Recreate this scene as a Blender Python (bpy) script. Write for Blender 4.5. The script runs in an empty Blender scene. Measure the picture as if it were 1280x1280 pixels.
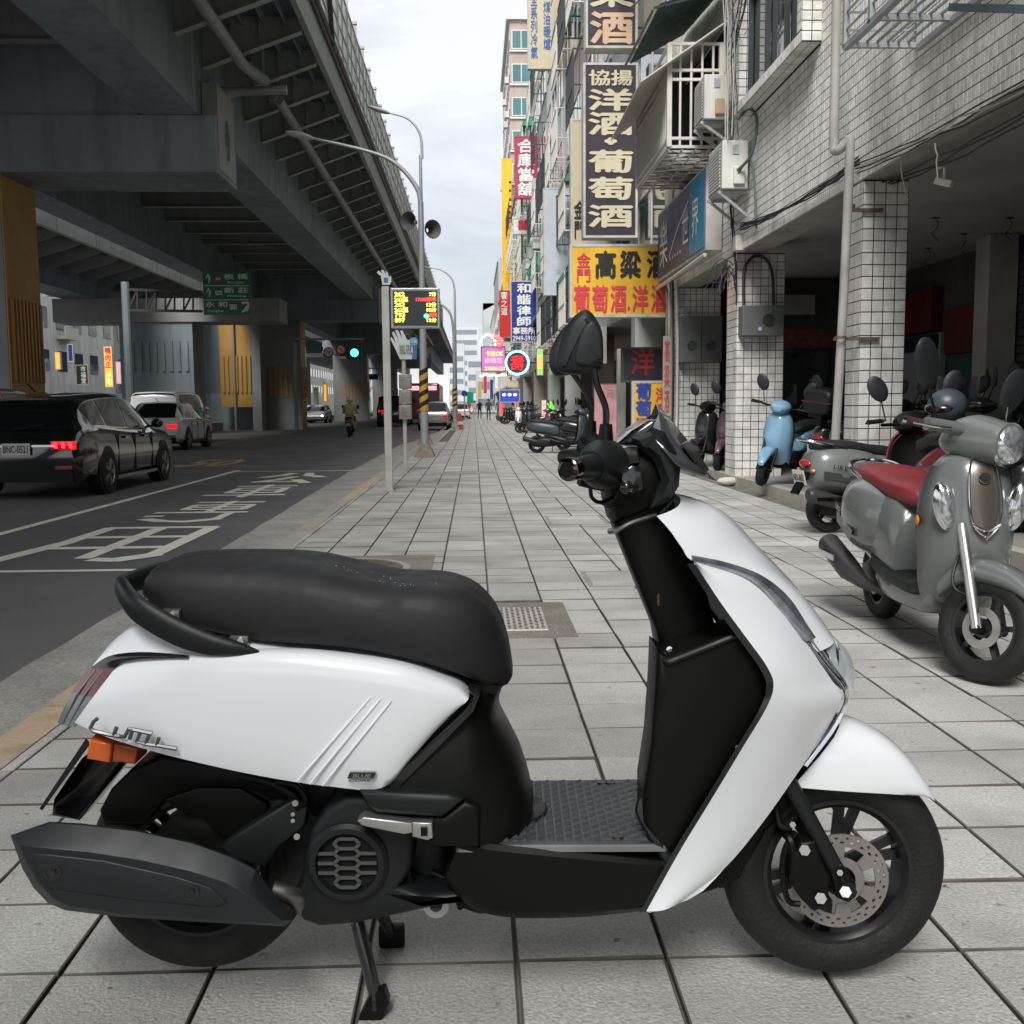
import bpy, bmesh, math, random
from mathutils import Vector, Matrix
rd = math.radians
rnd = random.Random(7)
sc = bpy.context.scene
col = sc.collection

# ---------------------------------------------------------------- camera, sky, sun, exposure
F, H, PS, PT, RL = 1300.0, 1.14, rd(2.056), math.atan(.10182), rd(.45)
fwd0 = Vector((math.sin(PS), math.cos(PS), 0)); right0 = Vector((math.cos(PS), -math.sin(PS), 0))
fw = fwd0*math.cos(PT) + Vector((0, 0, -math.sin(PT))); up0 = fwd0*math.sin(PT) + Vector((0, 0, math.cos(PT)))
cx = right0*math.cos(RL) - up0*math.sin(RL); cy = right0*math.sin(RL) + up0*math.cos(RL)
cam = bpy.data.objects.new('camera', bpy.data.cameras.new('camera')); col.objects.link(cam)
m3 = Matrix((cx, cy, -fw)).transposed().to_4x4(); m3.translation = Vector((0, 0, H))
cam.matrix_world = m3
cam.data.sensor_width = 36; cam.data.lens = 36*F/1280; cam.data.clip_end = 1500; cam.data.clip_start = .05
sc.camera = cam

SUN_EL, SUN_AZ = rd(46), rd(195)          # azimuth clockwise from +Y (down the street)
w = bpy.data.worlds.new('World'); sc.world = w; w.use_nodes = True
nt = w.node_tree; nt.nodes.clear()
sky = nt.nodes.new('ShaderNodeTexSky'); sky.sky_type = 'NISHITA'; sky.sun_disc = False
sky.sun_elevation = SUN_EL; sky.sun_rotation = SUN_AZ
bg = nt.nodes.new('ShaderNodeBackground'); bg.inputs[1].default_value = .09
out = nt.nodes.new('ShaderNodeOutputWorld')
tc = nt.nodes.new('ShaderNodeTexCoord'); mp = nt.nodes.new('ShaderNodeMapping'); mp.inputs['Scale'].default_value = (1, 1, 2.2)
n1 = nt.nodes.new('ShaderNodeTexNoise'); n1.inputs['Scale'].default_value = 2.6; n1.inputs['Detail'].default_value = 6; n1.inputs['Roughness'].default_value = .55; n1.inputs['Distortion'].default_value = .4
cr_ = nt.nodes.new('ShaderNodeValToRGB'); e = cr_.color_ramp.elements
e[0].position = .38; e[0].color = (2.45, 2.56, 2.75, 1); e[1].position = .56; e[1].color = (3.85, 3.87, 3.9, 1)
mx = nt.nodes.new('ShaderNodeMix'); mx.data_type = 'RGBA'; mx.inputs[0].default_value = .9
nt.links.new(tc.outputs['Generated'], mp.inputs[0]); nt.links.new(mp.outputs[0], n1.inputs[0]); nt.links.new(n1.outputs[0], cr_.inputs[0])
nt.links.new(sky.outputs[0], mx.inputs[6]); nt.links.new(cr_.outputs[0], mx.inputs[7])
nt.links.new(mx.outputs[2], bg.inputs[0]); nt.links.new(bg.outputs[0], out.inputs[0])
sl = bpy.data.lights.new('sun', 'SUN'); sl.energy = 1.5; sl.angle = rd(26); sl.color = (1, .985, .965)
so = bpy.data.objects.new('sun', sl); col.objects.link(so)
sd = Vector((math.sin(SUN_AZ)*math.cos(SUN_EL), math.cos(SUN_AZ)*math.cos(SUN_EL), math.sin(SUN_EL)))
so.rotation_euler = sd.to_track_quat('Z', 'Y').to_euler(); so.location = (0, -10, 20)
sc.view_settings.view_transform = 'Standard'; sc.view_settings.look = 'None'
sc.view_settings.exposure = 1.55; sc.view_settings.gamma = 1
sc.cycles.max_bounces = 7; sc.cycles.diffuse_bounces = 4; sc.cycles.use_denoising = True
sc.cycles.sample_clamp_indirect = 6; sc.cycles.caustics_reflective = False; sc.cycles.caustics_refractive = False

# ---------------------------------------------------------------- pixel rays of the calibrated camera (used to find real points on real planes)
def ray(px, py):
    u, v = (px-640)/F, (py-640)/F
    return cx*u - cy*v + fw
def G(px, py, z=0):
    r = ray(px, py); t = (z-H)/r.z; return Vector((r.x*t, r.y*t, z))
def PX(px, py, X):
    r = ray(px, py); t = X/r.x; return Vector((X, r.y*t, H+r.z*t))
def PY(px, py, Y):
    r = ray(px, py); t = Y/r.y; return Vector((r.x*t, Y, H+r.z*t))

# ---------------------------------------------------------------- materials
MATS = {}
def mat(name, c, rough=.6, metal=0., var=.12, vs=3., bump=0., bs=40., coat=0., emit=None, es=1., grime=0., gs=1.2, gc=(.05, .045, .04), rand=0., trans=0., alpha=1., streak=False, spec=.5, mottle=0., ms=60., specks=0., cell=None):
    if name in MATS: return MATS[name]
    m = bpy.data.materials.new(name); m.use_nodes = True; MATS[name] = m
    nt = m.node_tree; N = nt.nodes; L = nt.links; p = N['Principled BSDF']
    p.inputs['Roughness'].default_value = rough; p.inputs['Metallic'].default_value = metal
    p.inputs['Coat Weight'].default_value = coat; p.inputs['Coat Roughness'].default_value = .06
    p.inputs['Specular IOR Level'].default_value = spec
    if trans: p.inputs['Transmission Weight'].default_value = trans; p.inputs['IOR'].default_value = 1.45
    if alpha < 1: p.inputs['Alpha'].default_value = alpha
    if emit: p.inputs['Emission Color'].default_value = (*emit, 1); p.inputs['Emission Strength'].default_value = es
    geo = N.new('ShaderNodeNewGeometry')
    pos = geo.outputs['Position']
    def noise(scale, detail=4, sc3=None, src=pos):
        n = N.new('ShaderNodeTexNoise'); n.inputs['Scale'].default_value = scale; n.inputs['Detail'].default_value = detail
        if sc3:
            mpn = N.new('ShaderNodeMapping'); mpn.inputs['Scale'].default_value = sc3; L.new(src, mpn.inputs[0]); L.new(mpn.outputs[0], n.inputs[0])
        else: L.new(src, n.inputs[0])
        return n.outputs[0]
    def mul(colr, fac_out, lo, hi):
        mr = N.new('ShaderNodeMapRange'); mr.inputs[1].default_value = .3; mr.inputs[2].default_value = .7
        mr.inputs[3].default_value = lo; mr.inputs[4].default_value = hi; L.new(fac_out, mr.inputs[0])
        vm = N.new('ShaderNodeVectorMath'); vm.operation = 'SCALE'
        L.new(colr, vm.inputs[0]); L.new(mr.outputs[0], vm.inputs['Scale']); return vm.outputs[0]
    rgb = N.new('ShaderNodeRGB'); rgb.outputs[0].default_value = (*c, 1); o = rgb.outputs[0]
    if var: o = mul(o, noise(vs), 1-var, 1+var)
    if mottle: o = mul(o, noise(ms, 2), 1-mottle, 1+mottle)
    if cell:
        of, sz, amt = cell
        a_ = N.new('ShaderNodeVectorMath'); a_.operation = 'SUBTRACT'; L.new(pos, a_.inputs[0]); a_.inputs[1].default_value = of
        b_ = N.new('ShaderNodeVectorMath'); b_.operation = 'SNAP'; L.new(a_.outputs[0], b_.inputs[0]); b_.inputs[1].default_value = sz
        c_ = N.new('ShaderNodeTexWhiteNoise'); L.new(b_.outputs[0], c_.inputs['Vector'])
        mr = N.new('ShaderNodeMapRange'); mr.inputs[3].default_value = 1-amt; mr.inputs[4].default_value = 1+amt*.6; L.new(c_.outputs[0], mr.inputs[0])
        vm = N.new('ShaderNodeVectorMath'); vm.operation = 'SCALE'; L.new(o, vm.inputs[0]); L.new(mr.outputs[0], vm.inputs['Scale']); o = vm.outputs[0]
    if rand:
        oi = N.new('ShaderNodeObjectInfo'); mr = N.new('ShaderNodeMapRange'); mr.inputs[3].default_value = 1-rand; mr.inputs[4].default_value = 1+rand
        L.new(oi.outputs['Random'], mr.inputs[0]); vm = N.new('ShaderNodeVectorMath'); vm.operation = 'SCALE'
        L.new(o, vm.inputs[0]); L.new(mr.outputs[0], vm.inputs['Scale']); o = vm.outputs[0]
    if grime:
        g = noise(gs, 6, (3, 3, .35) if streak else None)
        rp = N.new('ShaderNodeMapRange'); rp.inputs[1].default_value = .48; rp.inputs[2].default_value = .72; rp.inputs[3].default_value = 0; rp.inputs[4].default_value = grime
        L.new(g, rp.inputs[0]); mm = N.new('ShaderNodeMix'); mm.data_type = 'RGBA'
        L.new(rp.outputs[0], mm.inputs[0]); L.new(o, mm.inputs[6]); mm.inputs[7].default_value = (*gc, 1); o = mm.outputs[2]
    if specks:
        g = noise(23, 3); rp = N.new('ShaderNodeMapRange'); rp.inputs[1].default_value = .66; rp.inputs[2].default_value = .72; rp.inputs[4].default_value = specks; L.new(g, rp.inputs[0])
        g2 = noise(1.3, 3); rp2 = N.new('ShaderNodeMapRange'); rp2.inputs[1].default_value = .4; rp2.inputs[2].default_value = .65; L.new(g2, rp2.inputs[0])
        ml = N.new('ShaderNodeMath'); ml.operation = 'MULTIPLY'; L.new(rp.outputs[0], ml.inputs[0]); L.new(rp2.outputs[0], ml.inputs[1])
        mm = N.new('ShaderNodeMix'); mm.data_type = 'RGBA'; L.new(ml.outputs[0], mm.inputs[0]); L.new(o, mm.inputs[6]); mm.inputs[7].default_value = (.07, .065, .06, 1); o = mm.outputs[2]
    L.new(o, p.inputs['Base Color'])
    if bump:
        b = N.new('ShaderNodeBump'); b.inputs['Strength'].default_value = bump; b.inputs['Distance'].default_value = .01
        L.new(noise(bs, 5), b.inputs['Height']); L.new(b.outputs[0], p.inputs['Normal'])
    if rough > .12 and rough < .95:
        mr = N.new('ShaderNodeMapRange'); mr.inputs[1].default_value = .3; mr.inputs[2].default_value = .7
        mr.inputs[3].default_value = rough*.85; mr.inputs[4].default_value = min(1, rough*1.15); L.new(noise(vs*2.3), mr.inputs[0]); L.new(mr.outputs[0], p.inputs['Roughness'])
    return m

# ---------------------------------------------------------------- mesh builder
def frame(d):
    d = d.normalized(); a = Vector((0, 0, 1)) if abs(d.z) < .9 else Vector((1, 0, 0))
    u = d.cross(a).normalized(); return u, d.cross(u).normalized()
def cr(pts, n, closed=False):
    """Catmull-Rom resample of tuples."""
    m = len(pts); res = []; segs = m if closed else m-1
    def g(i): return pts[i % m] if closed else pts[max(0, min(m-1, i))]
    for k in range(n):
        t = k/n*segs if closed else k/(n-1)*segs
        i = min(int(t), segs-1); f = t-i; a, b, c, d = g(i-1), g(i), g(i+1), g(i+2)
        res.append(tuple(.5*((2*q)+(-p+r)*f+(2*p-5*q+4*r-s)*f*f+(-p+3*q-3*r+s)*f**3) for p, q, r, s in zip(a, b, c, d)))
    return res
class MB:
    def __init__(s): s.v = []; s.f = []
    def add(s, vs, fs):
        o = len(s.v); s.v += [tuple(x) for x in vs]; s.f += [tuple(i+o for i in f) for f in fs]; return s
    def box(s, x0, x1, y0, y1, z0, z1):
        return s.add([(x, y, z) for x in (x0, x1) for y in (y0, y1) for z in (z0, z1)],
                     [(0, 1, 3, 2), (4, 6, 7, 5), (0, 4, 5, 1), (2, 3, 7, 6), (0, 2, 6, 4), (1, 5, 7, 3)])
    def obox(s, c, sx, sy, sz, rot=None):
        rot = rot or Matrix.Identity(3); c = Vector(c)
        return s.add([c+rot @ Vector((x*sx/2, y*sy/2, z*sz/2)) for x in (-1, 1) for y in (-1, 1) for z in (-1, 1)],
                     [(0, 1, 3, 2), (4, 6, 7, 5), (0, 4, 5, 1), (2, 3, 7, 6), (0, 2, 6, 4), (1, 5, 7, 3)])
    def bar(s, p0, p1, a, b=None):
        """square-section bar"""
        b = b or a; p0 = Vector(p0); p1 = Vector(p1); u, w_ = frame(p1-p0)
        vs = [p+u*i*a/2+w_*j*b/2 for p in (p0, p1) for i, j in ((-1, -1), (1, -1), (1, 1), (-1, 1))]
        return s.add(vs, [(0, 3, 2, 1), (4, 5, 6, 7), (0, 1, 5, 4), (1, 2, 6, 5), (2, 3, 7, 6), (3, 0, 4, 7)])
    def tube(s, pts, r, n=8, smooth=0, cap=True):
        pts = [Vector(p) for p in pts]
        if smooth: pts = [Vector(p) for p in cr([tuple(p) for p in pts], smooth)]
        m = len(pts); rs = r if isinstance(r, (list, tuple)) else [r]*m
        if len(rs) != m: rs = [rs[0]+(rs[-1]-rs[0])*i/(m-1) for i in range(m)]
        o = len(s.v); u = None
        for i, p in enumerate(pts):
            d = (pts[min(i+1, m-1)]-pts[max(i-1, 0)])
            if d.length < 1e-9: d = Vector((0, 0, 1))
            d.normalize()
            if u is None: u, _ = frame(d)
            u = (u-d*u.dot(d)).normalized(); w_ = d.cross(u)
            for k in range(n):
                a = 2*math.pi*k/n; s.v.append(tuple(p+(u*math.cos(a)+w_*math.sin(a))*rs[i]))
        for i in range(m-1):
            for k in range(n):
                k2 = (k+1) % n; s.f.append((o+i*n+k, o+i*n+k2, o+(i+1)*n+k2, o+(i+1)*n+k))
        if cap: s.f.append(tuple(o+k for k in range(n-1, -1, -1))); s.f.append(tuple(o+(m-1)*n+k for k in range(n)))
        return s
    def cyl(s, p0, p1, r, n=16, r1=None): return s.tube([p0, p1], [r, r if r1 is None else r1], n)
    def lathe(s, prof, c, ax, n=32, a0=0, a1=None, caps=False):
        """prof: (radius, offset along axis)"""
        c = Vector(c); ax = Vector(ax).normalized(); u, w_ = frame(ax); o = len(s.v); m = len(prof)
        full = a1 is None; cnt = n if full else n+1
        for k in range(cnt):
            a = a0+((2*math.pi if full else a1-a0)*k/n); d = u*math.cos(a)+w_*math.sin(a)
            for r, h in prof: s.v.append(tuple(c+d*r+ax*h))
        for k in range(n):
            k2 = (k+1) % cnt
            for j in range(m-1): s.f.append((o+k*m+j, o+k2*m+j, o+k2*m+j+1, o+k*m+j+1))
        return s
    def sph(s, c, rx, ry=None, rz=None, n=12, m=8, rot=None):
        ry = ry or rx; rz = rz or rx; c = Vector(c); o = len(s.v); rot = rot or Matrix.Identity(3)
        for i in range(m+1):
            t = math.pi*i/m
            for k in range(n):
                a = 2*math.pi*k/n; s.v.append(tuple(c+rot @ Vector((rx*math.sin(t)*math.cos(a), ry*math.sin(t)*math.sin(a), rz*math.cos(t)))))
        for i in range(m):
            for k in range(n):
                k2 = (k+1) % n; s.f.append((o+i*n+k, o+(i+1)*n+k, o+(i+1)*n+k2, o+i*n+k2))
        return s
    def grid(s, rows, closeu=False, closev=False):
        o = len(s.v); m = len(rows); n = len(rows[0])
        for r_ in rows: s.v += [tuple(p) for p in r_]
        for i in range(m if closeu else m-1):
            for j in range(n if closev else n-1):
                i2 = (i+1) % m; j2 = (j+1) % n; s.f.append((o+i*n+j, o+i*n+j2, o+i2*n+j2, o+i2*n+j))
        return s
    def capend(s, ring): o = len(s.v); s.v += [tuple(p) for p in ring]; s.f.append(tuple(range(o, o+len(ring)))); return s
    def prism(s, poly, fn, d0, d1, bev=0., steps=2, bevback=False):
        """poly: 2-D outline; fn(x, y, d) -> point; face at d1 gets the bevel"""
        def area(p): return sum(p[i][0]*p[(i+1) % len(p)][1]-p[(i+1) % len(p)][0]*p[i][1] for i in range(len(p)))
        if area(poly) < 0: poly = poly[::-1]
        n = len(poly)
        def inset(k):
            r_ = []
            for i in range(n):
                a, b, c = poly[i-1], poly[i], poly[(i+1) % n]
                e1 = Vector((b[0]-a[0], b[1]-a[1])); e2 = Vector((c[0]-b[0], c[1]-b[1]))
                if e1.length < 1e-9: e1 = e2
                if e2.length < 1e-9: e2 = e1
                n1 = Vector((-e1.y, e1.x)).normalized(); n2 = Vector((-e2.y, e2.x)).normalized()
                nn = n1+n2
                if nn.length < 1e-6: nn = n1
                nn.normalize(); q = k/max(.45, nn.dot(n1)); r_.append((b[0]+nn.x*q, b[1]+nn.y*q))
            return r_
        sg = 1 if d1 > d0 else -1
        lay = []
        if bev and bevback:
            for i in range(steps, 0, -1):
                a = math.pi/2*i/steps; lay.append((inset(bev*(1-math.cos(a))), d0+sg*bev*(1-math.sin(a))))
        lay.append((poly, d0+(sg*bev if bev and bevback else 0)))
        if bev:
            for i in range(steps+1):
                a = math.pi/2*i/steps; lay.append((inset(bev*(1-math.cos(a))), d1-sg*bev*(1-math.sin(a))))
        else: lay.append((poly, d1))
        rows = [[fn(x, y, d) for x, y in pl] for pl, d in lay]
        s.grid(rows, closev=True); s.capend(rows[0][::-1]); s.capend(rows[-1]); return s
    def build(s, name, m, parent=None, W=False, smooth=False, bevel=0., solid=0., weld=False, ang=38, m2=None, side=None):
        me = bpy.data.meshes.new(name); me.from_pydata(s.v, [], s.f); me.materials.append(m)
        if m2:
            me.materials.append(m2)
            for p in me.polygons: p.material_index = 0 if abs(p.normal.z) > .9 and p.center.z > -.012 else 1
        bm = bmesh.new(); bm.from_mesh(me)
        if weld or smooth: bmesh.ops.remove_doubles(bm, verts=bm.verts, dist=2e-4)
        bmesh.ops.recalc_face_normals(bm, faces=bm.faces)
        bm.to_mesh(me); bm.free()
        if smooth: me.shade_smooth(); me.set_sharp_from_angle(angle=rd(ang))
        o = bpy.data.objects.new(name, me); col.objects.link(o)
        if parent:
            o.parent = parent
            if W: o.matrix_parent_inverse = wm(parent).inverted()
        if bevel:
            b = o.modifiers.new('bevel', 'BEVEL'); b.width = bevel; b.segments = 2; b.limit_method = 'ANGLE'; b.angle_limit = rd(40)
        if solid:
            b = o.modifiers.new('solid', 'SOLIDIFY'); b.thickness = solid; b.offset = -1
        return o
def wm(o):
    m = Matrix.LocRotScale(o.location, o.rotation_euler, o.scale)
    return wm(o.parent) @ o.matrix_parent_inverse @ m if o.parent else m
def tag(o, label=None, cat=None, group=None, kind=None):
    if label: o['label'] = label
    if cat: o['category'] = cat
    if group: o['group'] = group
    if kind: o['kind'] = kind
    return o
def thing(name, label, cat, loc=(0, 0, 0), rz=0., group=None):
    o = bpy.data.objects.new(name, None); col.objects.link(o); o.empty_display_size = .2
    o.location = loc; o.rotation_euler = (0, 0, rz); return tag(o, label, cat, group)
def struct(name, mb, m, parent=None, **k):
    o = mb.build(name, m, parent, **k)
    if not parent: o['kind'] = 'structure'
    return o
KIDS = {}
def children(o): return [c for c in bpy.data.objects if c.parent == o]
def dup(root, loc, rz, label=None, group=None, scale=None):
    r_ = root.copy(); col.objects.link(r_); r_.location = loc; r_.rotation_euler = (0, 0, rz)
    if scale: r_.scale = scale
    if label: r_['label'] = label
    if group: r_['group'] = group
    for ch in children(root):
        c = ch.copy(); col.objects.link(c); c.parent = r_
        for g in children(ch):
            d = g.copy(); col.objects.link(d); d.parent = c
    return r_
def inst(name, me, parent, loc, rot=(0, 0, 0), scale=(1, 1, 1)):
    o = bpy.data.objects.new(name, me); col.objects.link(o); o.parent = parent
    o.location = loc; o.rotation_euler = rot; o.scale = scale; return o

# ---------------------------------------------------------------- lettering (mesh made from the built-in font)
def lettering(s, wd, ht, M4, m, parent, vertical=False, bold=.0, ext=.004, name='lettering', W=True, shear=0.):
    cu = bpy.data.curves.new(name, 'FONT'); cu.body = '\n'.join(s) if vertical else s
    cu.align_x = 'CENTER'; cu.space_line = 1.0; cu.resolution_u = 2; cu.shear = shear
    t = bpy.data.objects.new(name, cu); col.objects.link(t)
    bpy.context.view_layer.update()
    me = bpy.data.meshes.new_from_object(t.evaluated_get(bpy.context.evaluated_depsgraph_get()))
    bpy.data.objects.remove(t)
    xs = [v.co.x for v in me.vertices]; ys = [v.co.y for v in me.vertices]
    if not xs: return None
    x0, x1, y0, y1 = min(xs), max(xs), min(ys), max(ys)
    mb = MB()
    vs = [M4 @ Vector(((v.co.x-(x0+x1)/2)*wd/(x1-x0), (v.co.y-(y0+y1)/2)*ht/(y1-y0), 0)) for v in me.vertices]
    nrm = (M4.to_3x3() @ Vector((0, 0, 1))).normalized()
    ux = (M4.to_3x3() @ Vector((1, 0, 0))).normalized(); uy = (M4.to_3x3() @ Vector((0, 1, 0))).normalized()
    fs_ = [tuple(p.vertices) for p in me.polygons]; sx_ = wd/(x1-x0)*bold; sy_ = ht/(y1-y0)*bold; st_z = max(ext*.1, min(.0012, ext*.3))
    shifts = [(0, 0)] if bold <= 0 else [(0, 0), (sx_, 0), (-sx_, 0), (0, sy_), (0, -sy_)]
    for q_, (ax_, ay_) in enumerate(shifts): mb.add([v+ux*ax_+uy*ay_+nrm*(ext+st_z*q_) for v in vs], fs_)
    o = mb.build(name, m, parent, W=W); bpy.data.meshes.remove(me); return o
def facing(c, nrm, up=(0, 0, 1)):
    """frame whose local x is the reading direction for a viewer looking against nrm"""
    n_ = Vector(nrm).normalized(); u_ = Vector(up); x = u_.cross(n_).normalized(); y = n_.cross(x)
    M = Matrix((x, y, n_)).transposed().to_4x4(); M.translation = Vector(c); return M
# ================================================================ SETTING: ground, sidewalk, road
concrete = mat('gutter_concrete', (.36, .35, .32), .85, var=.2, vs=2, bump=.6, bs=90, mottle=.25, ms=70)
asphalt = mat('asphalt', (.135, .133, .133), .7, var=.16, vs=.5, bump=.6, bs=120, mottle=.3, ms=140, spec=.35)
mortar = mat('mortar', (.15, .14, .12), .95, var=.3, vs=5)
tile_m = mat('paving_tile', (.46, .455, .425), .62, var=.17, vs=1.1, bump=.6, bs=130, rand=.0, cell=((.075, 2.04, .5), (.31, .308, 5), .16), grime=.6, gs=2.3, gc=(.24, .23, .205), mottle=.2, ms=120, specks=.9)
kerb_m = mat('kerb_stone', (.4, .37, .32), .8, var=.15, bump=.4, bs=70, mottle=.15)
kerb_red = mat('kerb_faded_paint', (.52, .42, .28), .8, var=.25, vs=5, grime=.8, gs=5, gc=(.45, .26, .22), bump=.4, bs=60, mottle=.1)
line_w = mat('road_paint_white', (.85, .83, .68), .7, var=.08, vs=6, grime=.15, gs=14, gc=(.25, .24, .22), mottle=.08)
line_y = mat('road_paint_yellow', (.6, .36, .1), .7, var=.12, vs=6, grime=.3, gs=14, gc=(.15, .14, .12))
struct('ground', MB().box(-400, 400, -60, 900, -1.0, -.2), concrete)
struct('road', MB().box(-34, -1.9, -60, 500, -.19, -.1), asphalt)
def strip(name, xs, m, z0, z1, par=None):
    """kerb-like strip following the road edge: xs = [(y, x_left, x_right)]"""
    mb = MB(); rows = []
    for y, a, b in xs: rows.append([(a, y, z0), (a, y, z1), (b, y, z1), (b, y, z0)])
    mb.grid(rows); return struct(name, mb, m, par)
gy = [(-20, -2.1, -1.66)]; r2 = random.Random(3); y = 0
while y < 35:
    gy.append((y, -2.08-.016*min(y, 20)-r2.uniform(0, .025), -1.66)); y += .5
gy += [(36, -2.2, -1.3), (60, -1.6, -1.0), (200, -1.6, -1.0)]
strip('gutter', gy, concrete, -.3, -.094)
sw = tag(bpy.data.objects.new('sidewalk', None), kind='structure'); col.objects.link(sw)
MB().add([(-1.67, -20, -.02), (3.72, -20, -.02), (3.72, 34, -.02), (-1.52, 34, -.02)], [(0, 1, 2, 3)]).build('mortar_bed', mortar, sw)
MB().add([(-1.14, 34, -.02), (3.72, 34, -.02), (3.72, 220, -.02), (-1.0, 220, -.02)], [(0, 1, 2, 3)]).build('mortar_bed', mortar, sw)
# kerb stones, one block each
kb = MB().box(-.075, .075, -.497, .497, -.25, .0).build('kerb_stone', kerb_m, sw, bevel=.012); kmesh = kb.data; bpy.data.objects.remove(kb)
for i in range(40):
    yy = -1.5+i
    if yy > 34: break
    mb_ = MB().box(-.075, .075, -.494, .494, -.25, .0) if i == 0 else None
    if i == 0: k1 = mb_.build('kerb_stone', kerb_red, sw, bevel=.012); kred = k1.data; bpy.data.objects.remove(k1)
    o = inst('kerb_stone', kred if yy < 5 or 8.5 < yy < 9.4 or 13 < yy < 17 else kmesh, sw, (-1.6+rnd.uniform(-.006, .006), yy, rnd.uniform(-.006, .004)))
mb = MB().add([(-1.3, 34, -.25), (-1.3, 34, .0), (-1.15, 34, 0), (-1.15, 34, -.25), (-1.15, 220, -.25), (-1.15, 220, 0), (-1.0, 220, 0), (-1.0, 220, -.25)],
     [(0, 1, 2, 3), (0, 4, 5, 1), (1, 5, 6, 2), (4, 7, 6, 5), (2, 6, 7, 3)]).build('far_kerb', kerb_m, sw)
MB().box(-1.67, -1.15, 33.85, 34, -.25, 0).build('kerb_corner', kerb_m, sw)
# slabs: bevelled top, 0.31 x 0.308 m
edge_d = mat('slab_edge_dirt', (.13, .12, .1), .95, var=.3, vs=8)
def slab_mesh(mb, cx_, cy_, z, wx, wy, dz=(0, 0, 0, 0), t=.03, bv=.003):
    a, b = wx/2, wy/2
    top = [(cx_-a+bv, cy_-b+bv, z+dz[0]), (cx_+a-bv, cy_-b+bv, z+dz[1]), (cx_+a-bv, cy_+b-bv, z+dz[2]), (cx_-a+bv, cy_+b-bv, z+dz[3])]
    mid = [(cx_-a, cy_-b, z-bv+dz[0]), (cx_+a, cy_-b, z-bv+dz[1]), (cx_+a, cy_+b, z-bv+dz[2]), (cx_-a, cy_+b, z-bv+dz[3])]
    bot = [(p[0], p[1], z-t) for p in mid]
    mb.grid([bot, mid, top], closev=True); mb.capend(top)
PXT, PYT, X0T, Y0T = .31, .308, .075, 2.04
slabs = []
for ix in range(-6, 13):
    for iy in range(-7, 106):
        xa, ya = X0T+ix*PXT, Y0T+iy*PYT
        if xa+PXT > 3.74 or ya > 33.8: continue
        if xa < -1.53+.0: continue
        if ya < .1: continue
        xc, yc = xa+PXT/2, ya+PYT/2
        out_ = abs(xc) > .52*yc+.15 or yc < 1.5
        # holes for covers
        if .1 < xc < .4 and 5.0 < yc < 6.0: continue
        if -.99 < xc < .0 and 6.75 < yc < 8.0 and False: continue
        slabs.append((out_, yc, xc))
slabs.sort()
protos = []
for k in range(6):
    mb = MB(); slab_mesh(mb, 0, 0, 0, PXT-.006-.002*(k % 2), PYT-.005-.002*(k % 3), [rnd.uniform(-.0025, .0025) for _ in range(4)])
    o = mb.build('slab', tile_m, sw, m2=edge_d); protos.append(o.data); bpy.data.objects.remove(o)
rest = MB()
for n_, (_, yc, xc) in enumerate(slabs):
    if n_ < 300: inst('slab', rnd.choice(protos), sw, (xc, yc, rnd.uniform(-.0015, .0015)), (0, 0, rnd.uniform(-.003, .003)))
    else: slab_mesh(rest, xc, yc, rnd.uniform(-.002, .001), PXT-.009, PYT-.008, [rnd.uniform(-.001, .001) for _ in range(4)])
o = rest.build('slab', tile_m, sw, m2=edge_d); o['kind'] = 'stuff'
# narrow cut slabs between the last column and the kerb
mb = MB()
for iy in range(-7, 104): slab_mesh(mb, -1.5, Y0T+(iy+.5)*PYT, 0, .04, PYT-.008)
tag(mb.build('edge_slab', tile_m, sw), kind='stuff')
mb = MB(); yy = 34.1
while yy < 150:
    for ix in range(-3, 12): slab_mesh(mb, X0T+(ix+.5)*PXT, yy+.2, 0, PXT-.01, .39)
    yy += .4
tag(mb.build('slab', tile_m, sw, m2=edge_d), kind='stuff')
mb = MB().box(-1.5, 3.6, 27.6, 28.1, .0, .004); mb.build('concrete_band', concrete, sw)
# covers set into the pavement
agg = mat('exposed_aggregate', (.26, .24, .2), .9, var=.2, bump=1, bs=160, mottle=.55, ms=170)
iron = mat('cast_iron', (.17, .135, .105), .55, metal=.5, var=.3, vs=8, bump=.4, bs=120)
steel_c = mat('cover_steel', (.55, .53, .48), .45, metal=.5, var=.15, vs=6)
c = thing('access_cover', 'square ornate metal access cover in an aggregate frame, beside the red-free open paving in front of the steering column', 'cover', (.17, 5.5, 0))
c['label'] = 'square patterned metal cover in a pebbled frame, set in the paving beyond the seat nose'
MB().box(-.335, .335, -.46, .46, -.02, .003).build('frame', agg, c)
MB().box(-.2, .2, -.3, .3, -.01, .008).build('plate', steel_c, c, bevel=.004)
dark_r = mat('cover_recess', (.07, .06, .055), .7, var=.3)
brass = mat('cover_brass', (.42, .3, .16), .5, metal=.4, var=.2)
mb = MB(); mb2 = MB(); mb3 = MB()
for i in range(13):
    for j in range(15):
        x = -.175+i*.0292; y_ = -.27+j*.0386
        if (i*3+j*5) % 4 == 0: mb3.cyl((x, y_, .008), (x, y_, .012), .009, 6)
        elif (i+j) % 2: mb.box(x-.009, x+.009, y_-.007, y_+.007, .008, .0105)
        else: mb2.box(x-.005, x+.005, y_-.012, y_+.012, .008, .0105)
tag(mb.build('stud', dark_r, c), kind='stuff'); tag(mb2.build('stud', mat('cover_blue', (.1, .12, .16), .5), c), kind='stuff'); tag(mb3.build('stud', brass, c), kind='stuff')
c = thing('manhole_cover', 'round rusty brown manhole cover in a pebbled concrete frame, partly hidden behind the seat', 'manhole cover', (-.93, 7.35, 0))
MB().box(-.62, .62, -.62, .62, -.02, .004).build('frame', agg, c)
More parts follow.
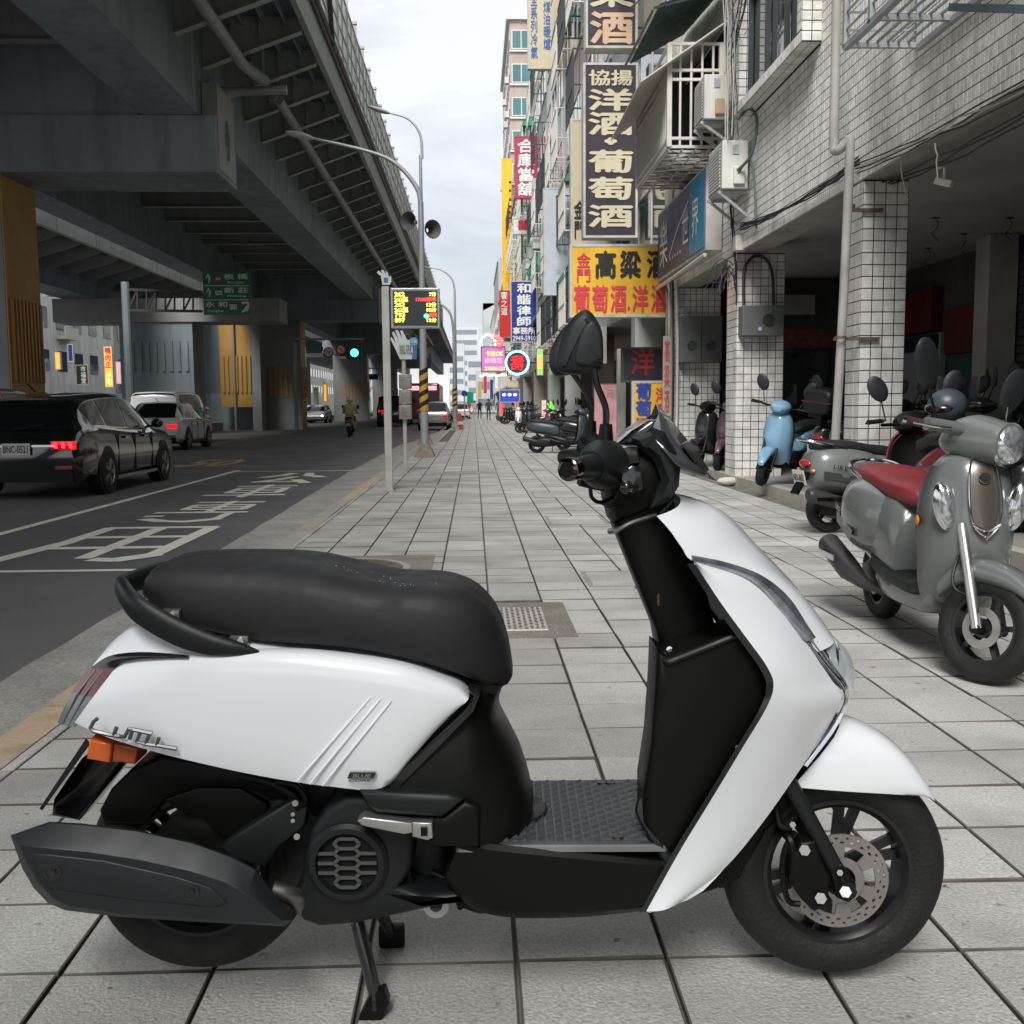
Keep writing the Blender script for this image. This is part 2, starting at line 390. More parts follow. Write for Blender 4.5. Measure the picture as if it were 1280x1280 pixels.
MB().lathe([(0, .004), (0, .007), (.47, .007), (.47, .004)], (0, 0, 0), (0, 0, 1), 40).build('ring', concrete, c)
MB().lathe([(0, .007), (0, .011), (.41, .011), (.415, .007)], (0, 0, 0), (0, 0, 1), 40).build('lid', iron, c)
mb = MB()
for i in range(-12, 13):
    for j in range(-12, 13):
        x, y_ = i*.031, j*.031
        if math.hypot(x, y_) < .37: mb.box(x-.011, x+.011, y_-.011, y_+.011, .011, .015)
tag(mb.build('stud', iron, c), kind='stuff')
cov = mat('cover_plate_grey', (.3, .29, .26), .6, metal=.15, var=.15, bump=.3, bs=60)
for i, (x0, x1, y0, y1, nm) in enumerate([(.72, 1.33, 6.45, 7.05, 'flush paving-filled utility cover nearest the steering column'),
        (.72, 1.3, 9.9, 10.7, 'flush utility cover with a steel rim just left of the mirror-side handlebar'),
        (.74, 1.32, 12.9, 13.7, 'small flush utility cover further along the paving line'),
        (-1.2, -.3, 14.6, 15.1, 'flat grey cover strip beside the foot of the bus display post'),
        (-.55, .4, 17.6, 18.2, 'pale cover strip across the pavement beyond the bus display post')]):
    c = thing('utility_cover', nm, 'cover', ((x0+x1)/2, (y0+y1)/2, 0))
    a, b = (x1-x0)/2, (y1-y0)/2
    MB().box(-a, a, -b, -b+.025, .0, .005).box(-a, a, b-.025, b, .0, .005).box(-a, -a+.025, -b+.026, b-.026, .0, .005).box(a-.025, a, -b+.026, b-.026, .0, .005).build('rim', cov, c)
    MB().box(-a+.03, a-.03, -b+.03, b-.03, -.005, .0035).build('plate', tile_m if i < 3 else cov, c)

# road paint
rp_ = tag(bpy.data.objects.new('road_marking', None), 'white bus-lane box and characters painted on the dark asphalt', 'road marking'); col.objects.link(rp_)
RZ = -.096
mb = MB()
def q(p): mb.add([(x, y, RZ) for x, y in p], [(0, 1, 2, 3)])
q([(-4.83, 8.0), (-4.72, 8.0), (-4.66, 21), (-4.78, 21)])
q([(-4.7, 8.02), (-2.5, 8.0), (-2.5, 8.1), (-4.7, 8.12)])
q([(-4.65, 20.5), (-2.2, 20.5), (-2.2, 20.62), (-4.65, 20.62)])
mb.build('border', line_w, rp_)
# hand-built strokes of the painted characters (far to near)
def strokes(ch, x0, x1, y0, y1, st, wx=.1, wy=.2):
    mb = MB(); W_, D_ = x1-x0, y1-y0
    def P_(u, v): return Vector((x0+u*W_, y0+v*D_, RZ))
    for k, s_ in enumerate(st):
        pts = [P_(*p) for p in s_]
        for i in range(len(pts)-1):
            a, b = pts[i], pts[i+1]; d = (b-a).normalized()
            # width: strokes along the street are thin in x, strokes across are thick in y
            nrm = Vector((-d.y, d.x, 0)); ww = (abs(d.y)*wx+abs(d.x)*wy)*1.25
            a2, b2 = a-d*ww*.2, b+d*ww*.2
            zz = Vector((0, 0, .0004*(k % 5)+.0001*i))
            mb.add([a2-nrm*ww/2+zz, b2-nrm*ww/2+zz, b2+nrm*ww/2+zz, a2+nrm*ww/2+zz], [(0, 1, 2, 3)])
    mb.build('character', line_w, rp_)
strokes('yong', -3.98, -2.72, 8.6, 10.95, [[(.0, .0), (.13, .5), (.14, 1)], [(.14, 1), (.98, 1)], [(.98, 1), (.98, .12), (.8, .0), (.66, .02)], [(.17, .66), (.98, .66)], [(.16, .33), (.98, .33)], [(.56, .06), (.56, 1)]], .12, .13)
strokes('zhuan', -3.85, -2.75, 11.5, 14.0, [[(.2, .94), (.95, .94)], [(.58, 1.0), (.58, .42)], [(.25, .78), (.9, .78), (.9, .55), (.25, .55), (.25, .78)], [(.25, .665), (.9, .665)], [(.05, .4), (1, .4)], [(.85, .38), (.85, .1), (.6, .0), (.35, .03), (.12, .12)], [(.05, .25), (.2, .25)]], .09, .12)
strokes('che', -3.85, -2.75, 14.6, 16.9, [[(.1, .9), (.9, .9)], [(.2, .72), (.85, .72), (.85, .34), (.2, .34), (.2, .72)], [(.2, .53), (.85, .53)], [(.0, .16), (1, .16)], [(.52, 0), (.52, 1)]], .1, .14)
strokes('gong', -3.85, -2.75, 17.3, 19.9, [[(.38, 1), (.28, .75), (.05, .55)], [(.66, 1), (.72, .75), (1, .55)], [(.55, .6), (.4, .3), (.15, .1)], [(.15, .1), (.85, .14)], [(.7, .3), (.95, .0)]], .12, .16)
t = thing('speed_marking', 'yellow 50 painted on the asphalt beyond the white box', 'road marking', (-5.9, 24, -.1))
lettering('50', 1.1, 2.8, Matrix.Translation((-5.95, 24, -.097)), line_y, t, bold=.025, ext=.001)
t = thing('lane_marking', 'broken white lane dashes on the far carriageway', 'road marking', (-9, 30, -.1))
mb = MB()
for X in (-8.3, -11.5):
    yy = 20
    while yy < 150: mb.add([(X-.07, yy, RZ), (X+.07, yy, RZ), (X+.07, yy+4, RZ), (X-.07, yy+4, RZ)], [(0, 1, 2, 3)]); yy += 10
mb.add([(-5.1, 22, RZ), (-4.98, 22, RZ), (-4.98, 150, RZ), (-5.1, 150, RZ)], [(0, 1, 2, 3)]) if False else None
for yy in (31, 39, 47, 55):
    mb.add([(-5.1, yy, RZ), (-4.98, yy, RZ), (-4.98, yy+3, RZ), (-5.1, yy+3, RZ)], [(0, 1, 2, 3)])
mb.build('dash', line_w, t)['kind'] = 'stuff'
struct('median', MB().box(-15.6, -14.2, 28, 160, -.3, .35), concrete)

# ================================================================ VIADUCT
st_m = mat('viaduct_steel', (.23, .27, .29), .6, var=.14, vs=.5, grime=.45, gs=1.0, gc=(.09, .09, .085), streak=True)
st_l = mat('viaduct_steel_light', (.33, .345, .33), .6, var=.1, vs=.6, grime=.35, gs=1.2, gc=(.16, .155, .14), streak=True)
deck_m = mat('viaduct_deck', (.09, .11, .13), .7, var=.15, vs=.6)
para_m = mat('parapet_concrete', (.52, .51, .47), .75, var=.12, vs=1, grime=.4, gs=1.2, gc=(.2, .19, .17), streak=True)
via = thing('viaduct', 'elevated grey steel expressway running over the road on piers', 'viaduct', (-8, 0, 0))
YA, YB = -24, 200
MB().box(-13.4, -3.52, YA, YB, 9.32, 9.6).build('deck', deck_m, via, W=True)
MB().box(-3.5, -3.38, YA, YB, 9.05, 10.15).build('edge_beam', st_l, via, W=True)
MB().box(-13.5, -13.42, YA, YB, 9.05, 10.3).build('edge_beam', st_l, via, W=True)
for gx0, gx1 in ((-6.82, -5.62), (-13.1, -12.0)):
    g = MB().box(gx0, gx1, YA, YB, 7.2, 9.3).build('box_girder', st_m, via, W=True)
    mb = MB(); yy = YA+1
    while yy < 110: mb.box(gx1+.002, gx1+.014, yy, yy+.12, 7.25, 9.2); yy += 9.0
    mb.build('splice_plate', st_l, g)['kind'] = 'stuff'
bm_ = MB(); yy = -8.0; rp = MB()
brk = []
while yy < 130:
    # tapered cantilever bracket with bottom flange
    m1 = MB(); m1.add([(-5.6, yy, 8.25), (-3.52, yy, 9.0), (-3.52, yy, 9.3), (-5.6, yy, 9.3), (-5.6, yy+.03, 8.25), (-3.52, yy+.03, 9.0), (-3.52, yy+.03, 9.3), (-5.6, yy+.03, 9.3)],
        [(0, 1, 2, 3), (4, 7, 6, 5), (0, 4, 5, 1), (1, 5, 6, 2), (0, 3, 7, 4)])
    m1.add([(-5.6, yy-.09, 8.23), (-3.52, yy-.09, 8.98), (-3.52, yy+.12, 8.98), (-5.6, yy+.12, 8.23), (-5.6, yy-.09, 8.248), (-3.52, yy-.09, 8.998), (-3.52, yy+.12, 8.998), (-5.6, yy+.12, 8.248)],
        [(0, 3, 2, 1), (4, 5, 6, 7), (0, 1, 5, 4), (3, 7, 6, 2), (1, 2, 6, 5), (0, 4, 7, 3)])
    for sx in (-5.0, -4.4, -3.9): m1.box(sx, sx+.02, yy-.08, yy, 8.3+(sx+5.6)*.36, 9.3)
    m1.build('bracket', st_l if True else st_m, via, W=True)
    yy += 2.06
# deck ribs along the street between brackets, and cross ribs between the girders
mb = MB()
for x in (-5.2, -4.75, -4.3, -3.85): mb.box(x, x+.02, YA, 130, 9.12, 9.32)
tag(mb.build('deck_rib', st_m, via, W=True), kind='stuff')
mb = MB(); yy = -7.0
while yy < 130:
    mb.box(-11.98, -6.84, yy, yy+.03, 8.5, 9.3); mb.box(-11.98, -6.84, yy-.12, yy+.15, 8.47, 8.495); yy += 2.9
tag(mb.build('cross_rib', st_l, via, W=True), kind='stuff')
# pier caps and piers
ochre = mat('pier_ochre_panel', (.42, .24, .06), .55, var=.12, vs=.8, grime=.25, gs=1, gc=(.2, .11, .03), streak=True)
pgrey = mat('pier_grey_panel', (.24, .245, .24), .55, var=.1, vs=.8, grime=.3, gs=1, gc=(.18, .175, .165), streak=True)
for i, yc in enumerate((-14.5, 22.5, 60, 97, 134)):
    cp = MB().box(-13.8, -5.3, yc, yc+1.9, 6.05, 7.19).build('pier_cap', st_m, via, W=True)
    MB().box(-13.6, -6.9, yc+.1, yc+1.8, 7.2, 9.3).build('pier_cap_web', st_m, cp)
    MB().box(-5.6, -5.28, yc+.2, yc+1.7, 6.15, 7.9).build('end_plate', st_l, cp)
    MB().tube([(-5.26, yc+1.0, 6.5), (-5.2, yc+.85, 6.9), (-5.26, yc+.9, 7.3)], .03, 6).box(-5.28, -5.25, yc+.85, yc+1.15, 6.8, 7.05).build('hatch_handle', st_m, cp)
    MB().box(-12.9, -9.82, yc+.1, yc+1.8, -.2, 6.045).build('pier', pgrey, via, W=True)
    x1 = -9.78
    MB().box(-9.81, x1, yc+.1, yc+1.8, -.2, 6.04).build('pier_facing', ochre, via, W=True)
    mb = MB()
    for k in range(9): mb.box(x1, x1+.06, yc+.18+k*.18, yc+.27+k*.18, 1.75, 3.5)
    for k in range(6): mb.box(-11.9+k*.3, -11.76+k*.3, yc+.04, yc+.1, 1.75, 3.5)
    mb.build('rib_panel', ochre if i != 1 else ochre, via, W=True)
# pipes under the cantilever
pipe_m = mat('pipe_steel_grey', (.3, .3, .29), .5, metal=.2, var=.12, vs=2)
MB().tube([(-4.75, -10, 8.35), (-4.75, 17, 8.3), (-4.72, 22.6, 8.25), (-4.45, 23.6, 8.2)], .12, 12).build('drain_pipe', pipe_m, via, W=True)
MB().tube([(-5.5, 23.7, 8.0), (-4.0, 23.7, 8.05)], .1, 12).build('drain_pipe', pipe_m, via, W=True)
MB().tube([(-4.6, 26, 8.5), (-4.55, 60, 8.2), (-4.6, 120, 8.2)], .12, 12).build('drain_pipe', pipe_m, via, W=True)
mb = MB()
for yy in range(-8, 110, 3): mb.lathe([(.121, 0), (.135, 0), (.135, .06), (.121, .06)], (-4.75 if yy < 23 else -4.57, yy, 8.33), (0, 1, 0), 12)
mb.build('pipe_collar', st_m, via, W=True)
mb = MB()
for yy in range(-6, 110, 6): mb.cyl((-4.75 if yy < 23 else -4.57, yy, 8.33), (-4.75 if yy < 23 else -4.57, yy, 9.3), .05, 6)
mb.build('pipe_hanger', st_m, via, W=True)['kind'] = 'stuff'
# cable pipes along the outer face of the edge beam
dk = mat('dark_conduit', (.04, .037, .037), .5, var=.1)
for k, (dx, z) in enumerate(((-3.33, 10.05), (-3.3, 9.9), (-3.34, 9.76))):
    MB().tube([(dx, YA, z), (dx, YB, z)], .05, 8).build('conduit', dk, via, W=True)
MB().tube([(-3.32, 26.6, 9.8), (-3.28, 26, 10.0), (-3.26, 25.3, 10.9), (-3.35, 24.5, 11.6), (-3.4, 23.8, 12.2)], .06, 8, 14).build('conduit', dk, via, W=True)
# noise barrier: posts, rails, glazed panels
bglass = mat('barrier_glass', (.62, .72, .7), .25, var=.08, vs=.7, spec=.5, alpha=.8, grime=.3, gs=.6, gc=(.62, .55, .38))
post_m = mat('barrier_post', (.34, .33, .31), .5, metal=.2)
yy = -8; pm = None; gm = None; rm = None
k = 0
while yy < 120:
    if pm is None:
        o = MB().box(-3.47, -3.38, 0, .09, 10.15, 12.5).build('barrier_post', post_m, via, W=True); pm = o.data; pinv = o.matrix_parent_inverse.copy(); o.location = (0, yy, 0)
        o2 = MB().box(-3.44, -3.42, .1, 2.09, 10.2, 12.2).build('barrier_pane', bglass, via, W=True); gm = o2.data; o2.location = (0, yy, 0)
        o3 = MB().box(-3.45, -3.4, .1, 2.09, 11.1, 11.14).box(-3.45, -3.4, .1, 2.09, 11.65, 11.69).box(-3.45, -3.4, .1, 2.09, 12.2, 12.25).box(-3.45, -3.4, .1, 2.09, 10.6, 10.64).box(-3.45, -3.4, 1.08, 1.11, 10.2, 12.2).build('barrier_rail', post_m, via, W=True); rm = o3.data; o3.location = (0, yy, 0)
    else:
        for nm, me in (('barrier_post', pm), ('barrier_pane', gm), ('barrier_rail', rm)):
            o = inst(nm, me, via, (0, yy, 0)); o.matrix_parent_inverse = pinv
    yy += 2.13
mb = MB()
for k in range(int(120/2.13)): mb.box(-3.5, -3.36, -8+k*2.13-.03, -8+k*2.13+.12, 12.5, 12.58)
tag(mb.build('post_cap', post_m, via, W=True), kind='stuff')

# second viaduct (ramp) beyond
v2 = thing('ramp_viaduct', 'lower ramp viaduct on the left with a bright white parapet and dark ribs beneath', 'viaduct', (-20, 40, 0))
MB().box(-15.2, -15.0, 10, 160, 7.58, 8.35).build('parapet', para_m, v2, W=True)
mb = MB(); yy = 11
while yy < 80: mb.box(-14.998, -14.985, yy, yy+.04, 7.6, 8.3); yy += 4
mb.build('parapet_joint', st_m, v2, W=True)
MB().box(-22, -15.22, 10, 160, 7.75, 8.0).build('deck', deck_m, v2, W=True)
mb = MB(); yy = 11
while yy < 120:
    mb.add([(-15.22, yy, 7.5), (-17.2, yy, 6.9), (-22, yy, 6.9), (-22, yy, 7.74), (-15.22, yy, 7.74), (-15.22, yy+.05, 7.5), (-17.2, yy+.05, 6.9), (-22, yy+.05, 6.9), (-22, yy+.05, 7.74), (-15.22, yy+.05, 7.74)],
           [(0, 1, 2, 3, 4), (9, 8, 7, 6, 5), (0, 5, 6, 1), (1, 6, 7, 2)]); yy += 2.2
mb.build('bracket', st_l, v2, W=True)
MB().box(-19.2, -17.6, 10, 160, 6.3, 7.74).build('box_girder', st_m, v2, W=True)
# pier cap of the ramp joined to the wide grey wall under it
MB().box(-19.6, -9.1, 50, 52.2, 5.2, 6.29).build('pier_cap', pgrey, v2, W=True)
MB().box(-16.6, -13.2, 50.1, 52.1, -.2, 5.19).build('pier', st_m, v2, W=True)
mb = MB()
for k in range(9): mb.box(-16.45+k*.36, -16.3+k*.36, 50.02, 50.1, 2.9, 4.3)
mb.build('rib_panel', st_m, v2, W=True)
MB().box(-16.9, -14.2, 61, 62.6, -.2, 6.3).build('pier', st_m, v2, W=True); MB().box(-16.9, -14.2, 90, 92, -.2, 6.3).build('pier', st_m, v2, W=True)
MB().box(-13.9, -12.2, 58.2, 58.4, 1.2, 6.0).build('pier_facing', ochre, v2, W=True)
mb = MB()
for k in range(7): mb.box(-13.75+k*.24, -13.66+k*.24, 58.1, 58.19, 2.0, 4.0)
mb.build('rib_panel', ochre, v2, W=True)
MB().cyl((-13.1, 58.05, -.1), (-13.1, 58.05, 6.0), .07, 10).build('drain_pipe', pgrey, v2, W=True)
MB().box(-12.19, -11.7, 58.2, 59.5, -.1, 6.0).build('pier', pgrey, v2, W=True)
MB().box(-26, -12.2, 59.6, 60.6, -.1, 2.0).build('wall', st_m, v2, W=True)
# ================================================================ THE WHITE SCOOTER (nearest), drawn on planes parallel to its own centre plane
D0 = 1.98
ORG = fwd0*D0
def P(px, py, b=0.):
    r = ray(px, py); t = (D0-b)/r.dot(fwd0); p = r*t
    return p.dot(right0), H+p.z
def P3(px, py, b=0.):
    x, z = P(px, py, b); return Vector((x, -b, z))
white = mat('white_paint', (.78, .8, .82), .22, var=.012, vs=4, coat=1, spec=.5)
blk = mat('black_plastic', (.0045, .0045, .004), .42, var=.15, vs=6, spec=.2)
blk2 = mat('black_plastic_grey', (.009, .0098, .0105), .48, var=.12, vs=6, spec=.35)
blkg = mat('black_gloss', (.012, .012, .013), .18, var=.1, coat=.5)
seat_m = mat('seat_vinyl', (.013, .013, .0138), .62, var=.1, vs=9, bump=.08, bs=420, spec=.4)
rub = mat('tyre_rubber', (.006, .006, .0055), .7, var=.2, vs=10, bump=.3, bs=120, grime=.2, gs=9, gc=(.014, .013, .012))
rimm = mat('rim_black', (.02, .02, .021), .3, metal=.3, var=.1)
chr_ = mat('chrome', (.75, .76, .78), .12, metal=1, var=.05)
alu = mat('aluminium', (.5, .5, .48), .35, metal=.9, var=.12, vs=8)
disc_m = mat('brake_disc_steel', (.36, .34, .31), .4, metal=.8, var=.12, vs=12)
grey_e = mat('emblem_grey', (.1, .105, .105), .35, metal=.6, var=.05)
lens_c = mat('lens_clear', (.33, .37, .42), .06, var=.55, vs=38, spec=.8, coat=1, metal=.9)
lens_d = mat('lens_smoke', (.1, .115, .12), .08, var=.05, coat=1)
lens_r = mat('lens_red', (.11, .005, .01), .1, var=.05, coat=1)
lens_o = mat('lens_orange', (.62, .12, .02), .18, var=.1, coat=.6)
mapm = mat('heat_shield_black', (.0105, .012, .0135), .5, var=.12, vs=5)
sct = thing('scooter', 'white scooter with black seat and black floorboard parked side-on on its stand in the foreground', 'scooter', ORG, -PS)
def pl(pts, bt, b0, b1, bev=.0, sm=0, name='panel', m=blk, par=None, both=False, smooth=True, steps=3):
    if sm: pts = cr(pts, sm, True)
    poly = [P(x, y, bt) for x, y in pts]
    mb = MB().prism(poly, lambda x, z, d: (x, -d, z), b0, b1, bev, steps, both)
    return mb.build(name, m, par or sct, smooth=smooth)
def ploft(st, prof, n=24, ft=0., fb=1., mirror=True, endcap=True):
    st = cr(st, n); rows = []
    for xt, yt, xb, yb, hw in st:
        T = P(xt, yt, hw*ft); B = P(xb, yb, hw*fb); row = []
        for v, w_ in prof: row.append((T[0]+(B[0]-T[0])*v, -hw*w_, T[1]+(B[1]-T[1])*v))
        if mirror: row = row+[(x, -y, z) for x, y, z in row[::-1] if abs(y) > 1e-6 or True]
        rows.append(row)
    mb = MB().grid(rows, closev=mirror)
    if endcap: mb.capend(rows[0][::-1]); mb.capend(rows[-1])
    return mb
def band(A, B, n=24, k=6, bul=.0):
    """patch between two 3-D polylines given as (px,py,b); bulges outward (towards -y) by bul"""
    A = cr(A, n); B = cr(B, n); rows = []
    for a, b in zip(A, B):
        pa, pb = P3(*a), P3(*b); rows.append([pa.lerp(pb, j/k)+Vector((0, -bul*math.sin(math.pi*j/k), 0)) for j in range(k+1)])
    return rows
def mir(rows): return [[Vector((p.x, -p.y, p.z)) for p in r_] for r_ in rows]
def both_sides(rows, name, m, par=None, solid=.004, **k):
    MB().grid(rows).build(name, m, par or sct, smooth=True, solid=0, weld=True, **k)
    MB().grid(mir(rows)).build(name, m, par or sct, smooth=True, solid=0, weld=True, **k)
# --- rear side panels
st = [(150, 828, 91, 905, .135), (175, 823, 125, 921, .15), (220, 820, 180, 939, .168), (290, 819, 250, 957, .182), (370, 820, 330, 974, .19), (440, 827, 410, 986, .192), (500, 837, 476, 988, .19), (545, 851, 512, 952, .186), (572, 861, 545, 915, .18), (586, 872, 576, 884, .174)]
prof = [(0, .5), (-.03, .86), (0, .94), (.05, .985), (.14, 1.0), (.4, 1.015), (.7, 1.0), (.93, .965), (1, .94), (1.0, .88), (.97, .7)]
MB().grid([[Vector(p) for p in r_] for r_ in [[(T[0]+(B[0]-T[0])*v, -hw*w_, T[1]+(B[1]-T[1])*v) for v, w_ in prof] for T, B, hw in [(P(a, b, h*.95), P(c, d, h), h) for a, b, c, d, h in cr(st, 40)]]]).build('side_panel', white, sct, smooth=True, weld=True, ang=60)
MB().grid([[(T[0]+(B[0]-T[0])*v, hw*w_, T[1]+(B[1]-T[1])*v) for v, w_ in prof] for T, B, hw in [(P(a, b, h*.95), P(c, d, h), h) for a, b, c, d, h in cr(st, 40)]]).build('side_panel', white, sct, smooth=True, weld=True, ang=60)
# black rubber edge behind the panel's front rim
pl([(470, 990), (579, 890), (592, 872), (585, 862), (600, 868), (592, 890), (492, 994)], .165, -.165, .165, .004, name='edge_trim', m=blkg)
# top cowl under the seat
st = [(121, 822, 112, 838, .10), (140, 800, 128, 830, .118), (160, 786, 150, 827, .13), (185, 781, 200, 823, .15), (230, 784, 250, 822, .165), (300, 797, 320, 821, .172), (380, 808, 400, 822, .176), (450, 814, 460, 829, .176), (520, 827, 530, 844, .172), (560, 845, 572, 862, .165)]
ploft(st, [(0, 0), (0, .55), (.12, .7), (.5, .86), (1, .96), (1.5, .93), (1.5, 0)], 30, ft=.7, fb=.95).build('top_cowl', white, sct, smooth=True, weld=True, ang=50)
# dark inlay and tail lamp
A = [(72, 903, .085), (86, 872, .092), (100, 850, .1), (117, 832, .11), (140, 819, .128), (180, 815, .15), (236, 819, .166)]
B = [(95, 909, .125), (112, 880, .13), (130, 852, .134), (147, 832, .138), (165, 825, .15), (195, 823, .162), (236, 823, .172)]
rws = band(A, B, 48, 4, .004)
for seg, nm, m in (((0, 10), 'tail_lamp_clear', lens_d), ((10, 22), 'tail_lamp_red', lens_r), ((22, 48), 'tail_inlay', blkg)):
    s_ = rws[seg[0]:seg[1]+1]
    o = MB().grid(s_).build(nm, m, sct, smooth=True, weld=True); MB().grid(mir(s_)).build(nm, m, sct, smooth=True, weld=True)
    rear = [[Vector((r_[0].x-.012*math.cos(math.pi*j/8-math.pi/2), r_[0].y*math.cos(math.pi*j/8) if False else -(r_[0].y)*(-1+j/4.) , r_[0].z)) for j in range(9)] for r_ in s_]
    if seg[0] < 22: MB().grid(rear).build('tail_lamp_centre' if seg[0] == 0 else 'tail_lamp_centre', lens_r, sct, smooth=True)
mb = MB()
for f in (.3, .62):
    a = rws[0][0].lerp(rws[0][4], f); b = rws[21][0].lerp(rws[21][4], f); mb.tube([a+Vector((0, -.003, 0)), rws[10][0].lerp(rws[10][4], f)+Vector((0, -.006, 0)), b+Vector((0, -.003, 0))], .0016, 5)
mb.build('tail_lamp_rib', lens_d, sct)
# ribs on the side panel
for a, b in (((463, 872), (371, 977)), ((475, 874), (387, 980)), ((489, 876), (403, 982))):
    mb = MB(); pts = []
    for i in range(13):
        f = i/12; x = a[0]+(b[0]-a[0])*f; y = a[1]+(b[1]-a[1])*f; bb = .1925+.0022*math.sin(math.pi*min(1, f*.9+.1)); pts.append(P3(x, y, bb))
    mb.tube(pts, [.0012]+[.0024]*11+[.0018], 6).build('panel_rib', white, sct, smooth=True)
# script emblem
mb = MB()
for s_ in ([(122, 898), (117, 902), (113, 910), (118, 914), (140, 919), (148, 920)], [(146, 909), (142, 919)], [(148, 920), (156, 921), (161, 911), (166, 911), (162, 924)], [(161, 911), (190, 917)], [(176, 914), (171, 927), (182, 930), (186, 920)], [(182, 930), (195, 932), (199, 922)], [(192, 931), (221, 936)]):
    mb.tube([P3(x, y, .1795+.0007*((x-110)/10)**.5) for x, y in s_], .0039, 6)
mb.build('emblem', grey_e, sct, smooth=True)
def lab(px0, py0, px1, py1, hpx, b, s, m, par=sct, name='lettering', bold=.01, shear=.2):
    a, c = P3(px0, py0, b), P3(px1, py1, b); x = (c-a); L_ = x.length; x.normalize(); n_ = Vector((0, -1, 0)); y = n_.cross(x)
    M = Matrix((x, y, n_)).transposed().to_4x4(); M.translation = (a+c)/2
    return lettering(s, L_, hpx/620, M, m, par, bold=bold, ext=.0006, W=False, name=name, shear=shear)
pl([(437, 966), (470, 966), (467, 973), (434, 973)], .196, .19, .1965, 0, name='badge', m=blkg)
lab(441, 969.5, 464, 969.5, 4, .1968, 'BLUE', alu); lab(436, 975.3, 464, 975.3, 2.6, .1965, 'CORE', grey_e, bold=.03)
lab(142, 922.5, 160, 925.5, 2, .187, 'YAMAHA', grey_e)
# --- seat
st = [(188, 742, 189, 748, .07), (190, 722, 194, 762, .105), (205, 703, 212, 776, .125), (240, 698, 250, 789, .14), (310, 697, 320, 803, .15), (380, 701, 380, 808, .158), (430, 711, 430, 812, .16), (490, 724, 490, 822, .155), (550, 726, 545, 836, .148), (590, 738, 580, 848, .135), (618, 764, 604, 857, .115), (634, 800, 622, 861, .088), (641, 838, 634, 856, .06)]
prof = [(0, 0), (0, .42), (.015, .62), (.06, .78), (.16, .9), (.33, .97), (.6, 1.0), (.85, 1.0), (.97, .96), (1.0, .88), (1.0, 0)]
st_ = ploft(st, prof, 44, ft=.3, fb=1).build('seat', seat_m, sct, smooth=True, weld=True, ang=80)
wd = mat('water_drop', (.16, .17, .18), .2, var=0, spec=.5)
mb = MB(); r4 = random.Random(5)
for i in range(150):
    x = r4.gauss(395, 95); y = 701+max(0, x-380)*.17+r4.random()*28
    if 230 < x < 560: p = P3(x, y-1, .03+.002*(y-700)); q_ = r4.uniform(.0006, .0014); mb.sph(p+Vector((0, 0, .001)), q_*1.3, q_, q_*.6, 6, 4)
mb.build('water_drops', wd, st_)['kind'] = 'stuff'
pl([(205, 770), (330, 800), (560, 845), (625, 858), (620, 868), (560, 862), (330, 815), (230, 790)], .1, -.1, .1, 0, name='seat_base', m=blk)
for x, y in ((300, 802), (214, 770)): MB().cyl(P3(x, y, .15), P3(x, y, .158), .006, 10).box(P(x, y, .15)[0]-.018, P(x, y, .15)[0]+.014, -.15, -.1, P(x, y, .15)[1]-.01, P(x, y, .15)[1]+.01).build('hinge_tab', alu, sct)
# --- grab rail
path = [(324, 815, .166, .003), (300, 811, .168, .012), (262, 804, .17, .021), (225, 791, .17, .026), (193, 774, .165, .027), (168, 757, .152, .026), (156, 742, .12, .024), (152, 735, .06, .022), (151, 733, 0, .021)]
path = path+[(324, 815, -.166, .003) if False else None] if False else path
pth = cr(path, 26); C3 = [P3(x, y, b) for x, y, b, h in pth]; hh = [p[3] for p in pth]
C3 = C3+[Vector((c.x, -c.y, c.z)) for c in C3[-2::-1]]; hh = hh+hh[-2::-1]
rows = []
for i, c in enumerate(C3):
    d = (C3[min(i+1, len(C3)-1)]-C3[max(0, i-1)]); d.z = 0; d.normalize(); o_ = Vector((-d.y, d.x, 0)); h = hh[i]; th = min(.011, h*.8)
    rows.append([c+o_*th*.1*s0+o_*th*a+Vector((0, 0, h*b_+.0)) for s0, a, b_ in ((0, -1, .3), (0, -.75, .85), (0, 0, 1.0), (0, .75, .85), (0, 1, .3), (0, 1, -.5), (0, .6, -.95), (0, -.6, -.95), (0, -1, -.5))])
MB().grid(rows, closev=True).capend(rows[0][::-1]).capend(rows[-1]).build('grab_rail', blk2, sct, smooth=True, weld=True, ang=60)
# --- indicator, plate holder
fe = thing if False else None
pl([(113, 923), (140, 929), (138, 953), (109, 948)], .12, .06, .125, .004, name='indicator', m=lens_o)
pl([(140, 930), (171, 937), (167, 957), (138, 953)], .12, .05, .115, .004, name='indicator', m=mat('lens_orange_dark', (.4, .07, .015), .2, coat=.5))
pl([(112, 940), (150, 950), (148, 962), (98, 1027), (63, 1021), (66, 1000), (100, 950)], .05, -.05, .05, .008, name='plate_holder', m=blkg, both=True)
MB().grid([[P3(108, 922, .11), P3(108, 922, -.11)], [P3(49, 1011, .12), P3(49, 1011, -.12)], [P3(53, 1013, .12), P3(53, 1013, -.12)], [P3(113, 930, .11), P3(113, 930, -.11)]], closeu=True).capend([P3(108, 922, .11), P3(49, 1011, .12), P3(53, 1013, .12), P3(113, 930, .11)]).build('licence_plate', blk2, sct)
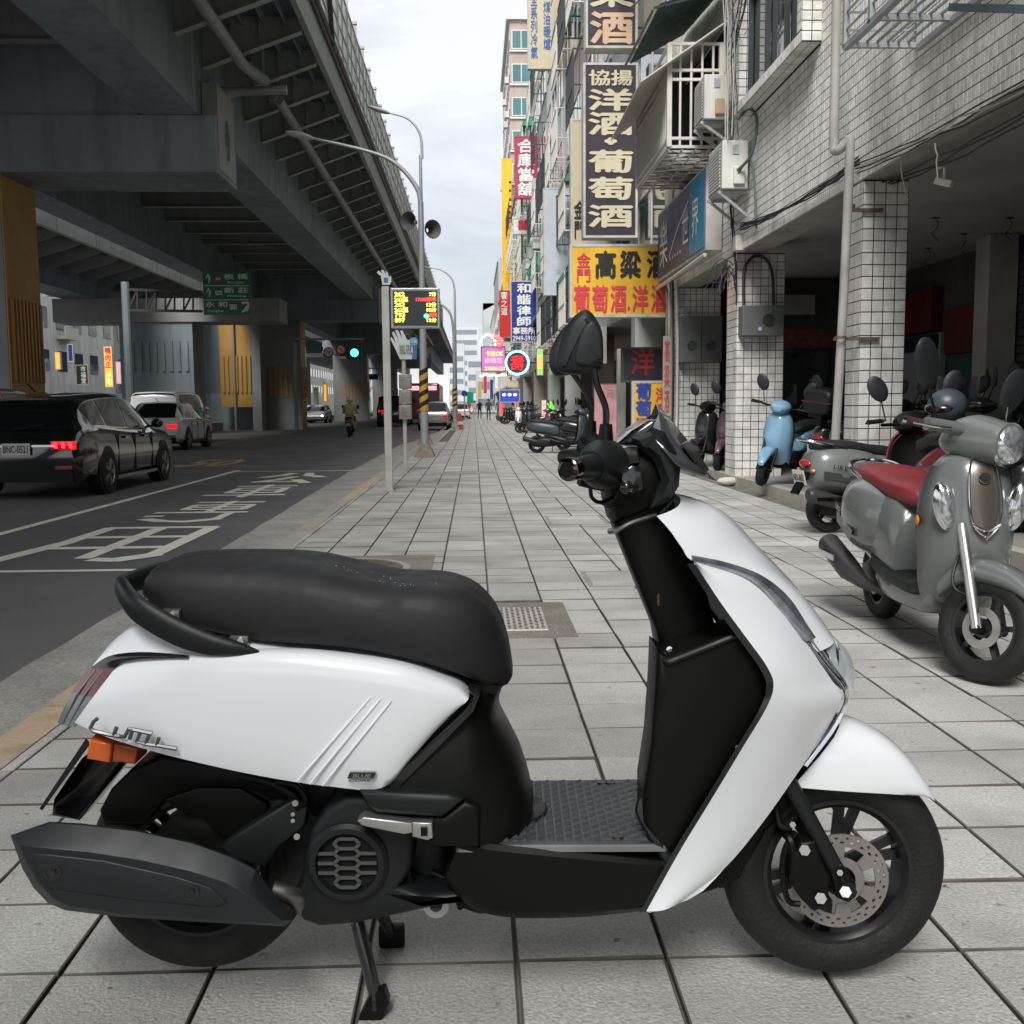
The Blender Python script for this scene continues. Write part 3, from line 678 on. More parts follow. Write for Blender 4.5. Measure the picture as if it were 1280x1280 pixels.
# --- rear wheel
def wheel(c_px, b, r, name, par, spokes=6, rimr=.135, wdt=.048, far=False):
    x, z = P(c_px[0], c_px[1], b); c = Vector((x, -b, z)); ax = (0, -1, 0)
    wh = MB(); t = wdt
    tp = [(rimr+.004, -t*.75), (rimr+.02, -t*.95), (r-.035, -t*1.0), (r-.015, -t*.8), (r-.004, -t*.4), (r, 0), (r-.004, t*.4), (r-.015, t*.8), (r-.035, t*1.0), (rimr+.02, t*.95), (rimr+.004, t*.75)]
    w_ = wh.lathe(tp, c, ax, 64).build(name, rub, par, smooth=True, weld=True, ang=70)
    # tread sipes
    tr = MB()
    for k in range(36):
        a = 2*math.pi*k/36
        for sd_ in (-1, 1):
            pts = []
            for q_ in range(4):
                f = q_/3; aa = a+f*.16+(.05 if sd_ > 0 else 0); rr = r-.0032-.016*(f**2); pts.append(c+Vector((math.cos(aa)*rr, -sd_*t*(.15+.62*f), math.sin(aa)*rr)))
            tr.tube(pts, .0018, 4)
    tr.build('tread_groove', mat('tread_dark', (.004, .004, .004), .9, var=0), w_)['kind'] = 'stuff'
    rm = MB().lathe([(rimr+.006, t*.8), (rimr-.002, t*.82), (rimr-.012, t*.6), (rimr-.014, 0), (rimr-.012, -t*.6), (rimr-.002, -t*.82), (rimr+.006, -t*.8)], c, ax, 64).build('rim', rimm, w_, smooth=True)
    sp = MB()
    for k in range(spokes):
        for da in (-.13, .13):
            a = 2*math.pi*k/spokes+.3; p0 = c+Vector((math.cos(a+da*.6)*.03, 0, math.sin(a+da*.6)*.03)); p1 = c+Vector((math.cos(a+da)*(rimr-.01), 0, math.sin(a+da)*(rimr-.01)))
            sp.bar(p0, p1, .009, .02)
    sp.build('spokes', rimm, w_); MB().cyl(c+Vector((0, -.035, 0)), c+Vector((0, .035, 0)), .036, 20).build('hub', rimm, w_)
    return w_, c
rw, rc = wheel((253, 1074), 0, .218, 'rear_wheel', sct)
fwh, fc = wheel((1040, 1080), 0, .2185, 'front_wheel', sct, rimr=.140)
# rear fender, inner parts
pl([(127, 1030), (124, 1013), (138, 987), (163, 962), (203, 944), (300, 960), (420, 980), (440, 1010), (400, 1025), (350, 1000), (300, 985), (250, 985), (205, 1000), (180, 1032)], .055, -.058, .058, .01, name='rear_fender', m=blk, both=True)
pl([(275, 1060), (300, 1040), (365, 1000), (385, 1008), (380, 1035), (350, 1058), (330, 1085), (290, 1075)], .12, .09, .12, .006, name='muffler_bracket', m=blk2)
pl([(330, 1000), (420, 985), (470, 990), (520, 1010), (560, 1050), (560, 1115), (500, 1120), (400, 1150), (350, 1130), (345, 1080)], .05, -.09, .05, .02, name='engine_block', m=mat('engine_black', (.02, .02, .02), .5, metal=.3, var=.3, vs=20), both=True)
mb = MB()
for x, y in ((369, 1004), (371, 1046), (366, 1018), (366, 1026)): mb.cyl(P3(x, y, .11), P3(x, y, .127), .006 if y in (1004, 1046) else .004, 8)
mb.build('bolt', mat('bolt_zinc', (.22, .22, .21), .4, metal=.8), sct)
MB().tube([P3(345, 978, .12), P3(370, 982, .13), P3(382, 1000, .125), P3(370, 1010, .12)], .006, 8, 10).tube([P3(300, 970, .1), P3(340, 980, .1), P3(372, 1000, .1), P3(376, 1030, .1)], .009, 8, 10).build('hose', blk, sct, smooth=True)
MB().lathe([(0, .03), (.07, .035), (.105, .02), (.108, -.02)], rc, (0, -1, 0), 32).build('drum_cover', blk, rw, smooth=True)
pl([(205, 1000), (245, 985), (300, 985), (335, 1005), (330, 1040), (300, 1052), (268, 1040), (250, 1020), (225, 1015)], .055, .03, .056, .004, name='hugger', m=blk)
# --- muffler
mo = [(13, 1044), (62, 1027), (100, 1029), (170, 1037), (240, 1052), (292, 1071), (314, 1083), (345, 1114), (366, 1146), (352, 1157), (300, 1155), (240, 1152), (150, 1146), (82, 1138), (62, 1130), (42, 1110), (30, 1090)]
mo = [(13, 1044), (62, 1027), (100, 1029), (170, 1037), (240, 1052), (290, 1070), (320, 1086), (366, 1150), (356, 1158), (240, 1152), (150, 1146), (82, 1138), (60, 1129), (42, 1110), (28, 1086)]
mf_ = [(24, 1056), (64, 1061), (110, 1065), (175, 1075), (238, 1089), (282, 1103), (308, 1119), (352, 1151), (344, 1154), (240, 1148), (150, 1142), (86, 1132), (66, 1123), (49, 1104), (36, 1083)]
def ring_(pts, b): return [P3(x, y, b) for x, y in pts]
sh_ = lambda pts, f: [(x+(f_[0]-x)*f, y+(f_[1]-y)*f) for (x, y), f_ in zip(pts, mf_)]
rr_ = [ring_(mo, .11), ring_(mo, .200), ring_(sh_(mo, .06), .207), ring_(sh_(mo, .9), .2375), ring_(mf_, .24)]
mu = MB().grid(rr_, closev=True).capend(rr_[0][::-1]).capend(rr_[-1]).build('muffler', mapm, sct, smooth=True, weld=True, ang=24)
pl([(41, 1066), (60, 1067), (130, 1075), (220, 1095), (262, 1108), (285, 1128), (270, 1134), (180, 1126), (75, 1112), (55, 1108), (47, 1090)], .24, .235, .243, .003, name='heat_shield', m=mapm, par=mu)
for x, y in ((66, 1090), (239, 1115)):
    MB().lathe([(.0, .2405), (.0155, .2405), (.0155, .2445), (.012, .2445), (.012, .2432), (.006, .2432), (.006, .2465), (.0, .2465)], Vector((*[P(x, y, .243)[0]], 0, P(x, y, .243)[1])), (0, -1, 0), 20).build('bolt', blkg, mu, smooth=True)
MB().tube([P3(340, 1112, .15), P3(368, 1120, .14), P3(382, 1135, .1), P3(392, 1138, .04)], .018, 14, 14).build('exhaust_pipe', mat('pipe_dull', (.2, .2, .19), .4, metal=.9), sct, smooth=True)
# --- CVT / fan cover
pl([(378, 1150), (366, 1118), (374, 1105), (382, 1070), (390, 1035), (408, 1008), (432, 992), (455, 992), (480, 1005), (505, 1025), (520, 1045), (515, 1085), (500, 1108), (530, 1118), (585, 1112), (600, 1118), (560, 1130), (500, 1143), (440, 1155), (400, 1158)], .13, .02, .14, .018, name='engine_cover', m=blk2)
gx, gz = P(434, 1079, .15); gc_ = Vector((gx, 0, gz))
MB().lathe([(.054, .13), (.074, .138), (.075, .15), (.068, .157), (.058, .157), (.056, .14)], gc_, (0, -1, 0), 48).build('grille_ring', blk2, sct, smooth=True)
MB().lathe([(0, .1415), (.058, .1415)], gc_, (0, -1, 0), 32).build('grille_recess', mat('void_black', (.004, .004, .004), .9, var=0), sct)
mb = MB(); hw_, hh_ = .034, .0185
for i in range(-2, 3):
    for j in range(-4, 5):
        ox = i*.0385; oz = j*.0185+(.00925 if i % 2 else 0)
        pts = [(ox-.015, oz+.0092), (ox+.015, oz+.0092), (ox+.0235, oz)]; 
        for a, b in ((pts[0], pts[1]), (pts[1], pts[2]), (pts[2], (ox+.015, oz-.0092))):
            if math.hypot(*a) < .058 and math.hypot(*b) < .058: mb.bar(gc_+Vector((a[0], -.15, a[1])), gc_+Vector((b[0], -.15, b[1])), .0022, .006)
mb.build('grille_mesh', mat('grille_grey', (.075, .075, .075), .45, var=.1), sct)
# small metal bits in front of the engine
pl([(494, 1095), (505, 1088), (530, 1100), (540, 1112), (520, 1118), (500, 1112)], .05, .03, .06, .004, name='engine_casting', m=alu)
MB().cyl(P3(513, 1098, .06), P3(513, 1098, .075), .011, 12).cyl(P3(545, 1132, .09), P3(545, 1132, .115), .012, 14).build('bolt', blk2, sct)
MB().lathe([(.012, .1), (.024, .1), (.024, .112), (.012, .112)], Vector((P(545, 1132, .11)[0], 0, P(545, 1132, .11)[1])), (0, -1, 0), 20).build('pivot_ring', alu, sct)
pl([(470, 1125), (540, 1112), (562, 1120), (560, 1140), (530, 1140), (490, 1136)], .1, .06, .1, .006, name='engine_bracket', m=alu)
MB().tube([P3(508, 1080, .1), P3(513, 1112, .1), P3(530, 1120, .09)], .01, 8).tube([P3(560, 1105, .05), P3(590, 1130, .05), P3(610, 1120, .05)], .014, 8, 8).tube([P3(540, 1090, .06), P3(575, 1110, .07), P3(575, 1135, .06)], .006, 8, 8).build('hose', blk, sct, smooth=True)
pl([(560, 1100), (640, 1110), (640, 1140), (600, 1145), (570, 1135)], .03, -.05, .03, .01, name='frame_block', m=blk2)
# passenger peg
pl([(447, 1025), (455, 1020), (515, 1028), (516, 1040), (505, 1042), (452, 1031)], .2, .175, .205, .003, name='foot_peg', m=alu)
pl([(515, 1028), (540, 1029), (541, 1048), (534, 1051), (515, 1046)], .2, .16, .2, .003, name='peg_hinge', m=alu)
MB().box(P(526, 1032, .2)[0], P(526, 1032, .2)[0]+.012, -.204, -.19, P(526, 1044, .2)[1], P(526, 1033, .2)[1]).build('hinge_slot', blk, sct)
# --- centre stand
def stand(b, top, bot, foot):
    mb = MB().tube([P3(*top, b*.6), P3(*bot, b)], [.013, .011], 10); o = mb.build('stand_leg', blkg, sct, smooth=True); return o
a = P3(469, 1268, .13); t_ = P3(447, 1152, .09)
sl_ = MB().tube([t_, Vector((a.x-.0, a.y, .05)), Vector((a.x, a.y, .018))], .0135, 10).build('stand_leg', blkg, sct, smooth=True)
MB().add([a+Vector((-.03, -.012, -a.z)), a+Vector((.012, -.012, -a.z)), a+Vector((.028, -.012, .03)), a+Vector((.02, -.012, .055)), a+Vector((-.008, -.012, .045)), a+Vector((-.03, .012, -a.z)), a+Vector((.012, .012, -a.z)), a+Vector((.028, .012, .03)), a+Vector((.02, .012, .055)), a+Vector((-.008, .012, .045))],
    [(0, 1, 2, 3, 4), (9, 8, 7, 6, 5), (0, 5, 6, 1), (1, 6, 7, 2), (2, 7, 8, 3), (3, 8, 9, 4), (4, 9, 5, 0)]).build('stand_foot', blk, sl_)
a2 = Vector((a.x-.0, .125, a.z)); t2 = Vector((t_.x, .06, t_.z))
sl2 = MB().tube([t2, Vector((a2.x, a2.y, .03))], .0135, 10).build('stand_leg', blkg, sct, smooth=True)
MB().box(a2.x-.025, a2.x+.03, a2.y-.012, a2.y+.012, 0, .05).build('stand_foot', blk, sl2, bevel=.006)
MB().cyl(t_+Vector((0, 0, .01)), t2+Vector((0, 0, .01)), .014, 10).build('stand_bar', blkg, sct)
# --- body under the seat
st = [(548, 846, 633, 852, .10), (556, 872, 624, 876, .125), (543, 905, 626, 900, .14), (520, 940, 642, 932, .155), (492, 975, 656, 960, .165), (470, 1000, 664, 990, .17), (470, 1020, 668, 1012, .172), (520, 1048, 664, 1040, .17)]
rows = []
for x0, y0, x1, y1, hw in cr(st, 24):
    a, b = P(x0, y0, hw), P(x1, y1, hw*.4); r_ = []
    for f, w_ in ((0, .0), (0, .97), (.5, 1.0), (.72, .93), (.88, .75), (.97, .45), (1, 0)): r_.append((a[0]+(b[0]-a[0])*f, -hw*w_, a[1]+(b[1]-a[1])*f))
    rows.append(r_+[(x, -y, z) for x, y, z in r_[-2:0:-1]])
MB().grid(rows, closev=True).capend(rows[0][::-1]).build('under_seat_body', blk, sct, smooth=True, weld=True, ang=50)
pl([(449, 989), (560, 992), (580, 1000), (553, 1022), (470, 1017), (458, 1008)], .19, .1, .195, .012, name='side_ledge', m=blk2)
pl([(480, 1018), (555, 1020), (580, 1000), (600, 1010), (600, 1060), (545, 1060), (500, 1045)], .18, .05, .183, .012, name='side_ledge', m=blk)
# --- floorboard
st = [(575, 1052, 545, 1068, .17), (640, 1060, 590, 1128, .175), (700, 1067, 640, 1150, .175), (770, 1073, 740, 1148, .175), (838, 1079, 810, 1141, .17), (870, 1060, 850, 1130, .15)]
ploft([(575, 1052, 555, 1100, .165), (620, 1058, 590, 1138, .172), (680, 1064, 640, 1150, .176), (740, 1070, 715, 1150, .178), (800, 1076, 775, 1145, .178), (842, 1080, 812, 1140, .174)], [(0, 0), (0, .95), (.06, 1.0), (.5, .99), (.85, .95), (1, .85), (1, 0)], 20, ft=1, fb=.9).build('floor_side', blk, sct, smooth=True, weld=True, ang=35)
zf = P(700, 1057, .17)[1]
nearL, nearR = P(583, 1046, .165), P(835, 1070, .17)
farL, farR = P(662, 962, -.165), P(800, 972, -.165)
fl = MB(); rws_ = []
x0f, x1f = nearL[0], nearR[0]
fl.add([(x0f-.02, -.168, zf-.012), (x1f, -.172, zf-.012), (x1f, .172, zf-.012), (x0f-.02, .168, zf-.012), (x0f-.02, -.162, zf), (x1f, -.166, zf), (x1f, .166, zf), (x0f-.02, .162, zf)],
       [(4, 5, 6, 7), (0, 1, 5, 4), (1, 2, 6, 5), (2, 3, 7, 6), (3, 0, 4, 7)])
fb_ = fl.build('floorboard', mat('floor_mat_grey', (.05, .052, .055), .42, var=.1, vs=8), sct, bevel=.005)
mb = MB()
for i in range(23):
    for j in range(22):
        x = x0f+.01+i*.017; y = -.15+j*.0138
        if x > x1f-.012-.05*(1-abs(y)/.16): continue
        hgt = .0034+.0022*((i+j) % 2)
        mb.add([(x, y, zf-.0005), (x+.015, y, zf-.0005), (x+.015, y+.0125, zf-.0005), (x, y+.0125, zf-.0005), (x+.0135, y+.001, zf+hgt), (x+.0135, y+.0115, zf+hgt)],
            [(0, 1, 4), (1, 2, 5, 4), (2, 3, 5), (3, 0, 4, 5)])
tag(mb.build('grip_pattern', mat('floor_mat_grey', ()), fb_), kind='stuff')
mb = MB()
for x, y in ((763, 979), (772, 1047), (617, 1040), (752, 979)): 
    p = P3(x, y, 0); g = G(x, y, zf); lx = (g-Vector(ORG)).dot(right0); ly = (g-Vector(ORG)).dot(fwd0)
    mb.cyl((lx, ly, zf), (lx, ly, zf+.004), .011, 14)
mb.build('floor_bolt', blkg, fb_)
g = G(628, 1012, zf); lx = (g-Vector(ORG)).dot(right0); ly = (g-Vector(ORG)).dot(fwd0)
MB().lathe([(.0, .006), (.085, .006), (.09, .001)], (lx, 0, zf), (0, 0, 1), 40).build('floor_hump', blk2, fb_, smooth=True)
# --- legshield side panels (white) and front cover
inn = [(868, 703, .196), (900, 752, .2), (935, 800, .203), (958, 832, .205), (967, 856, .205), (958, 885, .205), (928, 935, .203), (890, 998, .198), (852, 1060, .19), (825, 1108, .18), (808, 1139, .172)]
otr = [(870, 701, .19), (930, 716, .16), (975, 752, .135), (1012, 806, .12), (1038, 848, .105), (1052, 872, .1), (1030, 918, .1), (1000, 962, .115), (952, 1030, .14), (905, 1086, .158), (850, 1128, .17)]
rws = band(inn, otr, 50, 8, .012)
# extend tip
both_sides(rws, 'leg_shield', white)
both_sides(band([(850, 1128, .17), (830, 1134, .172), (808, 1139, .172)], [(905, 1086, .158), (870, 1120, .165), (812, 1141, .171)], 6, 3, .0), 'leg_shield_tip', white)
# black rim along the inner edge
inn2 = [(x-9, y+2, b-.004) for x, y, b in inn]
both_sides(band(inn2, inn, 50, 2, .0), 'shield_rim', blkg)
# upper front cover: near inner edge -> crest line -> centre silhouette
e0 = [(821, 645, .165), (838, 664, .18), (852, 684, .19), (868, 702, .196), (930, 716, .163), (972, 746, .14), (1010, 800, .122), (1022, 815, .115)]
e1 = [(850, 621, .06), (890, 632, .05), (915, 648, .045), (945, 680, .04), (980, 716, .035), (1005, 745, .03), (1028, 776, .03), (1038, 790, .03)]
A_, B_ = cr(e0, 40), cr(e1, 40); rows = []
for a, b in zip(A_, B_):
    pa, pb = P3(*a), P3(*b); r_ = []
    for j in range(7):
        f = j/6; p = pa.lerp(pb, f); p.x += .014*math.sin(math.pi*f); p.y -= .012*math.sin(math.pi*f); r_.append(p)
    rows.append(r_+[Vector((p.x, -p.y, p.z)) for p in r_[::-1]])
MB().grid(rows).build('front_cover', white, sct, smooth=True, weld=True, ang=50)
# top lip between cover and column
MB().grid([[P3(821, 645, .165), P3(845, 620, .1), P3(850, 619, 0), Vector((P3(845, 620, .1).x, .1, P3(845, 620, .1).z)), Vector((P3(821, 645, .165).x, .165, P3(821, 645, .165).z))], [P3(826, 655, .14), P3(835, 640, .08), P3(838, 635, 0), Vector((P3(835, 640, .08).x, .08, P3(835, 640, .08).z)), Vector((P3(826, 655, .14).x, .14, P3(826, 655, .14).z))]]).build('cover_lip', white, sct, smooth=True)
# chrome trim / daytime lamp strips
tA = [(864, 694, .2), (905, 702, .18), (950, 718, .158), (985, 745, .14), (1010, 782, .13), (1020, 797, .125)]
tB = [(868, 706, .2), (905, 713, .182), (940, 727, .165), (968, 755, .15), (995, 795, .135), (1004, 803, .13)]
both_sides(band(tA, tB, 30, 3, .003), 'trim_strip', mat('trim_silver_blue', (.5, .55, .63), .1, metal=.85, var=.4, vs=30))
tA = [(1004, 803, .13), (1030, 835, .112), (1055, 868, .1), (1040, 905, .1), (1003, 955, .112)]
tB = [(1024, 800, .1), (1046, 835, .085), (1060, 862, .075), (1047, 905, .08), (1008, 958, .1)]
both_sides(band(tA, tB, 30, 3, .003), 'running_lamp', lens_c)
mb = MB()
for k in range(3):
    f = .25*(k+1); pts = []
    for a, b in zip(cr(tA, 16), cr(tB, 16)): pts.append(P3(*a).lerp(P3(*b), f)+Vector((.001, -.004, 0)))
    mb.tube(pts, .0016, 5)
mb.build('lamp_rib', chr_, sct)
# headlamp
hA = [(1006, 792, .09), (1012, 815, .1), (1030, 842, .1), (1050, 862, .085)]
hB = [(1036, 791, .0), (1056, 812, .0), (1065, 836, .0), (1062, 852, .0)]
rows = []
for a, b in zip(cr(hA, 14), cr(hB, 14)):
    pa, pb = P3(*a), P3(*b); r_ = []
    for j in range(7):
        f = j/6; p = Vector((pa.x+(pb.x-pa.x)*math.sin(f*math.pi/2), pa.y*math.cos(f*math.pi/2), pa.z+(pb.z-pa.z)*f)); r_.append(p)
    rows.append(r_+[Vector((p.x, -p.y, p.z)) for p in r_[-2::-1]])
MB().grid(rows).build('headlamp', mat('headlamp_glass', (.7, .76, .8), .04, var=0, coat=1, alpha=.5, spec=.9), sct, smooth=True)
for sg in (-1, 1):
    c_h = P3(1027, 824, .05); c_h.y *= sg
    MB().lathe([(.01, -.012), (.03, 0), (.04, .02)], c_h, (1, 0, -.1), 20).sph(c_h+Vector((.004, 0, 0)), .011).build('lamp_bowl', chr_, sct, smooth=True)
pl([(1010, 800), (1040, 800), (1050, 830), (1045, 855), (1025, 840)], .03, -.07, .07, 0, name='headlamp_reflector', m=lens_c)
# nose between cover and fender
pl([(905, 720), (985, 745), (1030, 800), (1044, 850), (1040, 900), (1003, 945), (985, 985), (945, 960), (950, 860)], .06, -.09, .09, .02, name='inner_nose', m=blk, both=True)
# inner shield liner and storage box
nI = [(822, 648, .15), (845, 684, .165), (868, 712, .18), (900, 758, .185), (935, 806, .19), (958, 838, .19), (963, 858, .19), (950, 890, .19), (910, 955, .188), (870, 1020, .18), (835, 1085, .17)]
rows = []
for x, y, b in cr(nI, 30):
    p = P3(x, y, b); r_ = []
    for j in range(11):
        a = -1+j/5; r_.append(Vector((p.x+.03*(1-a*a), p.y*-a*-1 if False else p.y*(-a) , p.z)))
    rows.append(r_)
MB().grid(rows).build('shield_liner', blk, sct, smooth=True)
pl([(757, 626), (843, 620), (850, 655), (880, 720), (900, 800), (870, 850), (828, 830), (821, 790), (800, 738), (772, 668)], .06, -.06, .06, .02, name='steering_column_cover', m=blk, both=True)
MB().tube([P3(762, 664, .05), P3(772, 662, .066), P3(790, 652, .068), P3(820, 643, .06)], .006, 8, 10).build('column_band', alu, sct, smooth=True)
pl([(822, 812), (836, 822), (925, 789), (945, 800), (962, 845), (958, 878), (925, 935), (880, 1005), (838, 1078), (806, 1032), (806, 990), (815, 930), (820, 860)], .17, .04, .17, .016, name='storage_box', m=blk, both=True)
mb = MB().tube([P3(822, 812, .13), P3(832, 826, .17), P3(850, 822, .175), P3(935, 788, .175)], .006, 8, 16)
mb.build('box_rim', blk2, sct, smooth=True)
MB().tube([P3(806, 1000, .12), P3(802, 1015, .13), P3(815, 1040, .15), P3(838, 1078, .165)], .012, 8, 14).build('box_skirt', blk2, sct, smooth=True)
MB().obox(P3(823, 750, .066), .004, .003, .022).build('ignition_key', mat('key_brass', (.12, .1, .06), .4, metal=.8), sct)
MB().cyl(P3(837, 812, .1), P3(837, 812, .12), .006, 8).cyl(P3(922, 934, .17), P3(922, 934, .178), .004, 8).build('screw', chr_, sct)
# --- front fender
st = [(1045, 892, 990, 984, .075), (1075, 901, 1025, 987, .078), (1105, 917, 1065, 990, .078), (1130, 940, 1100, 992, .075), (1148, 965, 1132, 994, .068), (1158, 985, 1152, 995, .058), (1161, 993, 1160, 996, .05)]
ploft(st, [(0, 0), (.015, .35), (.08, .65), (.22, .86), (.5, .97), (.85, 1), (1, .99), (1, .9)], 26, ft=0, fb=1, endcap=False).build('front_fender', white, sct, smooth=True, weld=True, ang=60)
pl([(985, 988), (1150, 993), (1120, 975), (1060, 950), (1010, 950)], .055, -.055, .055, .01, name='fender_liner', m=blk, both=True)
pl([(905, 1010), (990, 985), (1000, 1000), (960, 1040), (925, 1100), (905, 1110), (860, 1125)], .05, -.1, .05, .01, name='splash_guard', m=blk, both=True)
# fork, disc, caliper
for sd_ in (1, -1):
    MB().tube([P3(985, 975, .085*1), P3(1062, 1118, .085)] if sd_ > 0 else [Vector((p.x, -p.y, p.z)) for p in (P3(985, 975, .085), P3(1062, 1118, .085))], .0155, 14).build('fork_leg', blk2, sct, smooth=True)
pl([(1036, 1085), (1052, 1078), (1070, 1105), (1070, 1120), (1060, 1128), (1046, 1122)], .095, .07, .1, .006, name='fork_lug', m=blk)
dc = P3(1050, 1101, .06); dc.y = -.055; dcx = fc.copy()
dm = MB(); R0, R1 = .068, .092
nseg = 48
def ringseg(mb, r0, r1, y0, y1, a0, a1, c):
    k = max(1, int(abs(a1-a0)/.13)); rows = []
    for i in range(k+1):
        a = a0+(a1-a0)*i/k; d = Vector((math.cos(a), 0, math.sin(a))); rows.append([c+d*r0+Vector((0, y0, 0)), c+d*r1+Vector((0, y0, 0)), c+d*r1+Vector((0, y1, 0)), c+d*r0+Vector((0, y1, 0))])
    mb.grid(rows, closev=True).capend(rows[0][::-1]).capend(rows[-1])
# perforated disc: three thin rings joined by small bridges leave real holes
c0 = Vector((dc.x, -.058, dc.z))
ringseg(dm, .068, .0745, -.003, .001, 0, 2*math.pi, c0); ringseg(dm, .079, .083, -.003, .001, 0, 2*math.pi, c0); ringseg(dm, .0875, .0935, -.003, .001, 0, 2*math.pi, c0)
for k in range(24):
    a = 2*math.pi*k/24; wdt = .19
    ringseg(dm, .0745, .079, -.003, .001, a+.03, a+wdt, c0); ringseg(dm, .083, .0875, -.003, .001, a+.15, a+.15+wdt, c0)
for k in range(6):
    a = 2*math.pi*k/6+.4; ringseg(dm, .045, .068, -.003, .001, a, a+.45, c0)
ringseg(dm, .03, .047, -.003, .001, 0, 2*math.pi, c0)
dm.build('brake_disc', disc_m, fwh, W=False)
MB().cyl(c0+Vector((0, -.045, 0)), c0+Vector((0, .05, 0)), .016, 16).build('axle', blk2, fwh)
MB().cyl(P3(1057, 1115, .1), P3(1057, 1115, .115), .011, 6).build('axle_nut', alu, sct)
mb = MB(); 
for x, y, r_ in ((1006, 1063, .0105), (1026, 1123, .011), (1050, 1091, .006), (991, 1031, .006)): mb.cyl(P3(x, y, .1), P3(x, y, .112), r_, 6); 
mb.build('bolt', mat('bolt_zinc', (.22, .22, .21), .4, metal=.8), sct)
pl([(988, 1072), (1000, 1052), (1020, 1050), (1028, 1075), (1040, 1095), (1036, 1118), (1042, 1128), (1018, 1140), (1002, 1125), (985, 1100)], .095, .055, .1, .01, name='brake_caliper', m=blk)
MB().tube([P3(995, 1040, .08), P3(982, 1060, .09), P3(978, 1090, .09), P3(985, 1125, .08), P3(1000, 1130, .08)], .006, 8, 18).tube([P3(970, 1000, .06), P3(975, 1030, .08), P3(990, 1035, .085)], .007, 8, 10).tube([P3(960, 1030, .0), P3(985, 1045, .08), P3(992, 1070, .09)], .009, 8, 10).build('brake_hose', blk, sct, smooth=True)
# --- handlebar housing
pl([(757, 612), (752, 590), (775, 562), (808, 556), (838, 562), (851, 580), (850, 606), (842, 622), (812, 640), (768, 657)], .1, -.09, .1, .03, name='handlebar_cowl', m=blk, both=True, steps=2)
pl([(800, 560), (818, 535), (832, 540), (846, 565), (852, 585), (850, 608), (838, 628), (815, 636), (828, 600), (818, 575)], .13, -.12, .13, .012, name='nacelle_side', m=blk2, both=True, steps=1)
pl([(770, 557), (796, 557), (800, 578), (776, 582), (768, 572)], .16, .1, .17, .004, name='brake_reservoir', m=blkg)
# meter hood with glossy display
pl([(773, 556), (788, 541), (812, 525), (821, 524), (824, 545), (808, 555)], .07, -.08, .08, .008, name='meter_hood', m=blkg, both=True)
MB().grid([[P3(773, 553, .07), P3(790, 538, .075), P3(812, 525, .075)], [P3(779, 551, -.075) + Vector((0, 0, .0)), P3(790, 534, -.08), P3(813, 522, -.08)]]).build('meter_glass', mat('meter_glass', (.25, .26, .27), .06, var=.02, coat=1, spec=1), sct, smooth=True)
pl([(800, 560), (792, 548), (815, 540), (836, 552), (846, 566), (822, 572)], .12, -.1, .125, .006, name='hood_side', m=blk2, both=True, steps=1)
# visor
vis = mat('visor_smoke', (.05, .052, .055), .12, var=.2, vs=4, coat=1)
v0, v1, v2_, v3 = P3(821, 503, .0), P3(858, 548, .0), P3(885, 584, .0), P3(897, 602, .0)
w0, w1, w2, w3 = P3(817, 532, .1), P3(819, 549, .13), P3(846, 580, .145), P3(868, 592, .12)
rows = [[w0, (w0+v0)/2+Vector((.008, 0, 0)), v0], [w1, (w1+v1)/2+Vector((.012, -.01, .0)), v1], [w2, (w2+v2_)/2+Vector((.01, -.01, 0)), v2_], [w3, (w3+v3)/2, v3]]
rows = [r_+[Vector((p.x, -p.y, p.z)) for p in r_[-2::-1]] for r_ in rows]
o = MB().grid(rows).build('visor', vis, sct, smooth=True, weld=True, ang=25); sm = o.modifiers.new('solid', 'SOLIDIFY'); sm.thickness = .003
pl([(852, 556), (866, 548), (880, 566), (868, 578)], .1, .085, .1, .002, name='visor_clip', m=blkg)
# grips, levers, mirrors (near = right hand; far = left hand)
def hand(sg):
    S = lambda p: Vector((p.x, p.y*sg, p.z)) if sg < 0 else p
    grip = MB().tube([P3(712, 587, .34), P3(728, 585, .31), P3(742, 583, .27), P3(760, 580, .21)] if sg > 0 else [P3(705, 572, -.33), P3(722, 572, -.28), P3(740, 575, -.2)], [.0165, .0175, .02, .024] if sg > 0 else [.018, .02, .024], 20, 12).build('grip', blk2, sct, smooth=True)
    return grip
gr = hand(1); hand(-1)
e_ = P3(711, 587, .345); d_ = (P3(711, 587, .345)-P3(735, 584, .29)).normalized()
MB().lathe([(.0, .008), (.012, .008), (.0185, .003), (.0195, -.008), (.018, -.02)], e_, d_, 24).build('bar_end', chr_ if False else mat('bar_end_chrome', (.12, .1, .1), .12, metal=1, var=.05), gr, smooth=True)
MB().lathe([(0, .0), (.012, .0), (.013, -.002)], e_+d_*.0085, d_, 20).build('bar_end_cap', blk, gr)
MB().tube([P3(738, 583, .27), P3(750, 581, .245), P3(756, 580, .22)], [.026, .041, .043], 24).build('grip_flange', blk2, gr, smooth=True)
pl([(742, 556), (757, 552), (764, 560), (766, 600), (755, 615), (740, 612), (724, 608), (726, 596), (750, 600)], .22, .15, .22, .008, name='switch_housing', m=blk)
MB().tube([P3(758, 577, .2), P3(790, 575, .1), P3(810, 575, 0), Vector((P3(790, 575, .1).x, .1, P3(790, 575, .1).z))], .014, 10).build('handlebar_tube', blk, sct)
MB().tube([P3(738, 610, .2), P3(740, 622, .19), P3(750, 628, .17), P3(765, 622, .13)], .0035, 8, 12).tube([P3(775, 615, .16), P3(765, 632, .15), P3(752, 628, .12)], .004, 8, 10).build('cable', blk, sct, smooth=True)
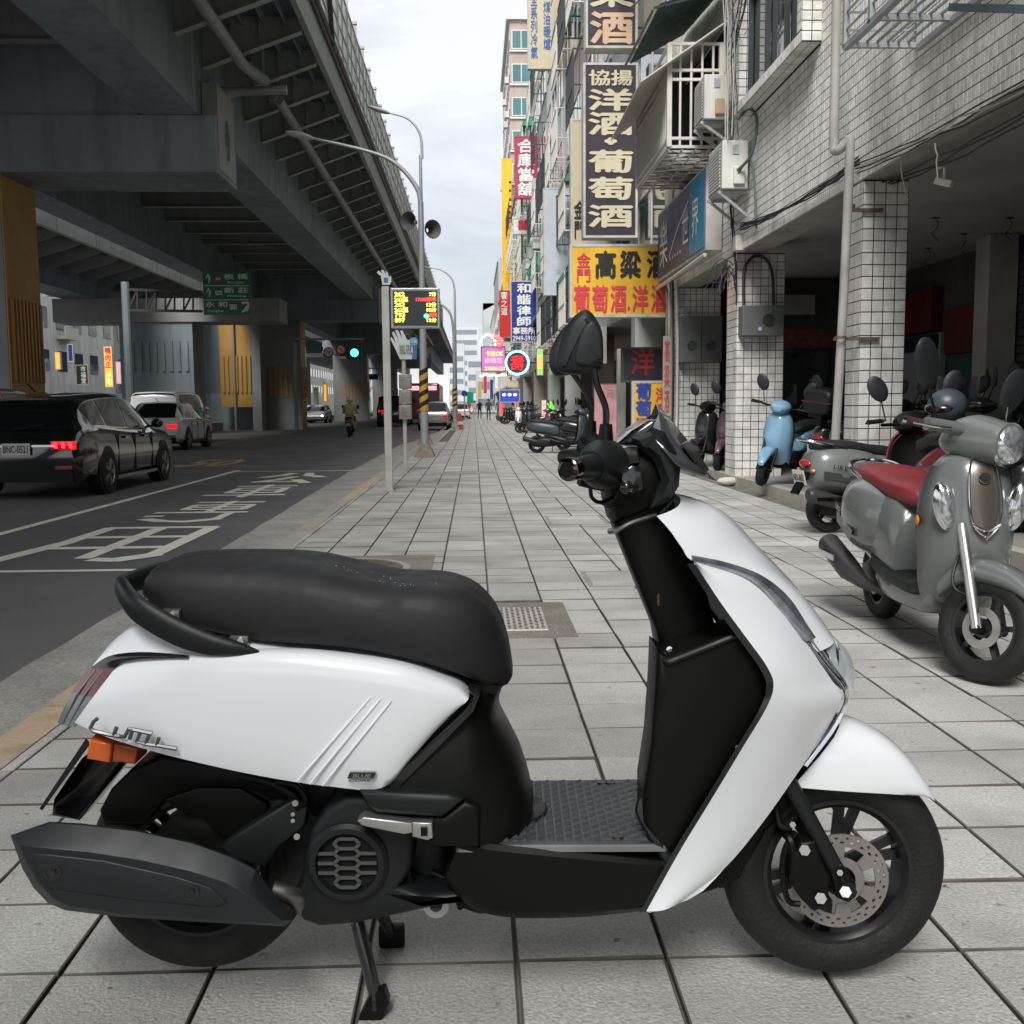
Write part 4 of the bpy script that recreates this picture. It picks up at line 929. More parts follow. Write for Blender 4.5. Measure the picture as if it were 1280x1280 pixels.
MB().tube([P3(795, 610, .17), P3(782, 608, .22), P3(784, 600, .27), P3(786, 598, .31)], [.006, .007, .009, .011], 12, 12).sph(P3(783, 609, .31), .011).build('brake_lever', blkg, sct, smooth=True)
pl([(775, 590), (790, 580), (806, 588), (804, 612), (792, 618), (778, 606)], .17, .12, .17, .006, name='lever_bracket', m=blkg)
for k, (mir_px, b, stem, slv) in enumerate((
        ([(697, 462), (700, 430), (712, 402), (726, 389), (735, 388), (744, 397), (752, 414), (754, 440), (752, 462), (742, 461), (728, 468), (715, 468)], .26, [(741, 455), (746, 480), (757, 510), (757, 535)], [(757.5, 530), (757, 553)]),
        ([(687, 456), (688, 438), (700, 415), (716, 400), (730, 395), (738, 410), (738, 450), (720, 466), (700, 470), (692, 468)], -.2, [(712, 462), (724, 478), (738, 503), (738, 530)], [(739, 526), (738, 548)]))):
    mt = pl(mir_px, b, b-.02, b+.02, .016, sm=40, name='mirror', m=mapm, both=True, steps=3)
    cxm = sum(p[0] for p in mir_px)/len(mir_px)+8; cym = sum(p[1] for p in mir_px)/len(mir_px)+5
    pl([(cxm+(x-cxm)*.62+5, cym+(y-cym)*.7) for x, y in mir_px], b, b+.0, b+.024, .006, sm=40, name='mirror_inset', m=mapm, par=mt)
    bs_ = .22 if k == 0 else -.22
    MB().tube([P3(x, y, b+(bs_-b)*i/3) for i, (x, y) in enumerate(stem)], .0058, 10, 20).build('mirror_stem', blkg, sct, smooth=True)
    MB().tube([P3(*slv[0], bs_), P3(*slv[1], bs_), P3(slv[1][0], slv[1][1]+10, bs_)], [.0105, .0135, .0145], 16).build('stem_boot', blk, sct, smooth=True)
MB().tube([P3(735, 555, -.22), P3(745, 565, -.2), P3(750, 580, -.18)], .03, 14).build('switch_housing', blk, sct, smooth=True)
MB().tube([P3(757, 556, .22), P3(754, 566, .21)], .02, 14).build('mirror_mount', blk, sct, smooth=True)
# ================================================================ TILED ARCADE BUILDING (right)
t_wall = mat('facade_tile', (.8, .785, .73), .4, var=.16, vs=1.3, cell=((0, 5.8, 3.26), (3, .0624, .104), .16), grime=.4, gs=1.1, gc=(.24, .21, .165), streak=True, mottle=.12, ms=18)
t_col = mat('column_tile', (.72, .71, .67), .3, var=.1, vs=2, cell=((3.72, 0, 0), (.11, .5, .112), .1), grime=.5, gs=3, gc=(.2, .19, .175), mottle=.1, ms=25)
grout = mat('dark_grout', (.02, .018, .016), .95, var=.2)
plaster = mat('old_plaster', (.34, .33, .3), .85, var=.12, vs=1.5, grime=.45, gs=1, gc=(.15, .14, .12), streak=True)
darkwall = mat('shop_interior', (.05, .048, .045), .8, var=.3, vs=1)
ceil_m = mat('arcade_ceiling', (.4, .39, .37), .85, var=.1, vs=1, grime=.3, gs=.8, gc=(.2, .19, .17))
terr = mat('terrazzo', (.33, .31, .285), .55, var=.15, vs=2, mottle=.35, ms=90, grime=.3, gs=1.5)
pvc = mat('drainpipe_grey', (.42, .41, .38), .5, var=.15, vs=3, grime=.6, gs=4, gc=(.16, .13, .1), streak=True)
cagew = mat('painted_bar_white', (.62, .6, .54), .5, var=.12, vs=4, grime=.4, gs=4, gc=(.3, .24, .18))
cageg = mat('galvanised_bar', (.4, .42, .42), .45, metal=.5, var=.15, vs=5)
ironb = mat('black_iron', (.03, .032, .035), .5, var=.2)
glassd = mat('window_glass', (.06, .075, .08), .06, var=.2, vs=.8, spec=.9, coat=.6)
alw = mat('window_frame', (.05, .055, .06), .4, var=.1)
XF = 3.72
bld = thing('arcade_building', 'old off-white tiled building over a pillared arcade, filling the right side', 'building', (XF, 12, 0))
MB().box(XF, 9.5, -22, 19.4, 3.46, 14).build('wall', grout, bld, W=True)
MB().box(XF, 4.12, -22, 19.4, 3.25, 3.459).build('beam', plaster, bld, W=True)
MB().box(4.13, 9.4, -22, 19.4, 3.44, 3.458).build('ceiling', ceil_m, bld, W=True)
struct('arcade_floor', MB().box(XF+.12, 9.5, -22, 60, -.2, .12), terr)
for i in range(10):
    yy = 4+i*1.5; inst('arcade_kerb', MATS and (kk := (bpy.data.meshes.get('arcade_kerb_mesh')) or None) or (lambda o: (setattr(o.data, 'name', 'arcade_kerb_mesh'), bpy.data.objects.remove(o, do_unlink=True), bpy.data.meshes['arcade_kerb_mesh'])[2])(MB().box(XF-.02, XF+.115, .01, 1.49, -.05, .122).build('arcade_kerb_src', kerb_m, None, bevel=0)), bld, (-XF, yy-12, 0))
# ---- tiles: collect every candidate, then the 300 that show largest become parts
cand = []   # (size, kind, origin, u, v, n, w, h)
def facepanel(o, u, v, n_, L_, Hh, tw, th, m, jit=.0008, skip=None):
    o, u, v, n_ = Vector(o), Vector(u), Vector(v), Vector(n_)
    nu, nv = max(1, round(L_/tw)), max(1, round(Hh/th)); tw, th = L_/nu, Hh/nv
    for i in range(nu):
        for j in range(nv):
            c_ = o+u*(i+.5)*tw+v*(j+.5)*th
            if skip and skip(c_): continue
            d = c_-Vector((0, 0, H)); dep = d.dot(fw)
            if dep < .5: continue
            sx, sy = 640+F*d.dot(cx)/dep, 640-F*d.dot(cy)/dep
            if not (-200 < sx < 2600 and -300 < sy < 1500): continue
            ca = abs(d.normalized().dot(n_))*(1 if 0 < sx < 1280 and 0 < sy < 1280 else .001); cand.append((tw*th*ca/dep**2, m, c_, u, v, n_, tw-.0085, th-.0085, rnd.uniform(0, jit)))
def tile_geo(mb, c_, u, v, n_, w_, h_, t=.008, bv=.0015):
    a, b = u*w_/2, v*h_/2; a2, b2 = u*(w_/2-bv), v*(h_/2-bv); N_ = n_*t
    mb.add([c_-a-b, c_+a-b, c_+a+b, c_-a+b, c_-a2-b2+N_, c_+a2-b2+N_, c_+a2+b2+N_, c_-a2+b2+N_], [(4, 5, 6, 7), (0, 1, 5, 4), (1, 2, 6, 5), (2, 3, 7, 6), (3, 0, 4, 7)])
inwin = lambda c_: (11.35 < c_.y < 14.05 and c_.z > 4.95) or (15.5 < c_.y < 18.5 and 4.9 < c_.z < 6.6)
facepanel((XF, 3.8, 3.26), (0, 1, 0), (0, 0, 1), (-1, 0, 0), 15.6, 5.2, .0625, .104, t_wall, skip=inwin)
COLS = [(XF, 4.16, 10.0, 10.36), (XF, 4.4, 14.75, 15.3), (XF, 4.5, 19.0, 19.5)]
for x0, x1, y0, y1 in COLS:
    cl = MB().box(x0, x1, y0, y1, .1, 3.249).build('column', grout, bld, W=True)
    facepanel((x0, y0, .0), (1, 0, 0), (0, 0, 1), (0, -1, 0), x1-x0, 3.24, .11, .112, t_col)
    facepanel((x0, y0, .0), (0, 1, 0), (0, 0, 1), (-1, 0, 0), y1-y0, 3.24, .11, .112, t_col)
# window bay frame
wb = MB().box(3.5, XF-.001, 11.3, 14.15, 4.94, 5.06).box(3.5, XF-.001, 11.3, 11.46, 5.061, 9).box(3.5, XF-.001, 13.95, 14.15, 5.061, 9).build('window_surround', grout, bld, W=True)
facepanel((3.5, 11.3, 4.94), (0, 1, 0), (0, 0, 1), (-1, 0, 0), 2.85, .12, .06, .12, t_wall)
facepanel((3.5, 11.3, 4.94), (0, 1, 0), (1, 0, 0), (0, 0, -1), 2.85, .21, .06, .105, t_wall)
for yy in (11.3, 13.95):
    facepanel((3.5, yy, 4.95), (1, 0, 0), (0, 0, 1), (0, -1, 0), .22, 3, .11, .105, t_wall)
    facepanel((3.5, yy, 5.07), (0, 1, 0), (0, 0, 1), (-1, 0, 0), .16, 3, .08, .105, t_wall)
cand.sort(key=lambda c_: -c_[0])
joined = {}
for k, (s_, m, c_, u, v, n_, w_, h_, j) in enumerate(cand):
    if k < 300:
        mb = MB(); tile_geo(mb, Vector((0, 0, 0)), Vector((1, 0, 0)), Vector((0, 1, 0)), Vector((0, 0, 1)), 1, 1, 1, .04) if k == 0 else None
        if k == 0: o = mb.build('tile_unit', t_wall); TM = o.data; bpy.data.objects.remove(o); TM2 = TM.copy(); TM2.materials[0] = t_col
        R3 = Matrix((u*w_, v*h_, n_*(.0035+j))).transposed()
        if R3.determinant() < 0: R3 = Matrix((v*h_, u*w_, n_*(.0035+j))).transposed()
        o = bpy.data.objects.new('tile', TM if m is t_wall else TM2); col.objects.link(o); o.parent = bld
        o.matrix_basis = Matrix.Translation(c_-Vector((XF, 12, 0))) @ R3.to_4x4()
    else: tile_geo(joined.setdefault(m.name, MB()), c_, u, v, n_, w_, h_, .0035+j)
for nm, mb in joined.items():
    o = mb.build('tile', MATS[nm], bld, W=True); o['kind'] = 'stuff'
# window in the bay
wf = MB()
for z0, z1 in ((5.06, 5.12), (6.4, 6.45)): wf.box(3.62, 3.68, 11.46, 13.95, z0, z1)
for yy in (11.47, 12.3, 13.1, 13.9): wf.box(3.62, 3.68, yy, yy+.05, 5.121, 8)
wn = wf.build('window_frame', alw, bld, W=True); MB().box(3.69, 3.7, 11.46, 13.95, 5.06, 8.5).build('glass', glassd, wn).matrix_parent_inverse = wm(wn).inverted()
# interior of the arcade
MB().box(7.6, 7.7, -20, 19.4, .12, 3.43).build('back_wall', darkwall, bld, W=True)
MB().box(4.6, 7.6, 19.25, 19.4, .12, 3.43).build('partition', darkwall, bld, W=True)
for x0 in (4.75, 5.7, 6.65): MB().box(x0, x0+.85, 19.2, 19.245, .14, 2.1).build('glass_door', mat('window_glass_dim', (.03, .035, .035), .08, var=.3, vs=2, coat=1), bld, W=True); MB().box(x0-.04, x0-.002, 19.18, 19.245, .14, 2.1).build('door_frame', mat('shop_frame', (.02, .02, .022), .4), bld, W=True)
MB().box(4.65, 7.5, 19.1, 19.24, 2.15, 2.5).build('shop_board', mat('board_rust', (.1, .03, .02), .6, var=.4, vs=9), bld, W=True)
MB().box(4.9, 6.2, 18.9, 19.05, 2.75, 3.1).build('light_box', mat('light_box_dull', (.2, .2, .19), .5), bld, W=True)
for k in range(6): MB().box(4.95+k*.42, 5.15+k*.42, 19.19, 19.199, .9+.12*(k % 3), 1.5+.1*(k % 2)).build('poster', mat('poster_%d' % (k % 3), ((.25, .22, .16), (.2, .05, .04), (.1, .14, .16))[k % 3], .6, var=.4, vs=25), bld, W=True)
red_d = mat('sign_dark_red', (.07, .006, .006), .5, var=.2, vs=2)
grn_d = mat('sign_dark_teal', (.01, .06, .065), .5, var=.2); blu_d = mat('sign_dark_blue', (.006, .008, .025), .5, var=.2)
pan_g = mat('shop_grey_panel', (.25, .26, .25), .6, var=.1)
gold = mat('sign_letter_gold', (.5, .42, .26), .5, var=.05)
wht = mat('sign_white', (.68, .68, .64), .5, var=.06, vs=2)
def bp(px, py, X=7.55): return PX(px, py, X)
a, b = bp(1180, 415), bp(1128, 560); MB().box(7.5, 7.59, a.y, b.y, .12, a.z).build('shop_panel', pan_g, bld, W=True)
a, b = bp(1228, 362), bp(1188, 420); MB().box(7.45, 7.59, a.y, b.y, 1.9, 2.6).build('shop_sign', red_d, bld, W=True)
a, b = bp(1180, 345), bp(1130, 385); MB().box(7.4, 7.59, a.y+.1, b.y+3, 2.3, 3.0).build('shop_sign', red_d, bld, W=True)
a, b = bp(1180, 390), bp(1130, 410); MB().box(7.42, 7.59, a.y+.05, b.y+3, 2.0, 2.25).build('shop_sign', blu_d, bld, W=True)
a, b = bp(1222, 420), bp(1188, 470); MB().box(7.5, 7.59, a.y, b.y-.05, .12, 1.8).build('shop_door', grn_d, bld, W=True)
MB().box(7.1, 7.5, 14.3, 14.7, .12, 3.43).build('inner_pillar', plaster, bld, W=True)
mb = MB()
for k in range(26): mb.box(7.5, 7.58, 5, 14.25, .2+k*.115, .29+k*.115)
mb.build('roller_shutter', mat('shutter_dark', (.05, .055, .055), .5, metal=.3), bld, W=True)
# hanging wires and a small camera under the ceiling
wire_w = mat('cable_white', (.45, .43, .4), .6); wire_k = mat('cable_black', (.02, .02, .02), .6)
mb = MB()
for px, py in ((1170, 272), (1262, 272), (1205, 292), (1160, 310), (1240, 310)):
    p = PY(px, py, 9.5 if py < 300 else 12); z = 3.44; r_ = ray(px, py); t_ = (z-H)/r_.z; p = Vector((r_.x*t_, r_.y*t_, z))
    mb.cyl(p, p+Vector((0, 0, -.01)), .05, 10); mb.tube([p, p+Vector((.03, 0, -.1)), p+Vector((-.03, .02, -.2)), p+Vector((.04, 0, -.28))], .007, 5, 10)
mb.build('ceiling_wire', wire_k, bld, W=True)
cm = thing('security_camera', 'small white security camera hanging under the arcade beam', 'camera', PX(1180, 228, 3.95))
MB().obox((0, 0, 0), .06, .16, .06, Matrix.Rotation(rd(35), 3, 'Z') @ Matrix.Rotation(rd(20), 3, 'X')).build('body', cagew, cm, bevel=.01)
MB().tube([(0, 0, .03), (0, 0, .12), (-.05, 0, .12)], .012, 6).build('bracket', cagew, cm)
# drainpipe
dp = thing('drainpipe', 'long grey drainpipe with an elbow running down the tiled pillar by the grey scooter', 'drainpipe', (3.62, 10, 0))
pts = [PX(1047, -60, 3.62), PX(1046, 90, 3.62), PX(1044, 176, 3.62), PX(1041, 186, 3.6), PX(1045, 186, 3.55), PX(1058, 174, 3.55), PX(1063, 172, 3.56), PX(1065, 182, 3.58)]
for p in pts: pass
MB().tube([Vector((p.x, 9.9+.04*i, p.z+ (9.9-p.y)*0)) for i, p in enumerate([PY(1047, -60, 9.9), PY(1044, 180, 9.9)])], .042, 12).build('upper_pipe', pvc, dp, W=True, smooth=True)
MB().tube([PY(1044, 176, 9.9), PY(1043, 188, 9.88), PY(1049, 187, 9.82), PY(1058, 178, 9.78), PY(1062, 172, 9.76), PY(1063, 186, 9.75)], .043, 12, 24).build('elbow', pvc, dp, W=True, smooth=True)
MB().tube([PY(1063, 180, 9.75), PY(1053, 400, 9.8), G(1038, 648, 0)+Vector((0, 0, 0))], .042, 14, 24).build('lower_pipe', pvc, dp, W=True, smooth=True)
for px, py in ((1062, 260), (1051, 424)):
    p = PY(px, py, 9.78); MB().lathe([(.045, 0), (.05, 0), (.05, .03), (.045, .03)], p, (0, 0, 1), 14).box(p.x, 3.9, 9.95, 9.99, p.z, p.z+.03).build('pipe_clip', iron, dp, W=True)
dp2 = thing('drainpipe', 'short rusty brown pipe stub at the foot of the near pillar', 'drainpipe', (3.72, 9.8, 0)); p = G(1052, 648, 0)
MB().cyl(p, p+Vector((0, 0, .75)), .035, 10).build('pipe', mat('rusty_pipe', (.28, .2, .14), .7, var=.3, vs=12, grime=.5, gs=8), dp2, W=True)
# window cage, top right
cg = thing('window_cage', 'galvanised grille window cage jutting from the tiled wall at the top right', 'window cage', (3.4, 7, 4.04))
mb = MB(); Z0, XO, Y1_, Y0_ = 4.04, 3.08, 8.76, 4.6
for p0, p1 in (((XO, Y0_, Z0), (XO, Y1_, Z0)), ((3.68, Y0_, Z0), (3.68, Y1_, Z0)), ((XO, Y1_, Z0), (XO, Y1_, 5.8)), ((3.68, Y1_, Z0), (3.68, Y1_, 5.8)), ((XO, 8.2, Z0), (XO, 8.2, 5.8)), ((XO, 7.0, Z0), (XO, 7.0, 5.8)), ((XO, 5.8, Z0), (XO, 5.8, 5.8))): mb.bar(p0, p1, .045)
for yy in (Y1_, 8.15, 7.55, 6.8, 6.0): mb.bar((XO, yy, Z0+.02), (3.68, yy, Z0+.02), .04)
mb.build('frame', cageg, cg, W=True)
for k in range(1, 7): MB().bar((XO+k*.086, Y0_, Z0+.045), (XO+k*.086, Y1_, Z0+.045), .016).build('bar', cageg, cg, W=True)
for k in range(1, 12): MB().bar((XO, Y0_, Z0+k*.14), (XO, Y1_, Z0+k*.14), .014).build('bar', cageg, cg, W=True)
for k in range(1, 12): MB().bar((XO, Y1_, Z0+k*.14), (3.68, Y1_, Z0+k*.14), .014).build('bar', cageg, cg, W=True)
br = thing('steel_bracket', 'blue-grey steel shelf bracket on the tiled wall at the top right corner', 'bracket', (3.5, 6.6, 4.2))
MB().bar(PX(1190, 9, 3.3), PX(1300, 12, 3.3), .05).build('bracket_bar', mat('bracket_blue', (.1, .15, .17), .5), br, W=True)
# air conditioners
acw = mat('air_conditioner_white', (.6, .6, .55), .5, var=.08, vs=3, grime=.35, gs=3, gc=(.33, .3, .24), streak=True)
acy = mat('air_conditioner_ochre', (.42, .3, .2), .5, var=.1)
def aircon(x0, x1, y0, y1, z0, z1, label, grp='air conditioners on the facades', detail=True, cover=acw):
    a = thing('air_conditioner', label, 'air conditioner', ((x0+x1)/2, (y0+y1)/2, z0), 0, grp)
    MB().box(x0+.012, x1, y0, y1, z0, z1).build('case', acw, a, W=True, bevel=.012)
    if detail:
        mb = MB(); n_ = 12
        for k in range(n_): mb.box(x0-.004, x0+.012, y0+.08, y1-.06, z0+.04+(z1-z0-.1)*k/n_, z0+.04+(z1-z0-.1)*(k+.62)/n_)
        mb.build('grille', acw, a, W=True); MB().box(x0+.006, x0+.0118, y0+.08, y1-.06, z0+.04, z1-.06).build('recess', wire_k, a, W=True)
        xm = (x0+x1)/2; MB().box(xm-.02, x1-.05, y0-.05, y0-.001, z0+.05, z0+(z1-z0)*.45).build('pipe_cover', cover, a, W=True, bevel=.015)
        MB().box(xm-.03, xm+.05, y0-.012, y0-.001, z1-.18, z1-.06).build('handle_recess', cageg, a, W=True)
        for yb_ in (y0+.1, y1-.1): MB().bar((x0-.02, yb_, z0-.03), (3.7, yb_, z0-.03), .04).bar((x0, yb_, z0-.03), (3.7, yb_, z0-.35), .035).build('bracket', cageg, a, W=True)
    return a
aircon(3.30, 3.66, 14.0, 14.8, 3.98, 4.6, 'white air conditioner just above the blue sign, lowest on its bracket')
aircon(3.24, 3.6, 14.85, 15.5, 5.1, 5.7, 'white air conditioner with a brown pipe cover beside the white balcony cage', cover=acy)
MB_ = MB().tube([(3.5, 13.98, 4.2), (3.62, 13.7, 4.35), (3.66, 13.6, 4.75), (3.6, 13.8, 4.95), (3.5, 13.95, 4.85)], .02, 8, 16).tube([(3.5, 13.98, 4.15), (3.64, 13.75, 4.25), (3.68, 13.62, 3.4)], .014, 8, 16)
o = MB_.build('coolant_hose', mat('hose_green_grey', (.1, .16, .14), .6)); tag(o, 'looped green-grey hose beside the lower air conditioner', 'hose')
# balcony cage
bc = thing('balcony_cage', 'white barred balcony cage with a sloping sheet roof hanging over the dark vertical sign', 'balcony', (3.3, 17, 4.9))
mb = MB(); x0, x1, y0, y1, z0, z1 = 2.9, 3.7, 15.6, 18.5, 4.9, 6.35
for x in (x0, x1-.04):
    for y in (y0, y1): mb.bar((x, y, z0), (x, y, z1), .07)
for z in (z0, z0+.12, z0+.95, z0+1.08, z1): mb.bar((x0, y0, z), (x0, y1, z), .04).bar((x0, y0, z), (x1, y0, z), .04)
mb.build('frame', cagew, bc, W=True)
for k in range(1, 22): MB().bar((x0, y0+k*(y1-y0)/22, z0), (x0, y0+k*(y1-y0)/22, z1-.2), .025).build('bar', cagew, bc, W=True)
for k in range(1, 5): MB().bar((x0+k*.16, y0, z0), (x0+k*.16, y0, z1), .03).build('bar', cagew, bc, W=True)
mb = MB()
for k in range(13): mb.bar((x0, y0+k*.24, z0-.01), (x1, y0+k*.24, z0-.01), .03)
for k in range(5): mb.bar((x0+k*.2, y0, z0-.04), (x0+k*.2, y1, z0-.04), .02)
for k in range(6): mb.bar((x0, y0+k*.45, z0-.06), (x1, y0+k*.45+.5, z0-.06), .012).bar((x1, y0+k*.45, z0-.06), (x0, y0+k*.45+.5, z0-.06), .012)
mb.build('floor_grid', cagew, bc, W=True)
MB().add([(2.45, 15.4, 5.75), (2.45, 18.7, 5.75), (3.7, 18.7, 6.6), (3.7, 15.4, 6.6), (2.45, 15.4, 5.77), (2.45, 18.7, 5.77), (3.7, 18.7, 6.62), (3.7, 15.4, 6.62)], [(0, 1, 2, 3), (7, 6, 5, 4), (0, 4, 5, 1), (2, 6, 7, 3), (0, 3, 7, 4)]).build('roof_sheet', cagew, bc, W=True)
MB().box(3.2, 3.66, 17, 18.4, 4.95, 6.2).build('stored_goods', alw, bc, W=True)
aw = thing('awning', 'tattered dark green awning over the balcony cage at the top', 'awning', (3.2, 16.5, 7))
MB().add([(2.7, 15.2, 6.75), (2.75, 18.4, 6.95), (3.7, 18.6, 7.5), (3.7, 15.3, 7.1), (2.7, 15.2, 6.6)], [(0, 1, 2, 3)]).build('cloth', mat('awning_dark_green', (.02, .06, .055), .7, var=.3, vs=3), aw, W=True, solid=.02)
MB().bar((2.6, 15.2, 6.7), (3.7, 15.3, 7.0), .03).bar((2.6, 15.3, 6.7), (2.65, 18.4, 6.9), .03).bar((2.9, 15.2, 7.4), (2.3, 15.2, 6.7), .02).build('frame', ironb, aw, W=True)
# wires on the facade
wr = bpy.data.objects.new('facade_cables', None)
mb = MB(); r5 = random.Random(11)
def wire(p0, p1, sag, r_=.006, n=10, m_=None):
    p0, p1 = Vector(p0), Vector(p1); pts = []
    for i in range(n+1):
        f = i/n; p = p0.lerp(p1, f); p.z -= sag*4*f*(1-f); p += Vector((r5.uniform(-1, 1), r5.uniform(-1, 1), r5.uniform(-1, 1)))*.012; pts.append(p)
    (m_ or mb).tube(pts, r_, 5)
mw = MB()
for k in range(5): wire((3.66-.01*k, 10.0, 3.3+.02*k), (3.66-.01*k, 5.0, 3.12+.05*k), .03+.02*k, .007, 14, mw if k % 2 else mb)
for k in range(3): wire((3.9+.05*k, 10, 3.22), (3.8, 5.5, 3.2), .06+.03*k, .008, 14, mb)
wire((3.66, 9.0, 3.2), (3.9, 9.4, 2.95), .02, .006, 6, mw); wire((3.7, 8.4, 3.2), (3.72, 8.4, 2.9), .0, .006, 6, mw)
for k in range(6): wire((3.67, 10.0, 3.38+.015*k), (3.67, 14.4, 3.5+.02*k), .05+.012*k, .009, 14, mb)
for k in range(9): wire((3.45+r5.uniform(-.1, .1), 13.9+r5.uniform(-.2, .5), 4.6), (3.5+r5.uniform(-.2, .1), 13.9+r5.uniform(-.3, .9), 7.6), r5.uniform(-.1, .1), .007, 12, mw if k % 3 else mb)
for k in range(7): wire((3.45, 14+r5.uniform(-.2, .4), 5.6+r5.uniform(0, 1)), (3.3, 12+r5.uniform(-.5, .5), 7.4), .35, .007, 12, mw if k % 2 else mb)
for k in range(6):
    p = Vector((3.45, 14.1, 6.2+.1*k)); wire(p, p+Vector((.12, -.5-.1*r5.random(), -.5+r5.random())), .2, .006, 8, mw)
for k in range(6): wire((3.6, 14.7+r5.uniform(-.2, .1), 3.9), (3.68, 14.6, 3.0-.1*k), .0, .008, 8, mb)
o = mb.build('black_cable', wire_k); tag(o, 'tangle of black cables strung along the tiled facade', 'cables')
o = mw.build('pale_cable', wire_w); tag(o, 'loose pale wires looping over the tiled facade and under the beam', 'cables')
# junction box + meter boxes
box_m = mat('meter_box_grey', (.16, .165, .16), .45, metal=.3, var=.15, vs=5, grime=.3, gs=5)
jb = thing('junction_box', 'small cream junction box over the second pillar with wires below', 'junction box', (3.62, 14.5, 3.05)); a, b = PY(918, 295, 14.5), PY(932, 314, 14.5)
MB().box(a.x, b.x, 14.42, 14.6, b.z, a.z).build('box', cagew, jb, W=True, bevel=.01)
tg = MB(); 
for k in range(14):
    p = Vector((3.5, 14.55, 2.95)); wire(p+Vector((r5.uniform(-.1, .15), 0, .1)), p+Vector((r5.uniform(-.3, .2), r5.uniform(-.1, .1), -r5.uniform(.1, .4))), r5.uniform(-.2, .1), .008, 8, tg)
tag(tg.build('wire_tangle', wire_k), 'bundle of loose black wires beside the second pillar', 'cables')
a, b = PY(925, 383, 14.65), PY(976, 420, 14.65)
mbx = thing('meter_box', 'grey metal meter box with one round window on the second pillar', 'meter box', ((a.x+b.x)/2, 14.65, b.z))
MB().box(a.x, b.x, 14.5, 14.74, b.z, a.z).build('case', box_m, mbx, W=True, bevel=.008)
c_ = PY(961, 400, 14.49); MB().lathe([(0, 0), (.075, 0), (.08, -.012), (.085, 0)], c_, (0, 1, 0), 24).build('dial_window', glassd, mbx, W=True)
c_ = PY(950, 411, 14.49); MB().cyl(c_, c_+Vector((0, -.004, 0)), .03, 16).build('sticker', mat('sticker_blue_white', (.4, .5, .55), .5), mbx, W=True)
MB().tube([PY(930, 383, 14.62), PY(930, 340, 14.66), PY(940, 322, 14.66), PY(955, 322, 14.66), PY(965, 340, 14.66), PY(967, 383, 14.64)], .022, 8, 20).build('conduit', wire_k, mbx, W=True)
a, b = PY(849, 396, 18.85), PY(900, 453, 18.85)
mbx = thing('meter_box', 'grimy double meter box with two round windows on the third pillar', 'meter box', ((a.x+b.x)/2, 18.85, b.z))
MB().box(a.x, b.x, 18.7, 18.98, b.z, a.z).build('case', box_m, mbx, W=True, bevel=.008)
for px in (865, 889): c_ = PY(px, 432, 18.69); MB().lathe([(0, 0), (.075, 0), (.08, -.012), (.085, 0)], c_, (0, 1, 0), 20).build('dial_window', glassd, mbx, W=True)
MB().box((a.x+b.x)/2-.005, (a.x+b.x)/2+.005, 18.695, 18.7, b.z+.02, a.z-.02).build('seam', wire_k, mbx, W=True)
# bundle of pipes left of pillar 3
mb = thing('pipe_bundle', 'bundle of thin rusty pipes and cables beside the double meter box', 'pipes', (3.6, 18.9, 0))
for px, r_, m in ((836, .03, pvc), (841, .02, wire_k), (833, .018, mat('rusty_pipe', ())), (846, .025, cagew)):
    a, b = PY(px, 350, 18.9), PY(px-1, 545, 18.9); MB().tube([a, (a+b)/2+Vector((.02, 0, 0)), Vector((b.x, b.y, .12))], r_, 8, 8).build('pipe', m, mb, W=True)
posting = thing('sign_strip', 'narrow vertical strip of faded red lettering on the pipe bundle', 'sign', PY(834, 480, 18.8)); a = PY(829, 420, 18.8); b = PY(838, 520, 18.8)
MB().box(a.x, b.x, 18.8, 18.82, b.z, a.z).build('board', plaster, posting, W=True); lettering('高粱酒', (b.x-a.x)*.7, (a.z-b.z)*.92, facing(((a.x+b.x)/2, 18.795, (a.z+b.z)/2), (0, -1, 0)), mat('faded_red', (.45, .07, .05), .6), posting, vertical=True, bold=.02)
cabin = thing('cloth_bundle', 'crumpled pale cloth lying at the foot of the second pillar', 'cloth', G(910, 606, 0)); 
mbb = MB(); mbb.sph((0, 0, .05), .16, .1, .06, 12, 8); mbb.sph((.1, .02, .04), .1, .08, .05, 10, 7); o = mbb.build('cloth', mat('pale_cloth', (.5, .46, .4), .9, bump=1, bs=25), cabin, smooth=True)
tx = bpy.data.textures.new('crumple', 'CLOUDS'); tx.noise_scale = .06; dmod = o.modifiers.new('d', 'DISPLACE'); dmod.texture = tx; dmod.strength = .05

# ================================================================ SIGNS
frame_w = mat('sign_frame_pale', (.5, .49, .45), .5, var=.1, grime=.3, gs=4)
frame_k = mat('sign_frame_dark', (.06, .06, .06), .5)
dkpurple = mat('sign_aubergine', (.028, .02, .032), .5, var=.15, vs=2)
cream_l = mat('letter_cream', (.6, .54, .38), .5, var=.06)
yel = mat('sign_yellow', (.72, .42, .03), .5, var=.12, vs=2); redl = mat('letter_red', (.6, .045, .06), .5); blkl = mat('letter_black', (.02, .018, .015), .5)
cream = mat('sign_cream', (.55, .49, .33), .6, var=.12, vs=2, grime=.3, gs=2, gc=(.3, .25, .18)); blul = mat('letter_blue', (.04, .11, .35), .5)
cri = mat('sign_crimson', (.42, .04, .09), .5, var=.08); redb = mat('sign_red', (.5, .02, .02), .5); blub = mat('sign_blue', (.015, .03, .22), .5, var=.06)
whl = mat('letter_white', (.75, .74, .7), .5); pale = mat('sign_washed_blue', (.46, .49, .54), .6, var=.08, grime=.3, gs=1.5, gc=(.4, .4, .42), streak=True)
